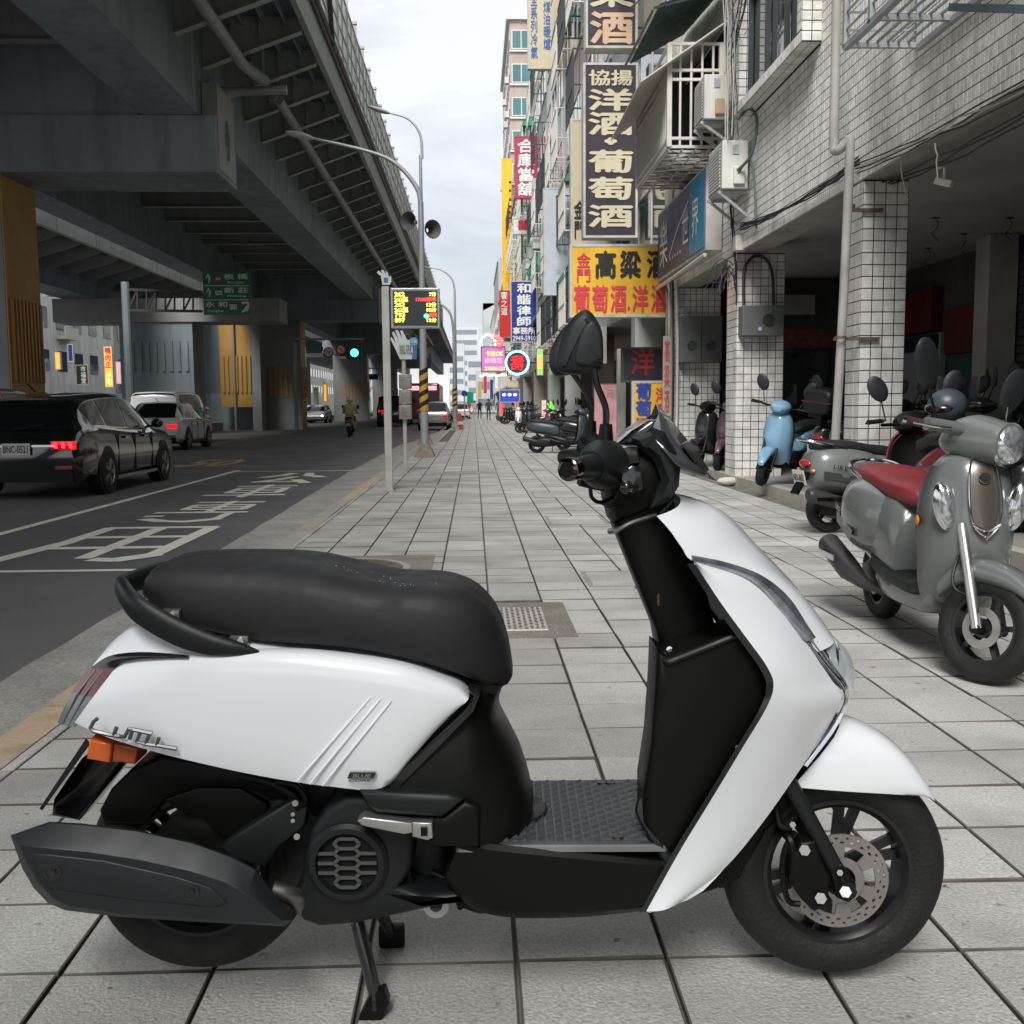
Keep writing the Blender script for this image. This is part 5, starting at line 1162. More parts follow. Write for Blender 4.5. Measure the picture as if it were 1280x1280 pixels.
def sign(name, label, px0, py0, px1, py1, Y, m, texts, dep=.28, fm=frame_w, fr=.05, em=None, X=None, arms=True):
    """board facing the camera side of the street, hung from the facade; corners found on the real plane y = Y"""
    a, b = PY(px0, py0, Y), PY(px1, py1, Y); x0, x1, z0, z1 = a.x, b.x, b.z, a.z
    s_ = thing(name, label, 'sign', ((x0+x1)/2, Y+dep/2, z0))
    MB().box(x0, x1, Y+.02, Y+dep, z0, z1).build('box', fm, s_, W=True)
    MB().box(x0, x1, Y, Y+.019, z1-fr, z1).box(x0, x1, Y, Y+.019, z0, z0+fr).box(x0, x0+fr, Y, Y+.019, z0+fr, z1-fr).box(x1-fr, x1, Y, Y+.019, z0+fr, z1-fr).build('frame', fm, s_, W=True)
    MB().box(x0+fr, x1-fr, Y+.01, Y+.0195, z0+fr, z1-fr).build('face', m, s_, W=True)
    W_, H_ = x1-x0, z1-z0
    for s, u, v, w_, h_, vert, lm, bold in texts:
        lettering(s, w_*W_, h_*H_, facing((x0+u*W_, Y+.004, z0+v*H_), (0, -1, 0)), lm, s_, vertical=vert, bold=bold)
    if arms and x1 < 3.68:
        for z in (z0+.2*H_, z1-.2*H_): MB().bar((x1-.01, Y+dep/2, z), (3.72, Y+dep/2, z), .04).build('arm', ironb, s_, W=True)
    return s_
sign('hanging_sign', 'tall dark sign with large cream characters for wine and spirits, second from the top', 729, 78, 797, 297, 22.8, dkpurple, [('協揚', .5, .915, .78, .085, False, cream_l, .025), ('洋', .5, .79, .78, .12, False, cream_l, .03), ('酒', .5, .655, .78, .125, False, cream_l, .03), ('·', .5, .555, .12, .022, False, cream_l, .06), ('葡', .5, .44, .78, .125, False, cream_l, .03), ('萄', .5, .285, .78, .125, False, cream_l, .03), ('酒', .5, .125, .78, .125, False, cream_l, .03)], .4)
sign('hanging_sign', 'dark sign with cream and peach characters at the very top above the tall dark sign', 732, -90, 797, 60, 23.0, dkpurple, [('酒', .5, .17, .8, .26, False, mat('letter_peach', (.62, .42, .28), .5), .03), ('粱', .5, .48, .8, .26, False, cream_l, .03), ('高', .5, .8, .8, .24, False, cream_l, .03)], .4)
sign('hanging_sign', 'wide yellow sign with black and red characters behind the scooter mirror', 712, 305, 836, 396, 19.7, yel, [('金', .14, .78, .13, .19, False, redl, .02), ('門', .14, .57, .13, .17, False, redl, .02), ('高', .36, .72, .2, .36, False, blkl, .035), ('粱', .61, .72, .2, .36, False, blkl, .035), ('酒', .88, .72, .2, .36, False, blkl, .035), ('葡', .12, .25, .155, .36, False, redl, .03), ('萄', .305, .25, .155, .36, False, redl, .03), ('酒', .49, .25, .155, .36, False, redl, .03), ('.', .595, .12, .02, .04, False, redl, .03), ('洋', .71, .25, .155, .36, False, redl, .03), ('酒', .9, .25, .155, .36, False, redl, .03)], .3)
sign('hanging_sign', 'narrow cream sign with small black characters half hidden behind the tall dark sign', 713, 148, 770, 306, 25.5, cream, [('金門', .2, .2, .25, .3, True, blkl, .03)], .3)
sign('hanging_sign', 'weathered beige sign with blue characters, highest on the left of the facade row', 659, -30, 703, 86, 42, cream, [('山全系列冷氣', .19, .53, .2, .84, True, blul, .02), ('煤油暖爐', .56, .47, .2, .52, True, blul, .02)], .3)
sign('hanging_sign', 'crimson vertical sign with white pawnshop characters', 643, 170, 672, 248, 58, cri, [('合庫當舖', .5, .5, .72, .9, True, whl, .03)], .3, fm=cri)
sign('hanging_sign', 'small white square sign with a red emblem', 641, 273, 668, 293, 60, whl, [('囍', .5, .6, .5, .6, False, redl, .05)], .25)
sign('hanging_sign', 'tall washed-out pale blue sign with faded traces of writing', 679, 235, 712, 369, 39, pale, [('愛', .75, .6, .3, .1, False, mat('letter_faded', (.36, .42, .52), .6), .0), ('診所', .75, .46, .3, .16, True, mat('letter_faded', ()), 0), ('24', .7, .22, .5, .04, False, mat('letter_faded', ()), 0)], .3)
sign('hanging_sign', 'blue sign with white characters and a telephone number, above the round neon sign', 638, 351, 672, 428, 56, blub, [('和', .5, .88, .5, .15, False, whl, .03), ('諧', .5, .7, .5, .16, False, whl, .03), ('律', .5, .52, .5, .15, False, whl, .03), ('師', .5, .345, .5, .15, False, whl, .03), ('事務所', .5, .19, .84, .11, False, whl, .03), ('2949-5910', .5, .07, .86, .08, False, whl, .02)], .3)
sign('hanging_sign', 'narrow red vertical sign beside the blue lawyer sign', 624, 363, 638, 421, 60, redb, [('饗之道', .45, .72, .6, .5, True, whl, .01)], .25, fm=redb)
sign('hanging_sign', 'very tall narrow yellow sign far down the street', 627, 198, 641, 386, 98, mat('sign_amber', (.75, .42, .01), .5), [('日月', .8, .7, .3, .3, True, blkl, .01), ('24', .75, .42, .4, .05, False, blkl, .01)], .4, fm=mat('sign_amber', ()))
sign('hanging_sign', 'small olive sign under the red vertical sign', 629, 422, 640, 427, 61, mat('sign_olive', (.4, .36, .1), .5), [], .2)
# blue fascia sign parallel to the street
fs = thing('fascia_sign', 'long blue and violet fascia sign with white characters over the arcade between two pillars', 'sign', (3.55, 17.6, 3.5))
MB().box(3.46, 3.7, 15.6, 19.6, 3.42, 4.65).build('box', frame_w, fs, W=True)
MB().box(3.445, 3.459, 15.66, 19.55, 3.47, 4.6).build('face', mat('sign_slate_blue', (.07, .08, .15), .45, var=.3, vs=.8), fs, W=True)
MB().box(3.44, 3.4445, 15.66, 16.7, 3.47, 4.6).build('face_panel', mat('sign_cyan', (.02, .22, .36), .45, var=.2, vs=1.2), fs, W=True)
for s, y, w_, h_ in (('樂', 18.9, .75, .8), ('世', 17.0, .5, .55), ('界', 16.25, .5, .55)): lettering(s, w_, h_, facing((3.437, y, 4.0), (-1, 0, 0)), whl, fs, bold=-.005)
MB().tube([(3.438, 18.4, 3.7), (3.438, 17.7, 4.05), (3.438, 16.8, 4.35)], .008, 5, 10).build('arc_line', whl, fs, W=True)
mb = MB()
for k in range(5): mb.cyl((3.44, 18.3-k*.22, 3.66), (3.436, 18.3-k*.22, 3.66), .03, 8)
mb.build('dots', whl, fs, W=True)
MB().tube([(3.45, 15.6, 3.35), (3.42, 17.5, 3.3), (3.45, 19.8, 3.3)], .03, 8).build('lamp_tube', cagew, fs, W=True)
# signs under the yellow one
sign('hanging_sign', 'dark shop board with large dim red characters behind the windscreen', 777, 434, 830, 478, 20.6, dkpurple, [('洋', .5, .58, .55, .72, False, mat('letter_dim_red', (.3, .02, .02), .5), .02)], .12, fm=frame_k, arms=False)
sign('standing_sign', 'yellow standing sign with blue characters just behind the visor', 790, 476, 834, 545, 20.3, yel, [('葡萄酒', .33, .5, .42, .9, True, mat('letter_royal', (.03, .06, .3), .5), .04), ('洋酒', .82, .6, .3, .55, True, redl, .03)], .12, arms=False)
sign('banner', 'pale pink upright banner behind the mirror stems', 743, 480, 771, 560, 26, mat('banner_pink', (.55, .28, .3), .7, var=.2, vs=4), [('日', .7, .85, .25, .12, False, mat('letter_dusty', (.45, .2, .22), .6), 0)], .04, fm=mat('banner_pink', ()), fr=.01, arms=False)
sign('banner', 'narrow strip sign of small grey characters on a shop pillar', 772, 436, 782, 552, 22.0, frame_w, [], .15, arms=False)
# neon
def em(name, c=(1,1,1), s=1): return mat(name, tuple(min(1, x*.6) for x in c), .4, var=0, emit=c, es=s*.5)
p0, p1 = PY(631, 438, 46), PY(662, 469, 46); c_ = (p0+p1)/2; R_ = (p1.x-p0.x)/2
ns = thing('neon_sign', 'round neon sign with a glowing green ring and red emblem', 'sign', c_)
MB().lathe([(R_*.84, -.05), (R_, -.05), (R_, .05), (R_*.84, .05), (R_*.84, -.05)], c_, (0, 1, 0), 40).build('ring', em('neon_green', (.25, 1, .7), 2.0), ns, W=True)
MB().lathe([(0, .03), (R_*.83, .03)], c_, (0, 1, 0), 40).build('disc', mat('sign_dark', (.05, .03, .05), .5), ns, W=True)
lettering('壽', R_*1.1, R_*1.2, facing(c_+Vector((0, -.03, 0)), (0, -1, 0)), em('neon_red', (1, .02, .03), 1.2), ns, bold=.0)
MB().bar((c_.x+R_, 46, c_.z), (3.72, 46, c_.z), .06).build('arm', ironb, ns, W=True)
ns = sign('neon_sign', 'lilac and pink neon board hung with bulbs', 601, 433, 632, 465, 66, em('neon_lilac', (.55, .2, .5), .45), [('卡拉OK', .55, .72, .7, .22, False, em('neon_amber', (1, .6, .15), 1.2), .02), ('歌唱坊', .5, .45, .7, .2, False, em('neon_pinkl', (1, .35, .5), 1), .02), ('29506121', .55, .14, .8, .14, False, em('neon_amber', ()), .02)], .3, fm=mat('sign_dark', ()))
mb = MB(); r6 = random.Random(2)
for k in range(14): p = PY(601+k*2.4, 468+r6.random()*2, 65.9); mb.sph(p, .07, n=6, m=4)
for k in range(9): a_ = math.pi*k/8; p = PY(610-9*math.cos(a_), 431-13*math.sin(a_), 65.9); mb.sph(p, .09, n=6, m=4)
mb.build('bulb', em('bulb_warm', (1, .75, .55), 1.6), ns, W=True)
mb = MB()
for k in range(12): p = PY(618+r6.random()*10, 421+r6.random()*10, 65.9); mb.sph(p, .14, n=6, m=4)
mb.build('bulb', em('bulb_red', (1, .1, .1), 1.5), ns, W=True)
ns = sign('neon_sign', 'vertical green and orange light box under the slanted red awning sign', 671, 436, 679, 469, 40, em('neon_lime', (.15, 1, .05), 1), [], .3)
a, b = PY(672, 444, 39.95), PY(678, 461, 39.95); MB().box(a.x, b.x, 39.95, 39.99, b.z, a.z).build('orange_panel', em('neon_orange', (1, .35, .06), 1.1), ns, W=True)
sl_ = thing('slanted_sign', 'slanted red and white shop fascia behind the scooter mirrors', 'sign', (3.2, 34, 3))
MB().box(2.9, 3.7, 29, 40, 2.3, 3.3).build('box', wht, sl_, W=True); MB().box(2.88, 2.899, 29.2, 39.8, 2.6, 3.3).build('face', redb, sl_, W=True)
sign('neon_sign', 'small red glowing vertical sign beside the dark parked scooters', 677, 500, 683, 520, 38, em('neon_red_dim', (1, .02, .04), .5), [('營業中', .5, .5, .8, .9, True, em('neon_red_hot', (1, .3, .3), 1.5), .02)], .1, arms=False)
o = MB().tube([PY(686, 503, 37), PY(690, 510, 37), PY(686, 516, 37), PY(687, 524, 37)], .09, 6, 10).build('neon_figure', em('neon_lime', ())); tag(o, 'bright lime-green neon squiggle beside the parked scooters', 'neon light')
sign('neon_sign', 'blue lit canopy front with three round lamps far down the arcade', 624, 487, 650, 503, 75, em('neon_blue', (.05, .08, .5), .35), [('● ● ●', .5, .6, .7, .2, False, em('bulb_white', (1, .95, 1), 2), .0)], .3, arms=False)
sign('neon_sign', 'glowing red sign panel under the blue canopy', 624, 504, 632, 520, 76, em('neon_red2', (.8, .1, .1), .7), [], .2, arms=False)
sign('neon_sign', 'thin red neon strip right of the blue canopy', 644, 504, 648, 522, 74, em('neon_red_dim', ()), [], .2, arms=False)

# ================================================================ BUILDINGS FURTHER DOWN THE RIGHT
def wmat(n_, c): return mat(n_, c, .75, var=.14, vs=.5, grime=.5, gs=.8, gc=tuple(x*.45 for x in c), streak=True)
teal_g = mat('glass_teal', (.07, .17, .18), .12, var=.2, vs=.4, coat=.5)
awn_g = mat('awning_green', (.03, .27, .16), .5, var=.15); awn_t = mat('awning_teal', (.04, .22, .17), .5, var=.15)
def building(label, Y0, Y1, zt, wm_, floors=4, fh=3.1, gm=glassd, awn=None, cages=True, tilefront=False, x=XF, deep=9, solid=False, base=3.3):
    b = thing('street_building', label, 'building', (x, (Y0+Y1)/2, 0))
    MB().box(x, x+deep, Y0+.03, Y1, 0 if solid else base, zt).build('wall', wm_, b, W=True)
    if not solid:
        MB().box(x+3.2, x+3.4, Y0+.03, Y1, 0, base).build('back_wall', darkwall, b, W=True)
        MB().box(x, x+.6, Y0+.03, Y0+.63, 0, base-.002).build('pillar', wm_, b, W=True)
    MB().box(x-.12, x, Y0+.03, Y1, zt-.5, zt-.1).build('cornice', wm_, b, W=True)
    n_ = max(1, int((Y1-Y0)/3.2)); r_ = random.Random(int(Y0*10))
    for f in range(floors):
        z = base+.75+f*fh
        if z+1.5 > zt: break
        for k in range(n_):
            ya = Y0+.5+k*(Y1-Y0-.6)/n_; yb = ya+(Y1-Y0-.6)/n_-.6
            w_ = MB().box(x-.06, x-.001, ya-.06, yb+.06, z-.08, z).box(x-.06, x-.001, ya-.06, yb+.06, z+1.5, z+1.56).box(x-.05, x-.001, ya-.06, ya, z, z+1.5).box(x-.05, x-.001, yb, yb+.06, z, z+1.5).box(x-.05, x-.001, (ya+yb)/2-.03, (ya+yb)/2+.03, z, z+1.5).build('window', cagew, b, W=True)
            g_ = MB().box(x-.03, x-.004, ya, yb, z, z+1.5).build('pane', gm, w_, W=True)
            kind = r_.random()
            if cages and kind < .55:
                mb = MB(); xo = x-.6
                for zz in (z-.15, z+.55, z+1.6): mb.bar((xo, ya, zz), (xo, yb, zz), .04).bar((xo, ya, zz), (x, ya, zz), .04)
                for i in range(int((yb-ya)/.22)+1): mb.bar((xo, ya+i*.22, z-.15), (xo, ya+i*.22, z+1.6), .022)
                for i in range(3): mb.bar((xo+.2*i, ya, z-.15), (xo+.2*i, ya, z+1.6), .022)
                mb.bar((xo, ya, z-.15), (xo, ya, z+1.6), .05).build('window_cage', cagew if r_.random() < .6 else ironb, b, W=True)
            if awn and r_.random() < .5:
                rows = []
                for i in range(7):
                    a_ = i/6*math.pi/2; rows.append([(x-.62*math.sin(a_), ya-.1, z+1.45+.5*math.cos(a_)), (x-.62*math.sin(a_), yb+.1, z+1.45+.5*math.cos(a_))])
                mb = MB().grid(rows); mb.add([(x, ya-.1, z+1.45)]+[r0[0] for r0 in rows], [tuple(range(8))]); mb.build('awning', awn, b, W=True, solid=.03)
            elif r_.random() < .45:
                MB().box(x-.45, x-.07, ya+.2, ya+1.0, z-.75, z-.2).build('air_conditioner_unit', acw, b, W=True)
    return b
pinkt = wmat('wall_pink_tile', (.4, .32, .29)); crm = wmat('wall_cream', (.5, .47, .4)); gry = wmat('wall_grey', (.38, .38, .36)); brn = wmat('wall_brown_tile', (.34, .25, .2)); grn_w = wmat('wall_green_tile', (.36, .4, .36)); whw = wmat('wall_white', (.68, .68, .64))
building('cream building with barred window cages just beyond the tiled arcade building', 19.6, 24, 17, crm, 5)
building('grey building with cages and green awnings behind the yellow sign', 24, 32, 17.5, gry, 5, awn=awn_g)
building('pink-tiled building behind the beige and washed-blue signs', 32, 42, 18.5, pinkt, 5, awn=awn_t)
building('white building with dark window cages between the washed-blue and crimson signs', 42, 52, 19, whw, 5)
building('pale green-tiled building with green awnings behind the crimson sign', 52, 64, 21, grn_w, 6, awn=awn_g)
building('narrow cream building behind the blue lawyer sign', 64, 78, 20, crm, 5, awn=awn_g)
building('old grey building beyond the round neon sign', 78, 98, 19, gry, 5)
tw = building('tall brown-tiled apartment tower with teal windows, highest at the left end of the row', 100, 122, 37.2, pinkt, 11, gm=teal_g, cages=False, solid=True)
MB().box(XF-.3, XF+6, 99.7, 122.2, 36.6, 37.4).build('roof_parapet', wht, tw, W=True)
for f in range(11):
    z = 4+f*3.0; w_ = MB().box(XF+.15, XF+2.0, 99.92, 100.02, z+.0, z+1.7).build('window', cagew, tw, W=True); MB().box(XF+.25, XF+1.0, 99.9, 99.919, z+.1, z+1.6).box(XF+1.1, XF+1.9, 99.9, 99.919, z+.1, z+1.6).build('pane', teal_g, w_, W=True)
    MB().box(XF-.05, XF+6, 99.85, 99.99, z-.25, z-.1).build('ledge', wht, tw, W=True)
for i, (Y0, Y1, zt, m) in enumerate(((124, 150, 16, crm), (150, 180, 22, gry), (180, 230, 18, whw))):
    building(('low cream building', 'mid-height grey building', 'long white building')[i]+' in the distance beyond the tower', Y0, Y1, zt, m, 4, cages=False)
# a grey frame-like high-rise and pale blocks closing the view
gf = thing('high_rise', 'pale grey high-rise with a tall slot opening, in the far distance left of the tower', 'building', (6, 220, 0))
MB().box(2.2, 5.2, 220, 232, 0, 22.5).box(7.6, 10, 220, 232, 0, 26).box(5.2, 7.6, 220, 232, 0, 13).box(5.201, 7.599, 220, 232, 21.5, 25).add([(2.2, 220, 22.5), (10, 220, 27), (10, 232, 27), (2.2, 232, 22.5), (2.2, 220, 21), (10, 220, 25), (10, 232, 25), (2.2, 232, 21)], [(0, 1, 2, 3), (4, 5, 1, 0), (7, 3, 2, 6)]).build('frame', mat('far_grey', (.4, .43, .44), .8, var=.05, vs=.1), gf, W=True)
for i, (x0, x1, Y, zt) in enumerate(((-5.5, 1.5, 330, 26), (-1.5, 4.5, 260, 13), (-7, -2.5, 300, 19), (.5, 5, 200, 8))):
    b = thing('distant_building', ('stepped pale office block far off above the traffic signs', 'low pale building at the far end of the street', 'grey block far off behind the lamp posts', 'small pale building beside the far crossing')[i], 'building', ((x0+x1)/2, Y, 0))
    MB().box(x0, x1, Y, Y+12, 0, zt).build('wall', mat('far_pale', (.5, .52, .52), .8, var=.08, vs=.1), b, W=True)
    for f in range(int(zt/3.2)): MB().box(x0+.3, x1-.3, Y-.05, Y-.001, 1.2+f*3.2, 2.6+f*3.2).build('window_band', mat('far_glass', (.2, .24, .27), .3), b, W=True)
# opposite side, seen under the viaduct
for i, (Y0, Y1, zt) in enumerate(((30, 58, 14), (58, 72, 16), (72, 92, 17), (92, 130, 15), (130, 190, 18), (190, 320, 16))):
    b = thing('opposite_building', ('white building with shuttered upper floors far left across the road', 'cream building at the far left edge across the road', 'pale apartment block with signs seen below the ramp', 'grey apartment block seen beyond the wide pier', 'white block seen at the end of the gap under the viaduct', 'long pale block at the far end across the road')[i], 'building', (-31, (Y0+Y1)/2, 0))
    MB().box(-40, -31, Y0+.05, Y1, 0, zt).build('wall', [whw, crm, whw, gry, whw, crm][i], b, W=True)
    yy = Y0+1
    while yy < Y1-2:
        for f in range(4): w_ = MB().box(-30.99, -30.95, yy, yy+1.7, 4+f*3.1, 5.5+f*3.1).build('window', glassd, b, W=True)
        if int(yy) % 2: MB().box(-30.99, -30.3, yy, yy+2.6, 3.3+3.1*(int(yy) % 3), 3.5+3.1*(int(yy) % 3)).box(-30.4, -30.3, yy, yy+2.6, 3.5+3.1*(int(yy) % 3), 4.2+3.1*(int(yy) % 3)).build('balcony', cagew, b, W=True)
        yy += 3.3
def osign(name, label, px0, py0, px1, py1, Y, m, texts, **k): return sign(name, label, px0, py0, px1, py1, Y, m, texts, .3, arms=False, **k)
osign('hanging_sign', 'orange lit vertical sign with red characters seen under the ramp at the left', 129, 433, 142, 484, 78, em('lit_orange', (1, .42, .05), .75), [('鴨肉庄', .5, .72, .7, .5, True, redl, .03), ('小吃', .5, .22, .7, .3, True, em('lit_yellow', (1, .8, .3), .9), .02)])
osign('hanging_sign', 'black sign with white brush characters beside the orange one', 94, 456, 111, 481, 77, blkl, [('市福堂', .6, .5, .4, .85, True, whl, .02)])
osign('hanging_sign', 'lit blue sign with white characters in the gap by the wide pier', 255, 447, 265, 475, 95, em('lit_blue', (.05, .2, .8), .6), [('永發記', .5, .5, .7, .9, True, whl, .02)])
osign('hanging_sign', 'lit orange sign with red characters next to the blue one in the gap', 266, 446, 279, 468, 94, em('lit_orange', ()), [('財神', .5, .5, .7, .9, True, redl, .02)])
osign('hanging_sign', 'cluster of small pink and white signs low in the gap by the wide pier', 280, 470, 291, 500, 96, em('lit_pink', (.8, .45, .45), .5), [])
# ================================================================ STREET FURNITURE
galv = mat('galvanised_post', (.42, .44, .45), .45, metal=.4, var=.1, vs=3, grime=.2, gs=3)
pst = mat('painted_post_cream', (.48, .48, .44), .5, var=.12, vs=3, grime=.4, gs=5, gc=(.28, .26, .22))
led_y = em('led_yellow', (1, .85, .12), 1.6); led_r = em('led_red', (1, .06, .05), 1.5); led_g = em('led_green', (.1, 1, .55), 2)
scr = mat('screen_black', (.035, .038, .04), .35, var=.1)
d = thing('bus_display', 'bus arrival display with yellow and red text on a tall post at the kerb', 'display', (-1.16, 14.17, 0))
MB().box(-.05, .05, -.04, .04, 0, 2.74).build('post', pst, d, bevel=.01); MB().box(-.08, .08, -.08, .08, 0, .015).build('base_plate', galv, d)
a, b = PY(488, 360, 14.1), PY(550, 410, 14.1)
MB().box(a.x, b.x, 14.1, 14.24, b.z, a.z).build('housing', mat('housing_silver', (.4, .41, .42), .4, metal=.4), d, W=True, bevel=.01)
MB().box(a.x+.03, b.x-.03, 14.09, 14.099, b.z+.035, a.z-.035).build('screen', scr, d, W=True)
Wd, Hd = b.x-a.x, a.z-b.z
for i, (l, r_, cr2) in enumerate((('262', '7分', led_y), ('262區', '17:08發車', led_r), ('262', '13分', led_y), ('262區', '18分', led_y), ('793', '將到', led_r), ('897', '15分', led_y))):
    z = a.z-.085-i*(Hd-.1)/6.3
    lettering(l, .13+.05*(len(l) > 3), .055, facing((a.x+.12+.02*(len(l) > 3), 14.086, z), (0, -1, 0)), led_y, d, bold=.04)
    w_ = .09+.035*(len(r_)-2); lettering(r_, w_, .055, facing((b.x-.045-w_/2, 14.086, z), (0, -1, 0)), cr2, d, bold=.04)
MB().sph(PY(533, 395, 14.08), .035, .006, .03, 12, 6).build('accessible_symbol', led_g, d, W=True)
# hand-shaped plate on top
hand_px = [(478, 356), (476, 345), (471, 341), (473, 338), (478, 342), (476, 338), (479, 337), (482, 343), (482, 339), (484, 340), (486, 346), (489, 345), (489, 352), (487, 356)]
def plate2(name, pts, Y, m, par, t=.01):
    w_ = [PY(x, y, Y) for x, y in pts]; return MB().prism([(p.x, p.z) for p in w_], lambda x, z, d_: (x, d_, z), Y+t, Y).build(name, m, par, W=True)
hb = mat('hand_plate_white', (.6, .64, .62), .4); bs_blue = mat('sign_bus_blue', (.05, .16, .32), .5)
plate2('hand_plate', hand_px, 14.13, hb, d); plate2('bus_symbol', [(480, 347), (485, 347), (485, 353), (480, 353)], 14.125, bs_blue, d)
s_ = thing('bus_stop_sign', 'hand-shaped bus stop flag over a cream timetable drum, behind the display', 'bus stop', (-1.18, 17.91, 0))
MB().cyl((0, 0, 0), (0, 0, 2.0), .035, 10).build('pole', mat('pole_red_white', (.5, .48, .44), .5, grime=.5, gs=6, gc=(.3, .1, .08)), s_)
hp = [(500, 449), (494, 436), (488, 424), (489, 421), (495, 429), (490, 416), (492, 414), (499, 426), (494, 413), (497, 412), (503, 424), (500, 413), (503, 413), (509, 425), (515, 424), (516, 438), (515, 449)]
plate2('hand_plate', hp, 17.85, hb, s_, .03)
for i, (x0, y0, x1, y1) in enumerate(((500, 432, 514, 434), (500, 436, 514, 438), (500, 440, 514, 442))): pass
lettering('265 793\n262 897\n1070 242', .22, .15, facing(PY(507, 437, 17.84), (0, -1, 0)), mat('text_dark', (.05, .07, .08), .5), s_, bold=.01)
plate2('name_board', [(516, 424), (521, 424), (521, 449), (516, 449)], 17.84, bs_blue, s_, .02)
c_ = PY(517, 427, 17.83); MB().cyl(c_, c_+Vector((0, .03, 0)), .07, 20).build('roundel', mat('roundel_blue', (.12, .35, .5), .5), s_, W=True); lettering('公車', .1, .05, facing(c_+Vector((0, -.004, 0)), (0, -1, 0)), whl, s_)
drum = mat('timetable_drum', (.42, .4, .36), .5, var=.15, vs=6, grime=.3, gs=8)
for i in range(3):
    p = PY(506.5, 468+19*i, 17.9); MB().lathe([(0, 0), (.1, 0), (.11, -.01), (.11, -.23), (.1, -.245), (0, -.245)], p, (0, 0, 1), 20).build('timetable', drum, s_, W=True, smooth=True)
    mb = MB()
    for k_ in range(7): mb.box(p.x-.06, p.x+.06-.02*(k_ % 3), p.y-.1125, p.y-.11, p.z-.21+k_*.025, p.z-.203+k_*.025)
    mb.build('print_lines', mat('text_grey', (.2, .19, .18), .6), s_, W=True)
# lamp post with striped wrap
stripe_y = mat('wrap_yellow', (.6, .33, .05), .5); 
def lamp_post(loc, label, h, arm, wrap=True, r=.08, spk=True):
    l = thing('street_lamp', label, 'street lamp', loc, 0, 'street lamps along the kerb')
    MB().tube([(0, 0, 0), (0, 0, h)], [r*1.2, r*.75], 12).build('pole', galv, l, smooth=True)
    MB().add([(-.24, -.24, 0), (.24, -.24, 0), (.24, .24, 0), (-.24, .24, 0), (-.1, -.1, .3), (.1, -.1, .3), (.1, .1, .3), (-.1, .1, .3)], [(0, 1, 5, 4), (1, 2, 6, 5), (2, 3, 7, 6), (3, 0, 4, 7), (4, 5, 6, 7)]).build('base', iron, l)
    MB().tube(arm, [r*.75, r*.4], 10, 24).build('arm', galv, l, smooth=True)
    e0_, e1_ = Vector(arm[-1]), (Vector(arm[-1])-Vector(arm[-2])).normalized()
    MB().sph(e0_+e1_*.25, .34, .13, .07, 14, 8, e1_.to_track_quat('X', 'Z').to_matrix()).build('lamp_head', frame_w, l, smooth=True)
    if wrap:
        MB().cyl((0, 0, 1.05), (0, 0, 2.0), r*1.28, 20).build('wrap', stripe_y, l)
        mb = MB()
        for k in range(4):
            rows = []
            for i in range(13):
                a_ = math.pi*(1+i/12)*1.0; zz = 1.08+k*.24+.16*i/12; rr = r*1.3
                rows.append([(rr*math.cos(a_), rr*math.sin(a_), zz), (rr*math.cos(a_), rr*math.sin(a_), zz+.11)])
            mb.grid(rows)
        mb.build('wrap_stripe', blkl, l)
    if spk:
        for sg in (-1, 1):
            MB().lathe([(.05, 0), (.07, .12), (.2, .3), (.21, .3)], Vector((sg*.12, -.02, 5.16+sg*-.09)), Vector((sg*.5, -.85, -.05)), 16).build('horn_speaker', mat('speaker_grey', (.1, .1, .1), .5), l, smooth=True)
    return l
p5 = PY(527, 250, 23.9)
lamp_post((-1.13, 23.89, 0), 'street lamp with horn speakers and a yellow-black wrapped base, nearest the camera', 5.7, [(0, 0, 5.6), (-.08, 0, 6.0), (-.5, 0, 6.5), (-1.1, 0, 6.78), (-2.4, 0, 7.08)])
lamp_post((-1.5, 32, 0), 'tall thin street lamp rising above the nearer wrapped lamp post', 8.6, [(.05, 0, 8.5), (.0, 0, 9.2), (-.35, 0, 9.65), (-.95, 0, 9.83)], False, .06, False)
lamp_post((-.9, 50.1, 0), 'more distant street lamp with a wrapped base where the kerb narrows', 4.6, [(0, 0, 4.5), (-.2, 0, 5.6), (-1.1, 0, 6.2), (-2.6, 0, 6.6)], True, .09, False)
lamp_post((-1.2, 72, 0), 'far street lamp beyond the parked silver car', 9, [(0, 0, 9), (-.2, 0, 9.8), (-1.0, 0, 10.4), (-2.4, 0, 10.6)], False, .09, False)
# gantry road sign
green = mat('road_sign_green', (.005, .16, .09), .45, var=.06); gs_ = thing('road_sign_gantry', 'green road sign with white arrows on a dark truss arm below the ramp', 'road sign', (-13.6, 42, -.1))
MB().tube([(0, 0, 0), (0, 0, 6.2)], .16, 10).build('post', st_m, gs_)
a0, a1 = PY(160, 362, 42), PY(253, 365, 42); b0, b1 = PY(160, 388, 42), PY(253, 389, 42)
mb = MB().bar(a0, a1, .1).bar(b0, b1, .1)
for k in range(8):
    f, f2 = k/8, (k+1)/8; mb.bar(a0.lerp(a1, f), b0.lerp(b1, f), .06); mb.bar(b0.lerp(b1, f), a0.lerp(a1, f2), .06) if k % 2 == 0 else None
mb.build('truss_arm', dk, gs_, W=True)
a, b = PY(253, 340, 41.8), PY(314, 393, 41.8); MB().box(a.x, b.x, 41.8, 41.9, b.z, a.z).build('board', green, gs_, W=True)
W_, H_ = b.x-a.x, a.z-b.z
def T(s, u, v, w_, h_, m=whl, par=gs_, Y=41.79, bold=.02): lettering(s, w_*W_, h_*H_, facing((a.x+u*W_, Y, b.z+v*H_), (0, -1, 0)), m, par, bold=bold)
for v in (.67, .335): MB().box(a.x+.05, b.x-.05, 41.79, 41.799, b.z+v*H_, b.z+v*H_+.03).build('divider', whl, gs_, W=True)
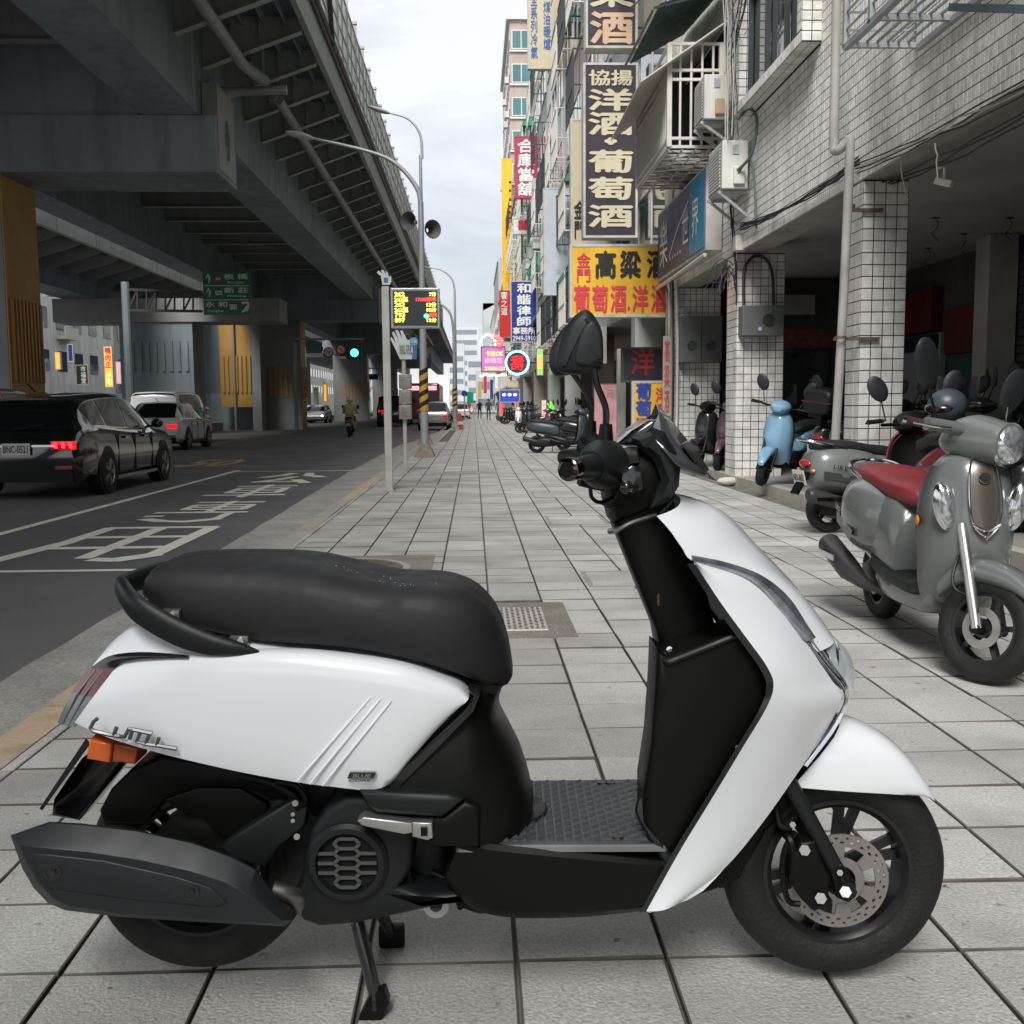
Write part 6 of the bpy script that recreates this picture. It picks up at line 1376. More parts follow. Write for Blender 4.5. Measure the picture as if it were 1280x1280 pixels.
T('↑', .12, .84, .1, .24); T('板 橋', .7, .89, .5, .13); T('Banqiao', .7, .75, .34, .06); T('↑', .12, .51, .1, .24); T('新 莊', .7, .57, .5, .13); T('Xinzhuang', .7, .43, .4, .06)
T('永 和', .27, .24, .46, .13); T('Yonghe', .24, .08, .34, .07); T('↗', .87, .17, .18, .24)
MB().box(a.x+.26*W_, a.x+.4*W_, 41.785, 41.799, b.z+.46*H_, b.z+.56*H_).box(a.x+.55*W_, a.x+.7*W_, 41.785, 41.799, b.z+.12*H_, b.z+.24*H_).build('route_shield', whl, gs_, W=True)
T('106', .33, .51, .1, .06, blkl, Y=41.78); T('111', .625, .18, .1, .06, blkl, Y=41.78)
MB().lathe([(0, 0), (.14, 0)], (a.x+.33*W_, 41.79, b.z+.84*H_), (0, 1, 0), 8).build('route_shield', redl, gs_, W=True); T('64', .33, .84, .08, .07, whl, Y=41.78)
# signals and small traffic signs
def mast(Y, px_post, px_end, py, items, label):
    t = thing('traffic_signal', label, 'traffic light', PY(px_post, 515, Y)); a, b = PY(px_post, py, Y), PY(px_end, py, Y)
    MB().tube([Vector((a.x, Y, -.1)), Vector((a.x, Y, a.z+.1))], .1, 8).build('post', st_m, t, W=True); MB().bar(a+Vector((0, 0, .3)), b+Vector((0, 0, .3)), .1).build('arm', st_m, t, W=True)
    for kind, x, y, w_, h_ in items:
        c_ = PY(x, y, Y-.2); s = Y/F
        if kind == 'green':
            MB().box(c_.x-h_*s*2, c_.x+h_*s*.9, Y-.18, Y, c_.z-h_*s*.8, c_.z+h_*s*.8).build('housing', blkl, t, W=True); MB().sph(c_, h_*s*.55, .08, h_*s*.55, 12, 8).build('green_light', led_g, t, W=True)
        elif kind == 'no':
            MB().lathe([(0, 0), (w_*s/2, 0)], c_, (0, 1, 0), 24).build('disc', whl, t, W=True); MB().lathe([(w_*s*.38, -.02), (w_*s/2, -.02)], c_, (0, 1, 0), 24).build('red_ring', redb, t, W=True)
            MB().bar(c_+Vector((-w_*s*.3, -.03, w_*s*.3)), c_+Vector((w_*s*.3, -.03, -w_*s*.3)), w_*s*.1, .02).build('red_bar', redb, t, W=True)
            MB().bar(c_+Vector((w_*s*.12, -.025, -w_*s*.22)), c_+Vector((w_*s*.12, -.025, w_*s*.12)), w_*s*.1, .01).bar(c_+Vector((w_*s*.15, -.025, w_*s*.1)), c_+Vector((-w_*s*.25, -.025, w_*s*.1)), w_*s*.1, .01).build('arrow', blkl, t, W=True)
        elif kind == 'board':
            MB().box(c_.x-w_*s/2, c_.x+w_*s/2, Y-.2, Y-.15, c_.z-h_*s/2, c_.z+h_*s/2).build('board', green, t, W=True)
        else: MB().box(c_.x-w_*s/2, c_.x+w_*s/2, Y-.2, Y-.15, c_.z-h_*s/2, c_.z+h_*s/2).build('plate', {'blue': blub, 'white': whl, 'green2': green}[kind], t, W=True)
    return t
mast(56, 368, 455, 431, [('board', 393, 436, 21, 5), ('white', 393, 444, 21, 5), ('no', 410.5, 440.5, 13, 0), ('no', 426, 437, 12, 0), ('white', 426, 447, 13, 3), ('green', 443, 441, 0, 9)], 'traffic light showing green with two red-ringed turn bans on an arm under the viaduct')
mast(105, 436, 475, 464, [('green2', 429, 471, 15, 6), ('no', 444, 467, 9, 0), ('no', 453, 470, 9, 0), ('blue', 466, 471, 13, 7)], 'smaller far set of turn-ban signs and a blue board under the viaduct')
mast(120, 552, 545, 497, [('green', 545, 496, 0, 5)], 'distant green traffic light at the kerb side')
t = thing('road_sign', 'round blue sign beside a green board far down the kerb', 'road sign', PY(580, 530, 90)); c_ = PY(580.5, 492, 90)
MB().lathe([(0, 0), (.26, 0)], c_, (0, 1, 0), 20).build('disc', blub, t, W=True); a, b = PY(583.5, 490, 90), PY(592, 504, 90); MB().box(a.x, b.x, 90, 90.1, b.z, a.z).build('board', mat('road_sign_bright_green', (.01, .3, .16), .5), t, W=True); MB().cyl(Vector((c_.x, 90.05, 0)), c_+Vector((0, .05, 0)), .06, 6).build('post', galv, t, W=True)

# ================================================================ CARS
car_k = mat('car_black', (.008, .009, .0085), .12, var=.1, coat=1, spec=.8); car_w = mat('car_white', (.82, .82, .8), .25, var=.03, coat=.8); car_s = mat('car_silver', (.36, .36, .35), .28, metal=.5, var=.04, coat=.6)
car_r = mat('bus_red', (.3, .03, .03), .35, coat=.3); tint = mat('car_glass', (.008, .01, .01), .08, var=.1, spec=.35)
lamp_r = em('tail_lamp_lit', (1, .01, .02), .7); lamp_off = mat('tail_lamp', (.35, .015, .02), .25, coat=.8); lamp_w = em('headlamp_lit', (1, .95, .8), 6)
def car(name, label, cat, loc, L_, Wd_, Ht, paint, roof=.55, rz=0., wagon=False, plate=None, lit=True, van=False, front=False):
    """car pointing along +Y, origin at the rear bumper centre on the road; x right"""
    t = thing(name, label, cat, loc, rz); hw = Wd_/2; belt = Ht*.63; R_ = Ht
    k = L_/4.6
    if van: st = [(0, .36, .9, .8, .84, .8), (.05, .3, .97, 1, R_*.8, .86), (.14, .26, 1, 1, R_*.96, .84), (.5, .24, 1, 1, R_, .84), (2.6*k, .24, 1, 1, R_, .84), (3.3*k, .24, 1, .98, R_*.92, .82), (3.9*k, .24, 1, .95, belt*1.02, .84), (4.35*k, .28, .96, .86, belt*.88, .85), (4.6*k, .36, .84, .6, belt*.62, .8)]
    elif wagon: st = [(0, .34, .82, .78, belt*.8, .84), (.07, .27, .92, .95, belt*.97, .84), (.2, .24, .97, 1.03, belt*1.09, .78), (.5, .21, 1, 1.06, R_*.86, .72), (.85, .2, 1, 1.05, R_*.955, .71), (1.7, .2, 1, 1.0, R_, .74), (2.4*k, .2, 1, .97, R_*.985, .74), (3.05*k, .2, 1, .96, R_*.83, .76), (3.5*k, .2, 1, .95, belt*.98, .84), (4.1*k, .22, .98, .88, belt*.9, .86), (4.45*k, .26, .92, .74, belt*.76, .84), (4.6*k, .36, .8, .55, belt*.57, .8)]
    else: st = [(0, .36, .86, .8, belt*.83, .84), (.05, .28, .93, .97, belt*.99, .84), (.16, .25, .97, 1.02, belt*1.13, .8), (.48, .22, 1, 1.03, R_*.91, .73), (.75, .2, 1, 1.02, R_*.99, .74), (1.6*k, .2, 1, 1.0, R_, .75), (2.4*k, .2, 1, .98, R_*.97, .74), (3.1*k, .2, 1, .96, R_*.82, .76), (3.65*k, .2, 1, .95, belt*.98, .84), (4.15*k, .22, .98, .88, belt*.9, .86), (4.45*k, .26, .92, .74, belt*.76, .84), (4.6*k, .36, .8, .55, belt*.57, .8)]
    fine = cr(st, 70)
    def half(q_):
        y_, z0, w_, bf, rf, wr = q_; w_ *= hw; be = bf*belt; ro = max(rf, be+.015); wr_ = wr*hw*(w_/hw)
        return [(0, z0), (w_*.86, z0), (w_*.975, z0+.1), (w_, z0+(be-z0)*.55), (w_*.97, be-.1), (w_*.985, be-.06), (w_*.93, be), (wr_+(w_*.93-wr_)*.45, be+(ro-be)*.5), (wr_, be+(ro-be)*.86), (wr_*.86, be+(ro-be)*.965), (wr_*.5, ro), (0, ro+.006)]
    rows = []
    for q_ in fine:
        h_ = half(q_); rows.append([(x, q_[0], z) for x, z in h_]+[(-x, q_[0], z) for x, z in h_[-2:0:-1]])
    MB().grid(rows, closev=True).capend(rows[0][::-1]).capend(rows[-1]).build('body', paint, t, smooth=True, weld=True, ang=32)
    def at_y(y_):
        for q0, q1 in zip(fine, fine[1:]):
            if q0[0] <= y_ <= q1[0] and q1[0] > q0[0]: f = (y_-q0[0])/(q1[0]-q0[0]); return tuple(a_*(1-f)+b_*f for a_, b_ in zip(q0, q1))
        return min(fine, key=lambda q_: abs(q_[0]-y_))
    def glass_side(ya, yb, sx, n_=10):
        rs_ = []
        for i in range(n_+1):
            q_ = at_y(ya+(yb-ya)*i/n_); h_ = half(q_); p6, p7, p8 = h_[6], h_[7], h_[8]
            rs_.append([(sx*(a_[0]*(1-f)+b_[0]*f+.006), q_[0], a_[1]*(1-f)+b_[1]*f) for a_, b_, f in ((p6, p7, .12), (p6, p7, .6), (p7, p8, .1), (p7, p8, .55), (p7, p8, .92))])
        MB().grid(rs_).build('side_window', tint, t, smooth=True)
    yc0, yc1 = (.3, 3.3*k) if van else ((.42, 3.15*k) if wagon else (.4, 3.25*k))
    cuts = [yc0+.06, yc0+(yc1-yc0)*.24, yc0+(yc1-yc0)*.57, yc1-.22]
    for sx in (-1, 1):
        for i in range(3): glass_side(cuts[i]+.035, cuts[i+1]-.035, sx)
    def screen(ya, yb, nm):
        rs_ = []
        for i in range(9):
            q_ = at_y(ya+(yb-ya)*i/8); h_ = half(q_); sgn = -1 if yb < 2 else 1
            hp_ = [(h_[8][0]*.97, h_[8][1]), (h_[9][0], h_[9][1]), (h_[10][0], h_[10][1]), (0, h_[11][1])]
            rs_.append([(x, q_[0]+sgn*.008, z+.006) for x, z in hp_]+[(-x, q_[0]+sgn*.008, z+.006) for x, z in hp_[-2::-1]])
        MB().grid(rs_).build(nm, tint, t, smooth=True)
    screen(.1, .62 if not van else .15, 'rear_window'); screen(yc1-.35, yc1+.32, 'windscreen'); yb0, yb1, yt0 = .05, yc1+.25, .45
    if not van or True:
        # wheels and dark arches
        for sx in (-1, 1):
            for y_ in (L_*.195, L_*.79):
                MB().lathe([(0, 0), (.36, 0), (.375, -.004)], (sx*(hw+.002), y_, .335), (sx, 0, 0), 28).build('wheel_arch', wire_k, t)
                R_ = .325; wt = MB().lathe([(.2, .02), (.3, .02), (.325, -.03), (.325, -.19), (.3, -.22)], (sx*hw+sx*-.0, y_, .325), (sx, 0, 0), 28).build('wheel', rub, t, smooth=True)
                mb = MB().lathe([(.21, .018), (.2, -.02), (.19, -.05)], (sx*hw, y_, .325), (sx, 0, 0), 24)
                for k in range(5):
                    for da in (-.12, .12): a_ = 2*math.pi*k/5+da; mb.bar((sx*(hw+.008), y_+math.cos(a_-da)*.03, .325+math.sin(a_-da)*.03), (sx*(hw+.008), y_+math.cos(a_)*.2, .325+math.sin(a_)*.2), .028, .02)
                mb.build('rim', alu, wt)
    # lamps, plate, mirrors, bumper, handles, wiper, sills
    yl = L_-.12 if front else -.0
    for sx in (-1, 1):
        lm = lamp_w if front else (lamp_r if lit else lamp_off)
        if front: MB().sph((sx*hw*.72, L_-.02, belt*.62), .1, .05, .07).build('headlight', lm, t)
        else:
            o = MB().box(sx*hw*.5, sx*hw*.86, .0, .06, belt*.73, belt*.85).build('tail_light', lm, t)
            if wagon:
                for k in range(3): MB().add([(sx*(hw*(.56+.11*k)), -.035, belt*.75), (sx*(hw*(.62+.11*k)), -.035, belt*.75), (sx*(hw*(.60+.11*k)), -.035, belt*.84), (sx*(hw*(.54+.11*k)), -.035, belt*.84)], [(0, 1, 2, 3)]).build('light_claw', em('claw_lit', (1, .05, .08), 1.1), o)
        MB().sph((sx*(hw+.1), yb1-.4, belt+.06), .1, .07, .075, 12, 8).bar((sx*hw*.9, yb1-.4, belt), (sx*(hw+.1), yb1-.4, belt+.03), .04).build('door_mirror', paint if not wagon else blkg, t, smooth=True)
        for y_ in (L_*.36, L_*.56): MB().box(sx*(hw-.01), sx*(hw+.015), y_, y_+.2, belt*.84, belt*.88).build('door_handle', paint, t)
        for y_ in (L_*.3, L_*.47, L_*.66): MB().box(sx*(hw-.02), sx*(hw+.003), y_, y_+.006, .3, belt*.92).build('door_seam', wire_k, t)
        MB().box(sx*(hw-.04), sx*(hw+.006), L_*.28, L_*.7, .2, .25).build('sill', chr_ if wagon else blk, t)
        MB().box(sx*(hw*.92), sx*(hw*.945), yb0+.4, yb1-.5, belt-.012, belt+.004).build('window_trim', chr_ if wagon else blk, t)
        if not front: MB().box(sx*hw*.55, sx*hw*.8, -.02, .05, .42, .46).build('reflector', lamp_off, t)
    MB().box(-hw*.8, hw*.8, -.01, .12, .24, .4).build('bumper_insert', blk, t); MB().box(-hw*.55, hw*.55, -.015, .05, belt*.77, belt*.8).build('garnish', chr_ if wagon else paint, t)
    if plate:
        o = MB().box(-.19, .19, -.05, -.03, .62, .78).build('licence_plate', mat('plate_white', (.7, .7, .68), .4), t)
        lettering(plate, .33, .1, facing((0, -.052, .70), (0, -1, 0)), blkl, o, W=False, bold=.02, ext=.001)
    MB().bar((-.1, .02, belt+.02), (.35, .05, belt+.1), .015).build('rear_wiper', blk, t)
    if wagon: MB().box(-.3, .3, .36, .4, Ht-.12, Ht-.1).build('brake_light', mat('lens_dark_red', (.15, .01, .01), .2), t)
    MB().tube([(0, yt0+.25, Ht), (0, yt0+.02, Ht+.1)], .012, 5).build('aerial', blk, t)
    return t
ca = car('parked_car', 'glossy black estate car with claw-shaped red tail lights in the lane at the left', 'car', (-6.3, 14.6, -.1), 4.6, 1.85, 1.5, car_k, wagon=True, plate='BNC-0521')
car('silver_car', 'silver car behind the black estate, only its roof showing', 'car', (-9.3, 18.2, -.1), 4.7, 1.85, 1.66, car_s)
car('white_hatchback', 'small white hatchback with lit red tail lights ahead of the black estate', 'car', (-9.5, 31.2, -.1), 4.0, 1.7, 1.45, car_w)
car('white_van', 'white van ahead of the white hatchback', 'van', (-11.2, 37, -.1), 4.8, 1.85, 1.85, car_w, van=True, lit=False)
car('grey_car', 'silver-grey hatchback stopped at the kerb by the far lamp post', 'car', (-2.1, 55, -.1), 4.2, 1.7, 1.5, car_s, lit=True)
car('dark_van', 'dark van with red tail lights further up under the viaduct', 'van', (-5.2, 66, -.1), 4.6, 1.85, 1.95, car_k, van=True)
car('oncoming_car', 'oncoming car with glowing headlights deep under the viaduct', 'car', (-12.7, 88, -.1), 4.4, 1.8, 1.5, car_s, rz=math.pi, front=True)
car('oncoming_car', 'second oncoming car with headlights beside the first', 'car', (-14.6, 92, -.1), 4.4, 1.8, 1.5, car_w, rz=math.pi, front=True)
car('distant_car', 'small white car far down the road left of the pavement', 'car', (-1.2, 96, -.1), 4.2, 1.7, 1.5, car_w)
bs = thing('bus', 'red and pale bus standing beyond the silver hatchback', 'bus', (-3.6, 74, -.1))
MB().box(-1.2, 1.2, 0, 9, .4, 2.9).build('body', car_r, bs, bevel=.15); MB().box(-1.05, 1.05, -.03, -.001, 1.55, 2.3).build('rear_window', tint, bs); MB().box(-1.0, 1.0, -.04, -.001, 2.4, 2.7).build('route_panel', em('route_pink', (1, .5, .55), .8), bs)
MB().box(-1.19, -.9, -.03, 0, .9, 1.2).box(.9, 1.19, -.03, 0, .9, 1.2).build('tail_light', lamp_r, bs)
for x in (-1.0, 1.0): MB().cyl((x-.15, 1.8, .45), (x+.15, 1.8, .45), .45, 16).build('wheel', rub, bs)
# ================================================================ OTHER SCOOTERS (own frame: x forward, y left, z up, origin on the ground midway between the axles)
g_pnt = mat('paint_grey_green', (.135, .143, .14), .25, var=.03, coat=.5); g_pnt2 = mat('paint_dark_stripe', (.05, .055, .055), .35, coat=.3)
red_seat = mat('seat_red', (.2, .02, .03), .42, var=.12, vs=5, bump=.2, bs=150, spec=.5); bronze = mat('bronze_panel', (.11, .095, .08), .3, metal=.5, coat=.4)
sky_b = mat('paint_sky_blue', (.2, .36, .5), .3, coat=.6); kpaint = mat('paint_black', (.02, .021, .022), .25, coat=.6); gpaint = mat('paint_slate', (.045, .055, .065), .4); red_p = mat('paint_maroon', (.16, .015, .02), .3, coat=.6)
purp = mat('paint_plum', (.09, .05, .07), .3, coat=.6); blu_p = mat('paint_royal_blue', (.02, .04, .4), .3, coat=.6); plate_m = mat('plate_white', (.7, .7, .68), .4); headl = mat('headlamp_lens', (.55, .58, .6), .05, var=.5, vs=40, coat=1, metal=.75); amber = mat('lens_amber', (.6, .2, .02), .2)
siln = mat('mirror_glass', (.5, .55, .58), .05, metal=1)
def secs(st, n=20, flat=.0, cap=True, pw=2.6, m_=20):
    """stations (x, z0, z1, half width) -> superellipse sections"""
    rows = []
    for x, z0, z1, hw in cr(st, n):
        r_ = []
        for k in range(m_):
            a = 2*math.pi*k/m_; c_, s_ = math.cos(a), math.sin(a)
            r_.append((x, hw*math.copysign(abs(c_)**(2/pw), c_), (z0+z1)/2+(z1-z0)/2*math.copysign(abs(s_)**(2/pw), s_)))
        rows.append(r_)
    mb = MB().grid(rows, closev=True)
    if cap: mb.capend(rows[0][::-1]); mb.capend(rows[-1])
    return mb
def wheel2(par, x, z, r, tw, name, rot=None, piv=None, det=True, rm=rimm):
    f = (lambda p: piv+rot @ (Vector(p)-piv)) if rot else (lambda p: Vector(p))
    rr = r-.075
    def place(mb): mb.v = [tuple(f(p)) for p in mb.v]; return mb
    w_ = place(MB().lathe([(rr, -tw*.8), (rr+.02, -tw), (r-.025, -tw), (r-.006, -tw*.6), (r, 0), (r-.006, tw*.6), (r-.025, tw), (rr+.02, tw), (rr, tw*.8), (rr, -tw*.8)], (x, 0, z), (0, 1, 0), 44 if det else 20)).build(name, rub, par, smooth=True, ang=60)
    mb = MB().lathe([(rr, tw*.75), (rr-.012, tw*.7), (rr-.014, -tw*.7), (rr, -tw*.75)], (x, 0, z), (0, 1, 0), 36 if det else 16).cyl((x, -tw*.9, z), (x, tw*.9, z), .04, 14)
    for k in range(5):
        a = 2*math.pi*k/5+.2; mb.bar((x+.03*math.cos(a), 0, z+.03*math.sin(a)), (x+(rr-.01)*math.cos(a), 0, z+(rr-.01)*math.sin(a)), .03, .022)
    place(mb).build('rim', rm, w_)
    if det: place(MB().lathe([(.05, -.05), (.085, -.05), (.085, -.046), (.05, -.046)], (x, 0, z), (0, 1, 0), 30)).build('brake_disc', disc_m, w_)
    return w_
def scooter2(label, loc, heading, paint=kpaint, seat=seat_m, trim=blk, steer=0., classic=False, case=None, plate=None, det=True, roll=0., mirrors=True, name='parked_scooter', grp='scooters parked along the arcade', sport=False, moped=False):
    t = thing(name, label, 'scooter', loc, heading, grp); t.rotation_euler = (roll, 0, heading)
    n_ = 26 if det else 12
    wheel2(t, -.63, .215, .215, .05, 'rear_wheel', det=det)
    piv = Vector((.42, 0, .9)); R3 = Matrix.Rotation(steer, 3, Vector((-.35, 0, .94)).normalized())
    def S(mb): mb.v = [tuple(piv+R3 @ (Vector(p)-piv)) for p in mb.v]; return mb
    wheel2(t, .66, .22, .22, .052, 'front_wheel', R3, piv, det)
    # rear body
    if classic: st = [(-.86, .52, .62, .06), (-.84, .44, .70, .13), (-.76, .38, .76, .19), (-.6, .35, .78, .225), (-.42, .36, .76, .225), (-.28, .40, .72, .19), (-.2, .44, .68, .14)]
    elif sport: st = [(-.96, .86, .92, .03), (-.8, .70, .92, .10), (-.6, .56, .86, .16), (-.35, .48, .78, .18), (-.12, .36, .70, .16), (-.02, .34, .6, .13)]
    else: st = [(-.88, .60, .72, .05), (-.8, .52, .78, .12), (-.6, .47, .78, .175), (-.35, .44, .75, .18), (-.15, .40, .70, .16), (-.08, .42, .64, .13)]
    b_ = secs(st, n_).build('rear_body', paint, t, smooth=True, ang=60)
    if classic:
        secs([(-.5, .30, .74, .16), (-.3, .26, .74, .17), (-.12, .24, .70, .165), (-.05, .24, .6, .15)], 12).build('under_seat_panel', paint, t, smooth=True)
        MB().add([(-.80, -.2, .50), (-.45, -.235, .44), (-.42, -.235, .50), (-.80, -.203, .56)], [(0, 1, 2, 3)]).build('side_stripe', g_pnt2, b_)
        lettering('LIKE', .13, .035, facing((-.66, -.236, .59), (-.12, -1, 0), (.2, 0, 1)), chr_, b_, W=False, ext=.002)
    # seat
    zs = .92 if sport else .80
    st = [(-.8, zs-.06, zs-.01, .06), (-.74, zs-.08, zs+.02, .125), (-.5, zs-.09, zs+.02, .15), (-.3, zs-.12, zs-.015, .14), (-.1, zs-.15, zs-.035, .115), (-.02, zs-.15, zs-.06, .085), (.01, zs-.14, zs-.09, .05)]
    secs(st, n_, pw=3).build('seat', seat, t, smooth=True, ang=60)
    MB().tube([(-.55, -.15, zs-.05), (-.85, -.12, zs+.01), (-.93, 0, zs+.03), (-.85, .12, zs+.01), (-.55, .15, zs-.05)], .012, 8, 20).build('grab_rail', chr_ if classic else blk, t, smooth=True)
    # floor, lower body, engine, muffler
    secs([(-.3, .24, .40, .15), (-.15, .2, .33, .165), (.1, .2, .31, .17), (.3, .21, .32, .16), (.38, .24, .4, .14)], 14, pw=4).build('floorboard', paint if classic else trim, t, smooth=True)
    if classic: secs([(-.32, .30, .42, .17), (-.1, .28, .36, .18), (.2, .28, .35, .178), (.36, .30, .4, .15)], 14, pw=4).build('floor_trim', trim, t, smooth=True)
    secs([(-.75, .16, .3, .07), (-.5, .14, .38, .11), (-.25, .16, .36, .1), (-.15, .18, .3, .06)], 10, pw=3).build('engine', blk2, t, smooth=True)
    mf = MB().tube([(-.95, -.2, .36), (-.93, -.2, .36), (-.6, -.19, .27), (-.42, -.16, .22), (-.3, -.08, .2)], [.05, .062, .062, .03, .018], 14).build('muffler', mapm if not classic else mat('muffler_dark', (.055, .05, .052), .4, metal=.4), t, smooth=True)
    if det: MB().box(-.9, -.62, -.268, -.262, .31, .34).build('heat_shield', chr_, mf)
    # front apron: sections by height
    def apron(st, m, nm, k=11, dep=.0):
        rows = []
        for z, xc, xe, hw in cr(st, n_):
            rows.append([(xc+(xe-xc)*(abs(a)**2.7), hw*a, z) for a in [-1+2*i/(k-1) for i in range(k)]])
        return MB().grid(rows).build(nm, m, t, smooth=True, solid=.015)
    apron([(.92, .50, .40, .11), (.86, .535, .40, .165), (.74, .56, .40, .2), (.6, .58, .39, .21), (.48, .56, .38, .2), (.38, .48, .36, .19), (.28, .40, .33, .16), (.22, .34, .28, .15)], paint, 'leg_shield')
    apron([(.9, .44, .37, .1), (.8, .44, .36, .18), (.6, .42, .35, .2), (.4, .38, .32, .17), (.3, .34, .29, .15)], trim if not classic else paint, 'inner_shield')
    if classic:
        rows = []
        for z, x, hw in cr([(.915, .512, .035), (.86, .545, .055), (.74, .572, .062), (.64, .585, .048), (.59, .59, .03)], 14): rows.append([(x-.01*a*a, hw*a, z) for a in (-1, -.5, 0, .5, 1)])
        MB().grid(rows).build('centre_panel', bronze, t, smooth=True)
        edge = cr([(.915, .515, .035), (.86, .548, .057), (.74, .576, .065), (.64, .59, .051), (.58, .595, .0)], 16)
        MB().tube([(x, hw, z) for z, x, hw in edge]+[(x, -hw, z) for z, x, hw in edge[-2::-1]], .004, 6).tube([(.594, -.055, .64), (.6, 0, .615), (.594, .055, .64)], .006, 6, 8).tube([(.592, -.045, .625), (.603, 0, .592), (.592, .045, .625)], .005, 6, 8).build('chrome_trim', chr_, t, smooth=True)
        MB().lathe([(.0, .004), (.022, .004), (.024, 0)], (.563, 0, .83), (1, 0, .2), 20).build('emblem', chr_, t)
        lettering('KO', .03, .018, facing((.5695, 0, .83), (1, 0, .2)), blkl, t, W=False, ext=.001)
        for sg in (-1, 1):
            e0_ = MB().sph((.53, sg*.15, .71), .035, .038, .095, 18, 12, Matrix.Rotation(rd(12)*-sg, 3, 'X')).build('side_lamp', mat('side_lamp_lens', (.5, .52, .54), .06, var=.5, vs=45, metal=.7, coat=1), t, smooth=True)
            MB().sph((.526, sg*.15, .71), .034, .045, .105, 18, 12, Matrix.Rotation(rd(12)*-sg, 3, 'X')).build('side_lamp_rim', chr_, t, smooth=True)
            MB().sph((.40, sg*.212, .64), .018, .008, .022, 10, 6).build('side_reflector', amber, t)
    # front fender, fork
    S(secs([(.42, .30, .40, .05), (.5, .36, .47, .07), (.62, .39, .50, .078), (.76, .38, .47, .072), (.87, .33, .40, .055), (.93, .29, .33, .035)], n_, pw=2.4)).build('front_fender', paint, t, smooth=True)
    S(MB().tube([(.5, -.085, .62), (.665, -.085, .215)], .021 if classic else .017, 12)).build('fork_leg', alu if classic else blk2, t, smooth=True); S(MB().tube([(.5, .085, .62), (.665, .085, .215)], .021 if classic else .017, 12)).build('fork_leg', alu if classic else blk2, t, smooth=True)
    if det:
        S(MB().tube([(.5, -.06, .5), (.52, -.1, .4), (.55, -.1, .35), (.62, -.08, .33), (.66, -.09, .28)], .006, 6, 14).cyl((.663, -.1, .215), (.663, .1, .215), .022, 12)).build('brake_hose', blk, t, smooth=True)
    # handlebar head
    hz = 1.0 if not sport else 1.02
    if classic:
        S(secs([(.28, .93, 1.0, .05), (.34, .89, 1.06, .1), (.44, .88, 1.09, .13), (.55, .885, 1.07, .115), (.59, .9, 1.06, .1)], n_, pw=2.2)).build('headlamp_housing', paint, t, smooth=True)
        S(MB().sph((.58, 0, .975), .045, .09, .082, 20, 12)).build('headlamp', headl, t, smooth=True)
        S(MB().lathe([(.08, 0), (.092, .004), (.096, -.012)], (.585, 0, .975), (1, 0, 0), 28)).build('headlamp_rim', chr_, t, smooth=True)
        S(MB().tube([(.40, -.3, 1.0), (.43, -.12, 1.01), (.44, 0, 1.0), (.43, .12, 1.01), (.40, .3, 1.0)], .028, 12, 16)).build('bar_cover', paint, t, smooth=True)
        S(MB().tube([(.44, 0, .76), (.43, 0, .93)], [.075, .06], 16)).build('steering_neck', g_pnt2, t, smooth=True)
    else:
        S(secs([(.28, .96, 1.0, .05), (.34, .92, 1.05, .11), (.44, .9, 1.08, .13), (.55, .92, 1.04, .1), (.61, .95, 1.0, .05)], 14, pw=2.2)).build('handlebar_cowl', paint if not moped else blk, t, smooth=True)
        S(MB().sph((.55, 0, .97), .06, .09, .045, 14, 8)).build('headlamp', headl, t, smooth=True)
        S(MB().tube([(.34, -.28, .99), (.42, -.1, .98), (.42, .1, .98), (.34, .28, .99)], .013, 8)).build('handlebar_tube', blk, t)
    for sg in (-1, 1):
        S(MB().tube([(.39, sg*.25, hz), (.345, sg*.37, hz)], .018, 12)).build('grip', blk2 if not classic else mat('grip_brown', (.05, .02, .02), .5), t, smooth=True)
        if det: S(MB().cyl((.345, sg*.37, hz), (.34, sg*.39, hz), .02, 12).tube([(.44, sg*.2, hz), (.44, sg*.3, hz-.01), (.40, sg*.38, hz-.01)], .007, 8, 10)).build('lever', chr_ if classic else blk2, t, smooth=True)
        if mirrors:
            S(MB().tube([(.40, sg*.22, hz), (.36, sg*.26, hz+.12), (.35, sg*.27, hz+.17)], .006, 6)).build('mirror_stem', blk, t)
            S(MB().sph((.34, sg*.30, hz+.25), .02, .075, .11, 14, 10, Matrix.Rotation(sg*-.5, 3, 'X'))).build('mirror', mapm if det else blk2, t, smooth=True)
    # tail lamp, plate, hugger
    zt = .80 if sport else .60
    MB().sph((-.87 if not sport else -.93, 0, zt+.02), .035, .085, .04, 12, 8).build('tail_lamp', lens_r if False else mat('lens_red_bright', (.35, .01, .015), .15, coat=.8), t, smooth=True)
    for sg in (-1, 1): MB().sph((-.86, sg*.12, zt-.04), .02, .03, .02, 8, 6).build('indicator', amber, t)
    MB().add([(-.84, -.07, .58), (-.84, .07, .58), (-.98, .06, .36), (-.98, -.06, .36), (-.82, -.07, .58), (-.82, .07, .58), (-.96, .06, .35), (-.96, -.06, .35)], [(0, 1, 2, 3), (7, 6, 5, 4), (0, 3, 7, 4), (1, 5, 6, 2), (3, 2, 6, 7)]).build('rear_guard', blk, t)
    if plate:
        dn = Vector((-1, 0, -.25)).normalized(); c_ = Vector((-.925, 0, .50)); M = facing(c_, dn)
        M2 = M.to_3x3(); mb = MB().obox(c_, .13, .15 if False else .1, .004, M2)
        # box local x = reading direction, y = up, z = outward
        mb = MB().obox(c_, .2, .13, .004, M2); pt = mb.build('licence_plate', plate_m, t)
        lettering(plate, .17, .06, facing(c_+dn*.004, dn), blkl, pt, W=False, ext=.001, bold=.01)
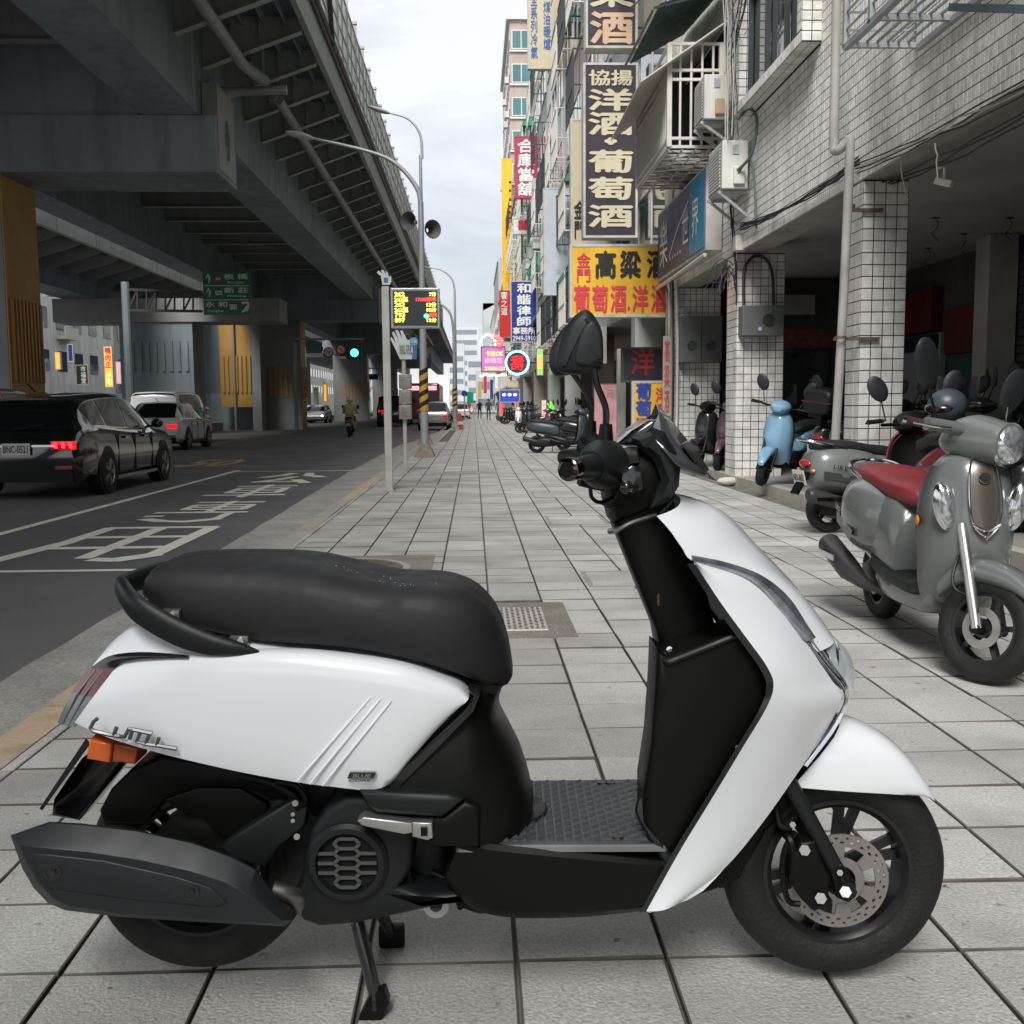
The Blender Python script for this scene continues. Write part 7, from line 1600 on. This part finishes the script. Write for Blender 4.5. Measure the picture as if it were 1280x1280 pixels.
    if case:
        secs([(-1.02, .93, 1.12, .13), (-.98, .9, 1.2, .19), (-.8, .9, 1.22, .2), (-.64, .9, 1.17, .19), (-.6, .93, 1.1, .14)], 12, pw=4).build('top_case', blk2, t, smooth=True)
        MB().box(-1.022, -.6, -.203, .203, 1.035, 1.055).build('case_stripe', lens_r, t, bevel=.01); MB().box(-.95, -.6, -.06, .06, .8, .91).build('case_rack', blk, t)
    MB().tube([(-.25, .1, .25), (-.28, .2, .02)], .01, 6).build('side_stand', blk, t)
    return t
HD = -math.pi/2
scooter2('grey-green retro scooter with a red seat and bronze front panel, nearest on the right', (2.13, 4.76, 0), HD-rd(3), g_pnt, red_seat, blk2, steer=rd(33), classic=True)
scooter2('grey scooter with a black seat piped in tan, nose against the near tiled pillar', (3.75, 9.2, 0), rd(12), mat('paint_khaki_grey', (.14, .15, .145), .35, coat=.4), seat_m, blk, plate='NEX-8652', classic=True, mirrors=False)
scooter2('maroon and silver scooter with a clear-lens tail, behind the red seat of the grey scooter', (3.38, 7.65, .0), rd(82), red_p, seat_m, blk, sport=True, plate='J8T-785', steer=.2, moped=True)
hl = thing('helmet', 'dark glossy helmet resting on the handlebars of a black scooter behind the red-seat scooter', 'helmet', (3.66, 7.95, 1.04))
MB().sph((0, 0, .08), .15, .13, .13, 20, 12).build('shell', gpaint, hl, smooth=True); MB().sph((-.04, -.0, .06), .13, .133, .06, 16, 8).build('visor_band', blkg, hl, smooth=True)
k_ = 0
for lb, loc, hd, pn, kw in (
    ('light blue scooter facing out between the second pillar and the near pillar', (4.05, 13.3, .12), rd(-134), sky_b, dict(steer=.3, roll=-.1)),
    ('black scooter with a red-striped top case, tail towards the pavement', (4.75, 12.9, .12), rd(38), kpaint, dict(case=True, plate='MQH-972', sport=False, roll=.12)),
    ('black scooter with a blue panel beside the top-case scooter, tail out', (4.6, 11.9, .12), rd(38), kpaint, dict(plate='888-HGX', roll=.12)),
    ('plum and blue scooter just left of the second pillar', (4.15, 16.5, .12), rd(-125), purp, dict(steer=.2, roll=-.1)),
    ('black small motorcycle with a round headlamp in front of the third pillar', (4.0, 17.4, .12), rd(-125), kpaint, dict(moped=True, roll=-.1)),
    ('black scooter deep in the near arcade bay, furthest left of the dark ones', (5.2, 9.6, .12), rd(160), kpaint, {}),
    ('black scooter in the near arcade bay behind the helmet', (4.1, 8.0, .0), rd(178), kpaint, {}),
    ('black scooter at the right edge inside the arcade', (5.2, 7.4, .12), rd(185), gpaint, dict(steer=.2)),
    ('dark scooter against the back wall of the near bay', (6.3, 10.8, .12), rd(175), kpaint, {}),
    ('slate grey scooter parked crosswise beyond the main scooter grip', (2.15, 25.2, 0), rd(-10), gpaint, {}),
    ('black scooter just behind the slate grey one', (2.9, 26.6, 0), rd(-20), kpaint, {}),
    ('black scooter with pale legs third in the row behind the slate one', (3.1, 28.4, 0), rd(-30), kpaint, {}),
    ('black scooter squeezed beside the plum one left of the second pillar', (4.5, 16.0, .12), rd(-120), blu_p, dict(roll=-.1)),
    ('black scooter between the light blue one and the top-case scooter', (4.9, 13.7, .12), rd(-140), kpaint, dict(steer=.2, roll=-.1)),
    ('black scooter with its tail out right of the blue-panelled one', (4.9, 11.1, .12), rd(36), gpaint, dict(plate='MTV-330', roll=.1)),
    ('black scooter hard against the drainpipe side of the near pillar', (4.7, 10.9, .12), rd(170), kpaint, {}),
    ('dark scooter fourth in the cluster right of the mirror stems', (3.3, 29.8, 0), rd(-40), gpaint, {}),
    ('pale-fronted scooter fifth in the cluster right of the mirror stems', (3.2, 31.2, 0), rd(-60), kpaint, {}),
    ('black scooter nose-in at the front of the near arcade bay', (5.0, 7.1, .12), rd(10), kpaint, dict(sport=True)),
    ('black scooter behind the maroon one under the arcade', (4.6, 8.75, .12), rd(20), gpaint, dict(sport=True)),
    ('dark scooter deep inside by the dim red panels', (6.0, 12.6, .12), rd(200), gpaint, {}),
    ('dark scooter deep inside by the grey shop panel', (6.2, 14.0, .12), rd(190), kpaint, {}),
    ('dark scooter beside the small red glowing sign', (3.1, 33, 0), rd(200), kpaint, {}),
    ('dark scooter further on past the red glowing sign', (3.0, 36, 0), rd(190), purp, {}),
    ('tiny pale scooter facing the camera far along the arcade', (2.5, 58, 0), rd(-95), car_w, {}),
    ('tiny dark scooter far along the arcade', (3.1, 61, 0), rd(-100), kpaint, {})):
    near = loc[1] < 20
    scooter2(lb, loc, hd, pn, det=near, **kw)
# plinth signs etc near the far arcade
# ---------------------------------------------------------------- people
skin = mat('skin', (.42, .26, .18), .55, var=.05); yj = mat('jacket_yellow', (.42, .36, .1), .7, var=.12, vs=9); dkc = mat('cloth_dark', (.03, .032, .04), .8); hel = mat('helmet_pale', (.5, .5, .46), .3, coat=.5)
def person(label, loc, rz, joints, edges, radii, cloth, helmet=None, hair=True, grp=None):
    t = thing('person', label, 'person', loc, rz, grp)
    me = bpy.data.meshes.new('body'); me.from_pydata(joints, edges, []); o = bpy.data.objects.new('body', me); col.objects.link(o); o.parent = t
    o.modifiers.new('skin', 'SKIN'); sv = me.skin_vertices[0] if me.skin_vertices else None
    if not sv:
        bm = bmesh.new(); bm.from_mesh(me); lay = bm.verts.layers.skin.verify()
        for i, v in enumerate(bm.verts): v[lay].radius = (radii[i], radii[i]*.85); v[lay].use_root = (i == 0)
        bm.to_mesh(me); bm.free()
    else:
        for i, v in enumerate(me.skin_vertices[0].data): v.radius = (radii[i], radii[i]*.85); v.use_root = (i == 0)
    s_ = o.modifiers.new('sub', 'SUBSURF'); s_.levels = 1; s_.render_levels = 2; me.materials.append(cloth); me.shade_smooth()
    hd = joints[3]; MB().sph((hd[0], hd[1], hd[2]+.1), .1, .095, .125, 14, 10).build('head', skin, t, smooth=True)
    if helmet: MB().sph((hd[0]-.01, hd[1], hd[2]+.13), .14, .13, .14, 16, 10).build('helmet', helmet, t, smooth=True)
    else: MB().sph((hd[0]-.015, hd[1], hd[2]+.13), .105, .1, .11, 14, 8).build('hair', blk, t, smooth=True)
    return t
seatJ = [(-.15, 0, .85), (-.13, 0, 1.1), (-.08, 0, 1.33), (-.05, 0, 1.42), (-.08, .2, 1.3), (.05, .27, 1.06), (.3, .3, 1.02), (-.08, -.2, 1.3), (.05, -.27, 1.06), (.3, -.3, 1.02), (-.12, .12, .84), (.25, .2, .72), (.15, .18, .36), (.27, .18, .33), (-.12, -.12, .84), (.25, -.2, .72), (.15, -.18, .36), (.27, -.18, .33)]
seatE = [(0, 1), (1, 2), (2, 3), (2, 4), (4, 5), (5, 6), (2, 7), (7, 8), (8, 9), (0, 10), (10, 11), (11, 12), (12, 13), (0, 14), (14, 15), (15, 16), (16, 17)]
seatR = [.17, .18, .17, .06, .085, .065, .04, .085, .065, .04, .1, .08, .055, .05, .1, .08, .055, .05]
rs = scooter2('black scooter being ridden away up the road by the rider in yellow', (-5.3, 45, -.1), rd(92), kpaint, det=False, name='ridden_scooter', grp='scooters on the road', plate='MDQ-118')
person('rider in a yellow jacket and pale helmet, seen from behind on the road', (-5.3, 45, -.1), rd(92), seatJ, seatE, seatR, yj, hel)
standJ = [(0, 0, .95), (0, 0, 1.2), (.0, 0, 1.42), (.01, 0, 1.52), (0, .19, 1.38), (.02, .24, 1.1), (.1, .22, .85), (0, -.19, 1.38), (-.02, -.24, 1.1), (.03, -.22, .84), (0, .1, .9), (.12, .11, .5), (.06, .11, .08), (.2, .11, .04), (0, -.1, .9), (-.06, -.11, .5), (-.22, -.11, .1), (-.1, -.11, .05)]
standR = [.14, .15, .15, .05, .06, .05, .03, .06, .05, .03, .09, .065, .045, .045, .09, .065, .045, .045]
for lb, x, y, rz, cl in (('person in dark clothes walking along the far pavement, nearest of the walkers', 1.2, 84, 1.5, dkc), ('person in black walking beside the first far walker', .55, 97, -1.4, blk), ('person in blue walking on the far pavement near the lit canopy', 1.9, 78, 1.7, mat('cloth_blue', (.05, .07, .16), .8)), ('person in a pale top far off at the end of the pavement', .1, 110, 1.6, mat('cloth_pale', (.4, .38, .36), .8)), ('person in red far off beside the lamp posts', -.5, 104, 1.4, mat('cloth_red', (.3, .04, .05), .8))):
    person(lb, (x, y, 0), rz, standJ, seatE, standR, cl, grp='walkers far down the pavement')
# plants in pots and a few crates by the far shopfronts
leaf = mat('leaf_green', (.05, .1, .035), .6, var=.3, vs=9)
for lb, x, y in (('bushy green potted plant by the far shopfront', 2.9, 52), ('second potted plant beyond the first, further along the arcade', 3.1, 63)):
    t = thing('potted_plant', lb, 'plant', (x, y, 0)); MB().lathe([(0, 0), (.18, 0), (.24, .4), (.2, .4), (0, .36)], (0, 0, 0), (0, 0, 1), 16).build('pot', mat('pot_clay', (.25, .12, .07), .8), t)
    mb = MB(); r7 = random.Random(int(y))
    for k in range(220):
        a, e, q = r7.uniform(0, 6.28), r7.uniform(-.3, 1.4), r7.uniform(.15, .55); p = Vector((q*math.cos(a)*math.cos(e), q*math.sin(a)*math.cos(e), .75+q*math.sin(e))); u = Vector((r7.uniform(-1, 1), r7.uniform(-1, 1), r7.uniform(-1, 1))).normalized(); v = u.cross(Vector((.3, .5, .8))).normalized()
        mb.add([p, p+u*.07+v*.03, p+u*.15, p+u*.07-v*.03], [(0, 1, 2, 3)])
    mb.build('foliage', leaf, t)['kind'] = 'stuff'

for i in range(9):
    pass
for i, (x, y) in enumerate(((2.6, 44), (2.8, 45.2), (2.7, 47), (2.6, 66), (2.8, 68), (2.5, 71), (2.7, 80), (2.6, 83))):
    scooter2(['black scooter just before the far potted plant', 'dark scooter second before the far potted plant', 'dark scooter third before the far potted plant', 'tiny scooter just past the far canopy plants', 'tiny scooter second past the far canopy plants', 'tiny scooter third past the far canopy plants', 'tiny scooter at the distant end of the row', 'last tiny scooter at the distant end of the row'][i], (x, y, 0), rd(180+15*(i % 3)), [kpaint, gpaint, red_p, kpaint][i % 4], det=False, mirrors=i < 3)
t = thing('traffic_barrier', 'red and white plastic barrier at the kerb by the far wrapped lamp post', 'barrier', (-.75, 52, 0))
MB().add([(-.25, -.2, 0), (.25, -.2, 0), (.25, .2, 0), (-.25, .2, 0), (-.12, -.06, .8), (.12, -.06, .8), (.12, .06, .8), (-.12, .06, .8)], [(0, 1, 5, 4), (1, 2, 6, 5), (2, 3, 7, 6), (3, 0, 4, 7), (4, 5, 6, 7)]).build('body', mat('barrier_red', (.5, .06, .03), .5), t)
MB().box(-.2, .2, -.17, -.14, .25, .4).build('band', whl, t)
for i, (px, py0, py1, Y, m) in enumerate(((604, 470, 492, 140, redb), (612, 474, 500, 125, blub), (597, 478, 498, 160, mat('sign_olive', ())), (618, 470, 486, 110, whl), (634, 476, 484, 85, cream))):
    sign('distant_sign', ['tiny red sign above the distant crossing', 'tiny blue sign in the distant row', 'tiny olive sign furthest down the street', 'tiny white sign left of the blue canopy', 'small cream board above the blue canopy'][i], px, py0, px+5+3*(i == 4)*3, py1, Y, m, [], .3, arms=False)

for i, (px0, py0, px1, py1, Y, m, tx_) in enumerate(((68, 440, 76, 462, 70, em('lit_orange'), '小館'), (144, 452, 152, 480, 84, em('lit_pink'), '藥局'), (84, 430, 92, 452, 72, blub, '牙醫'), (284, 452, 291, 468, 97, em('lit_blue'), '茶'), (380, 478, 386, 500, 130, em('lit_pink'), '髮'), (392, 484, 398, 506, 126, whl, '麵'), (404, 480, 409, 502, 128, em('lit_orange'), '書'))):
    osign('hanging_sign', ['small lit orange sign at the left edge of the gap under the ramp', 'pink lit sign right of the orange vertical sign under the ramp', 'little blue clinic sign above the black brush sign', 'small blue lit square right of the orange-blue pair', 'pink lit sign deep in the central gap under the viaduct', 'white sign deep in the central gap under the viaduct', 'orange lit sign deep in the central gap under the viaduct'][i], px0, py0, px1, py1, Y, m, [])
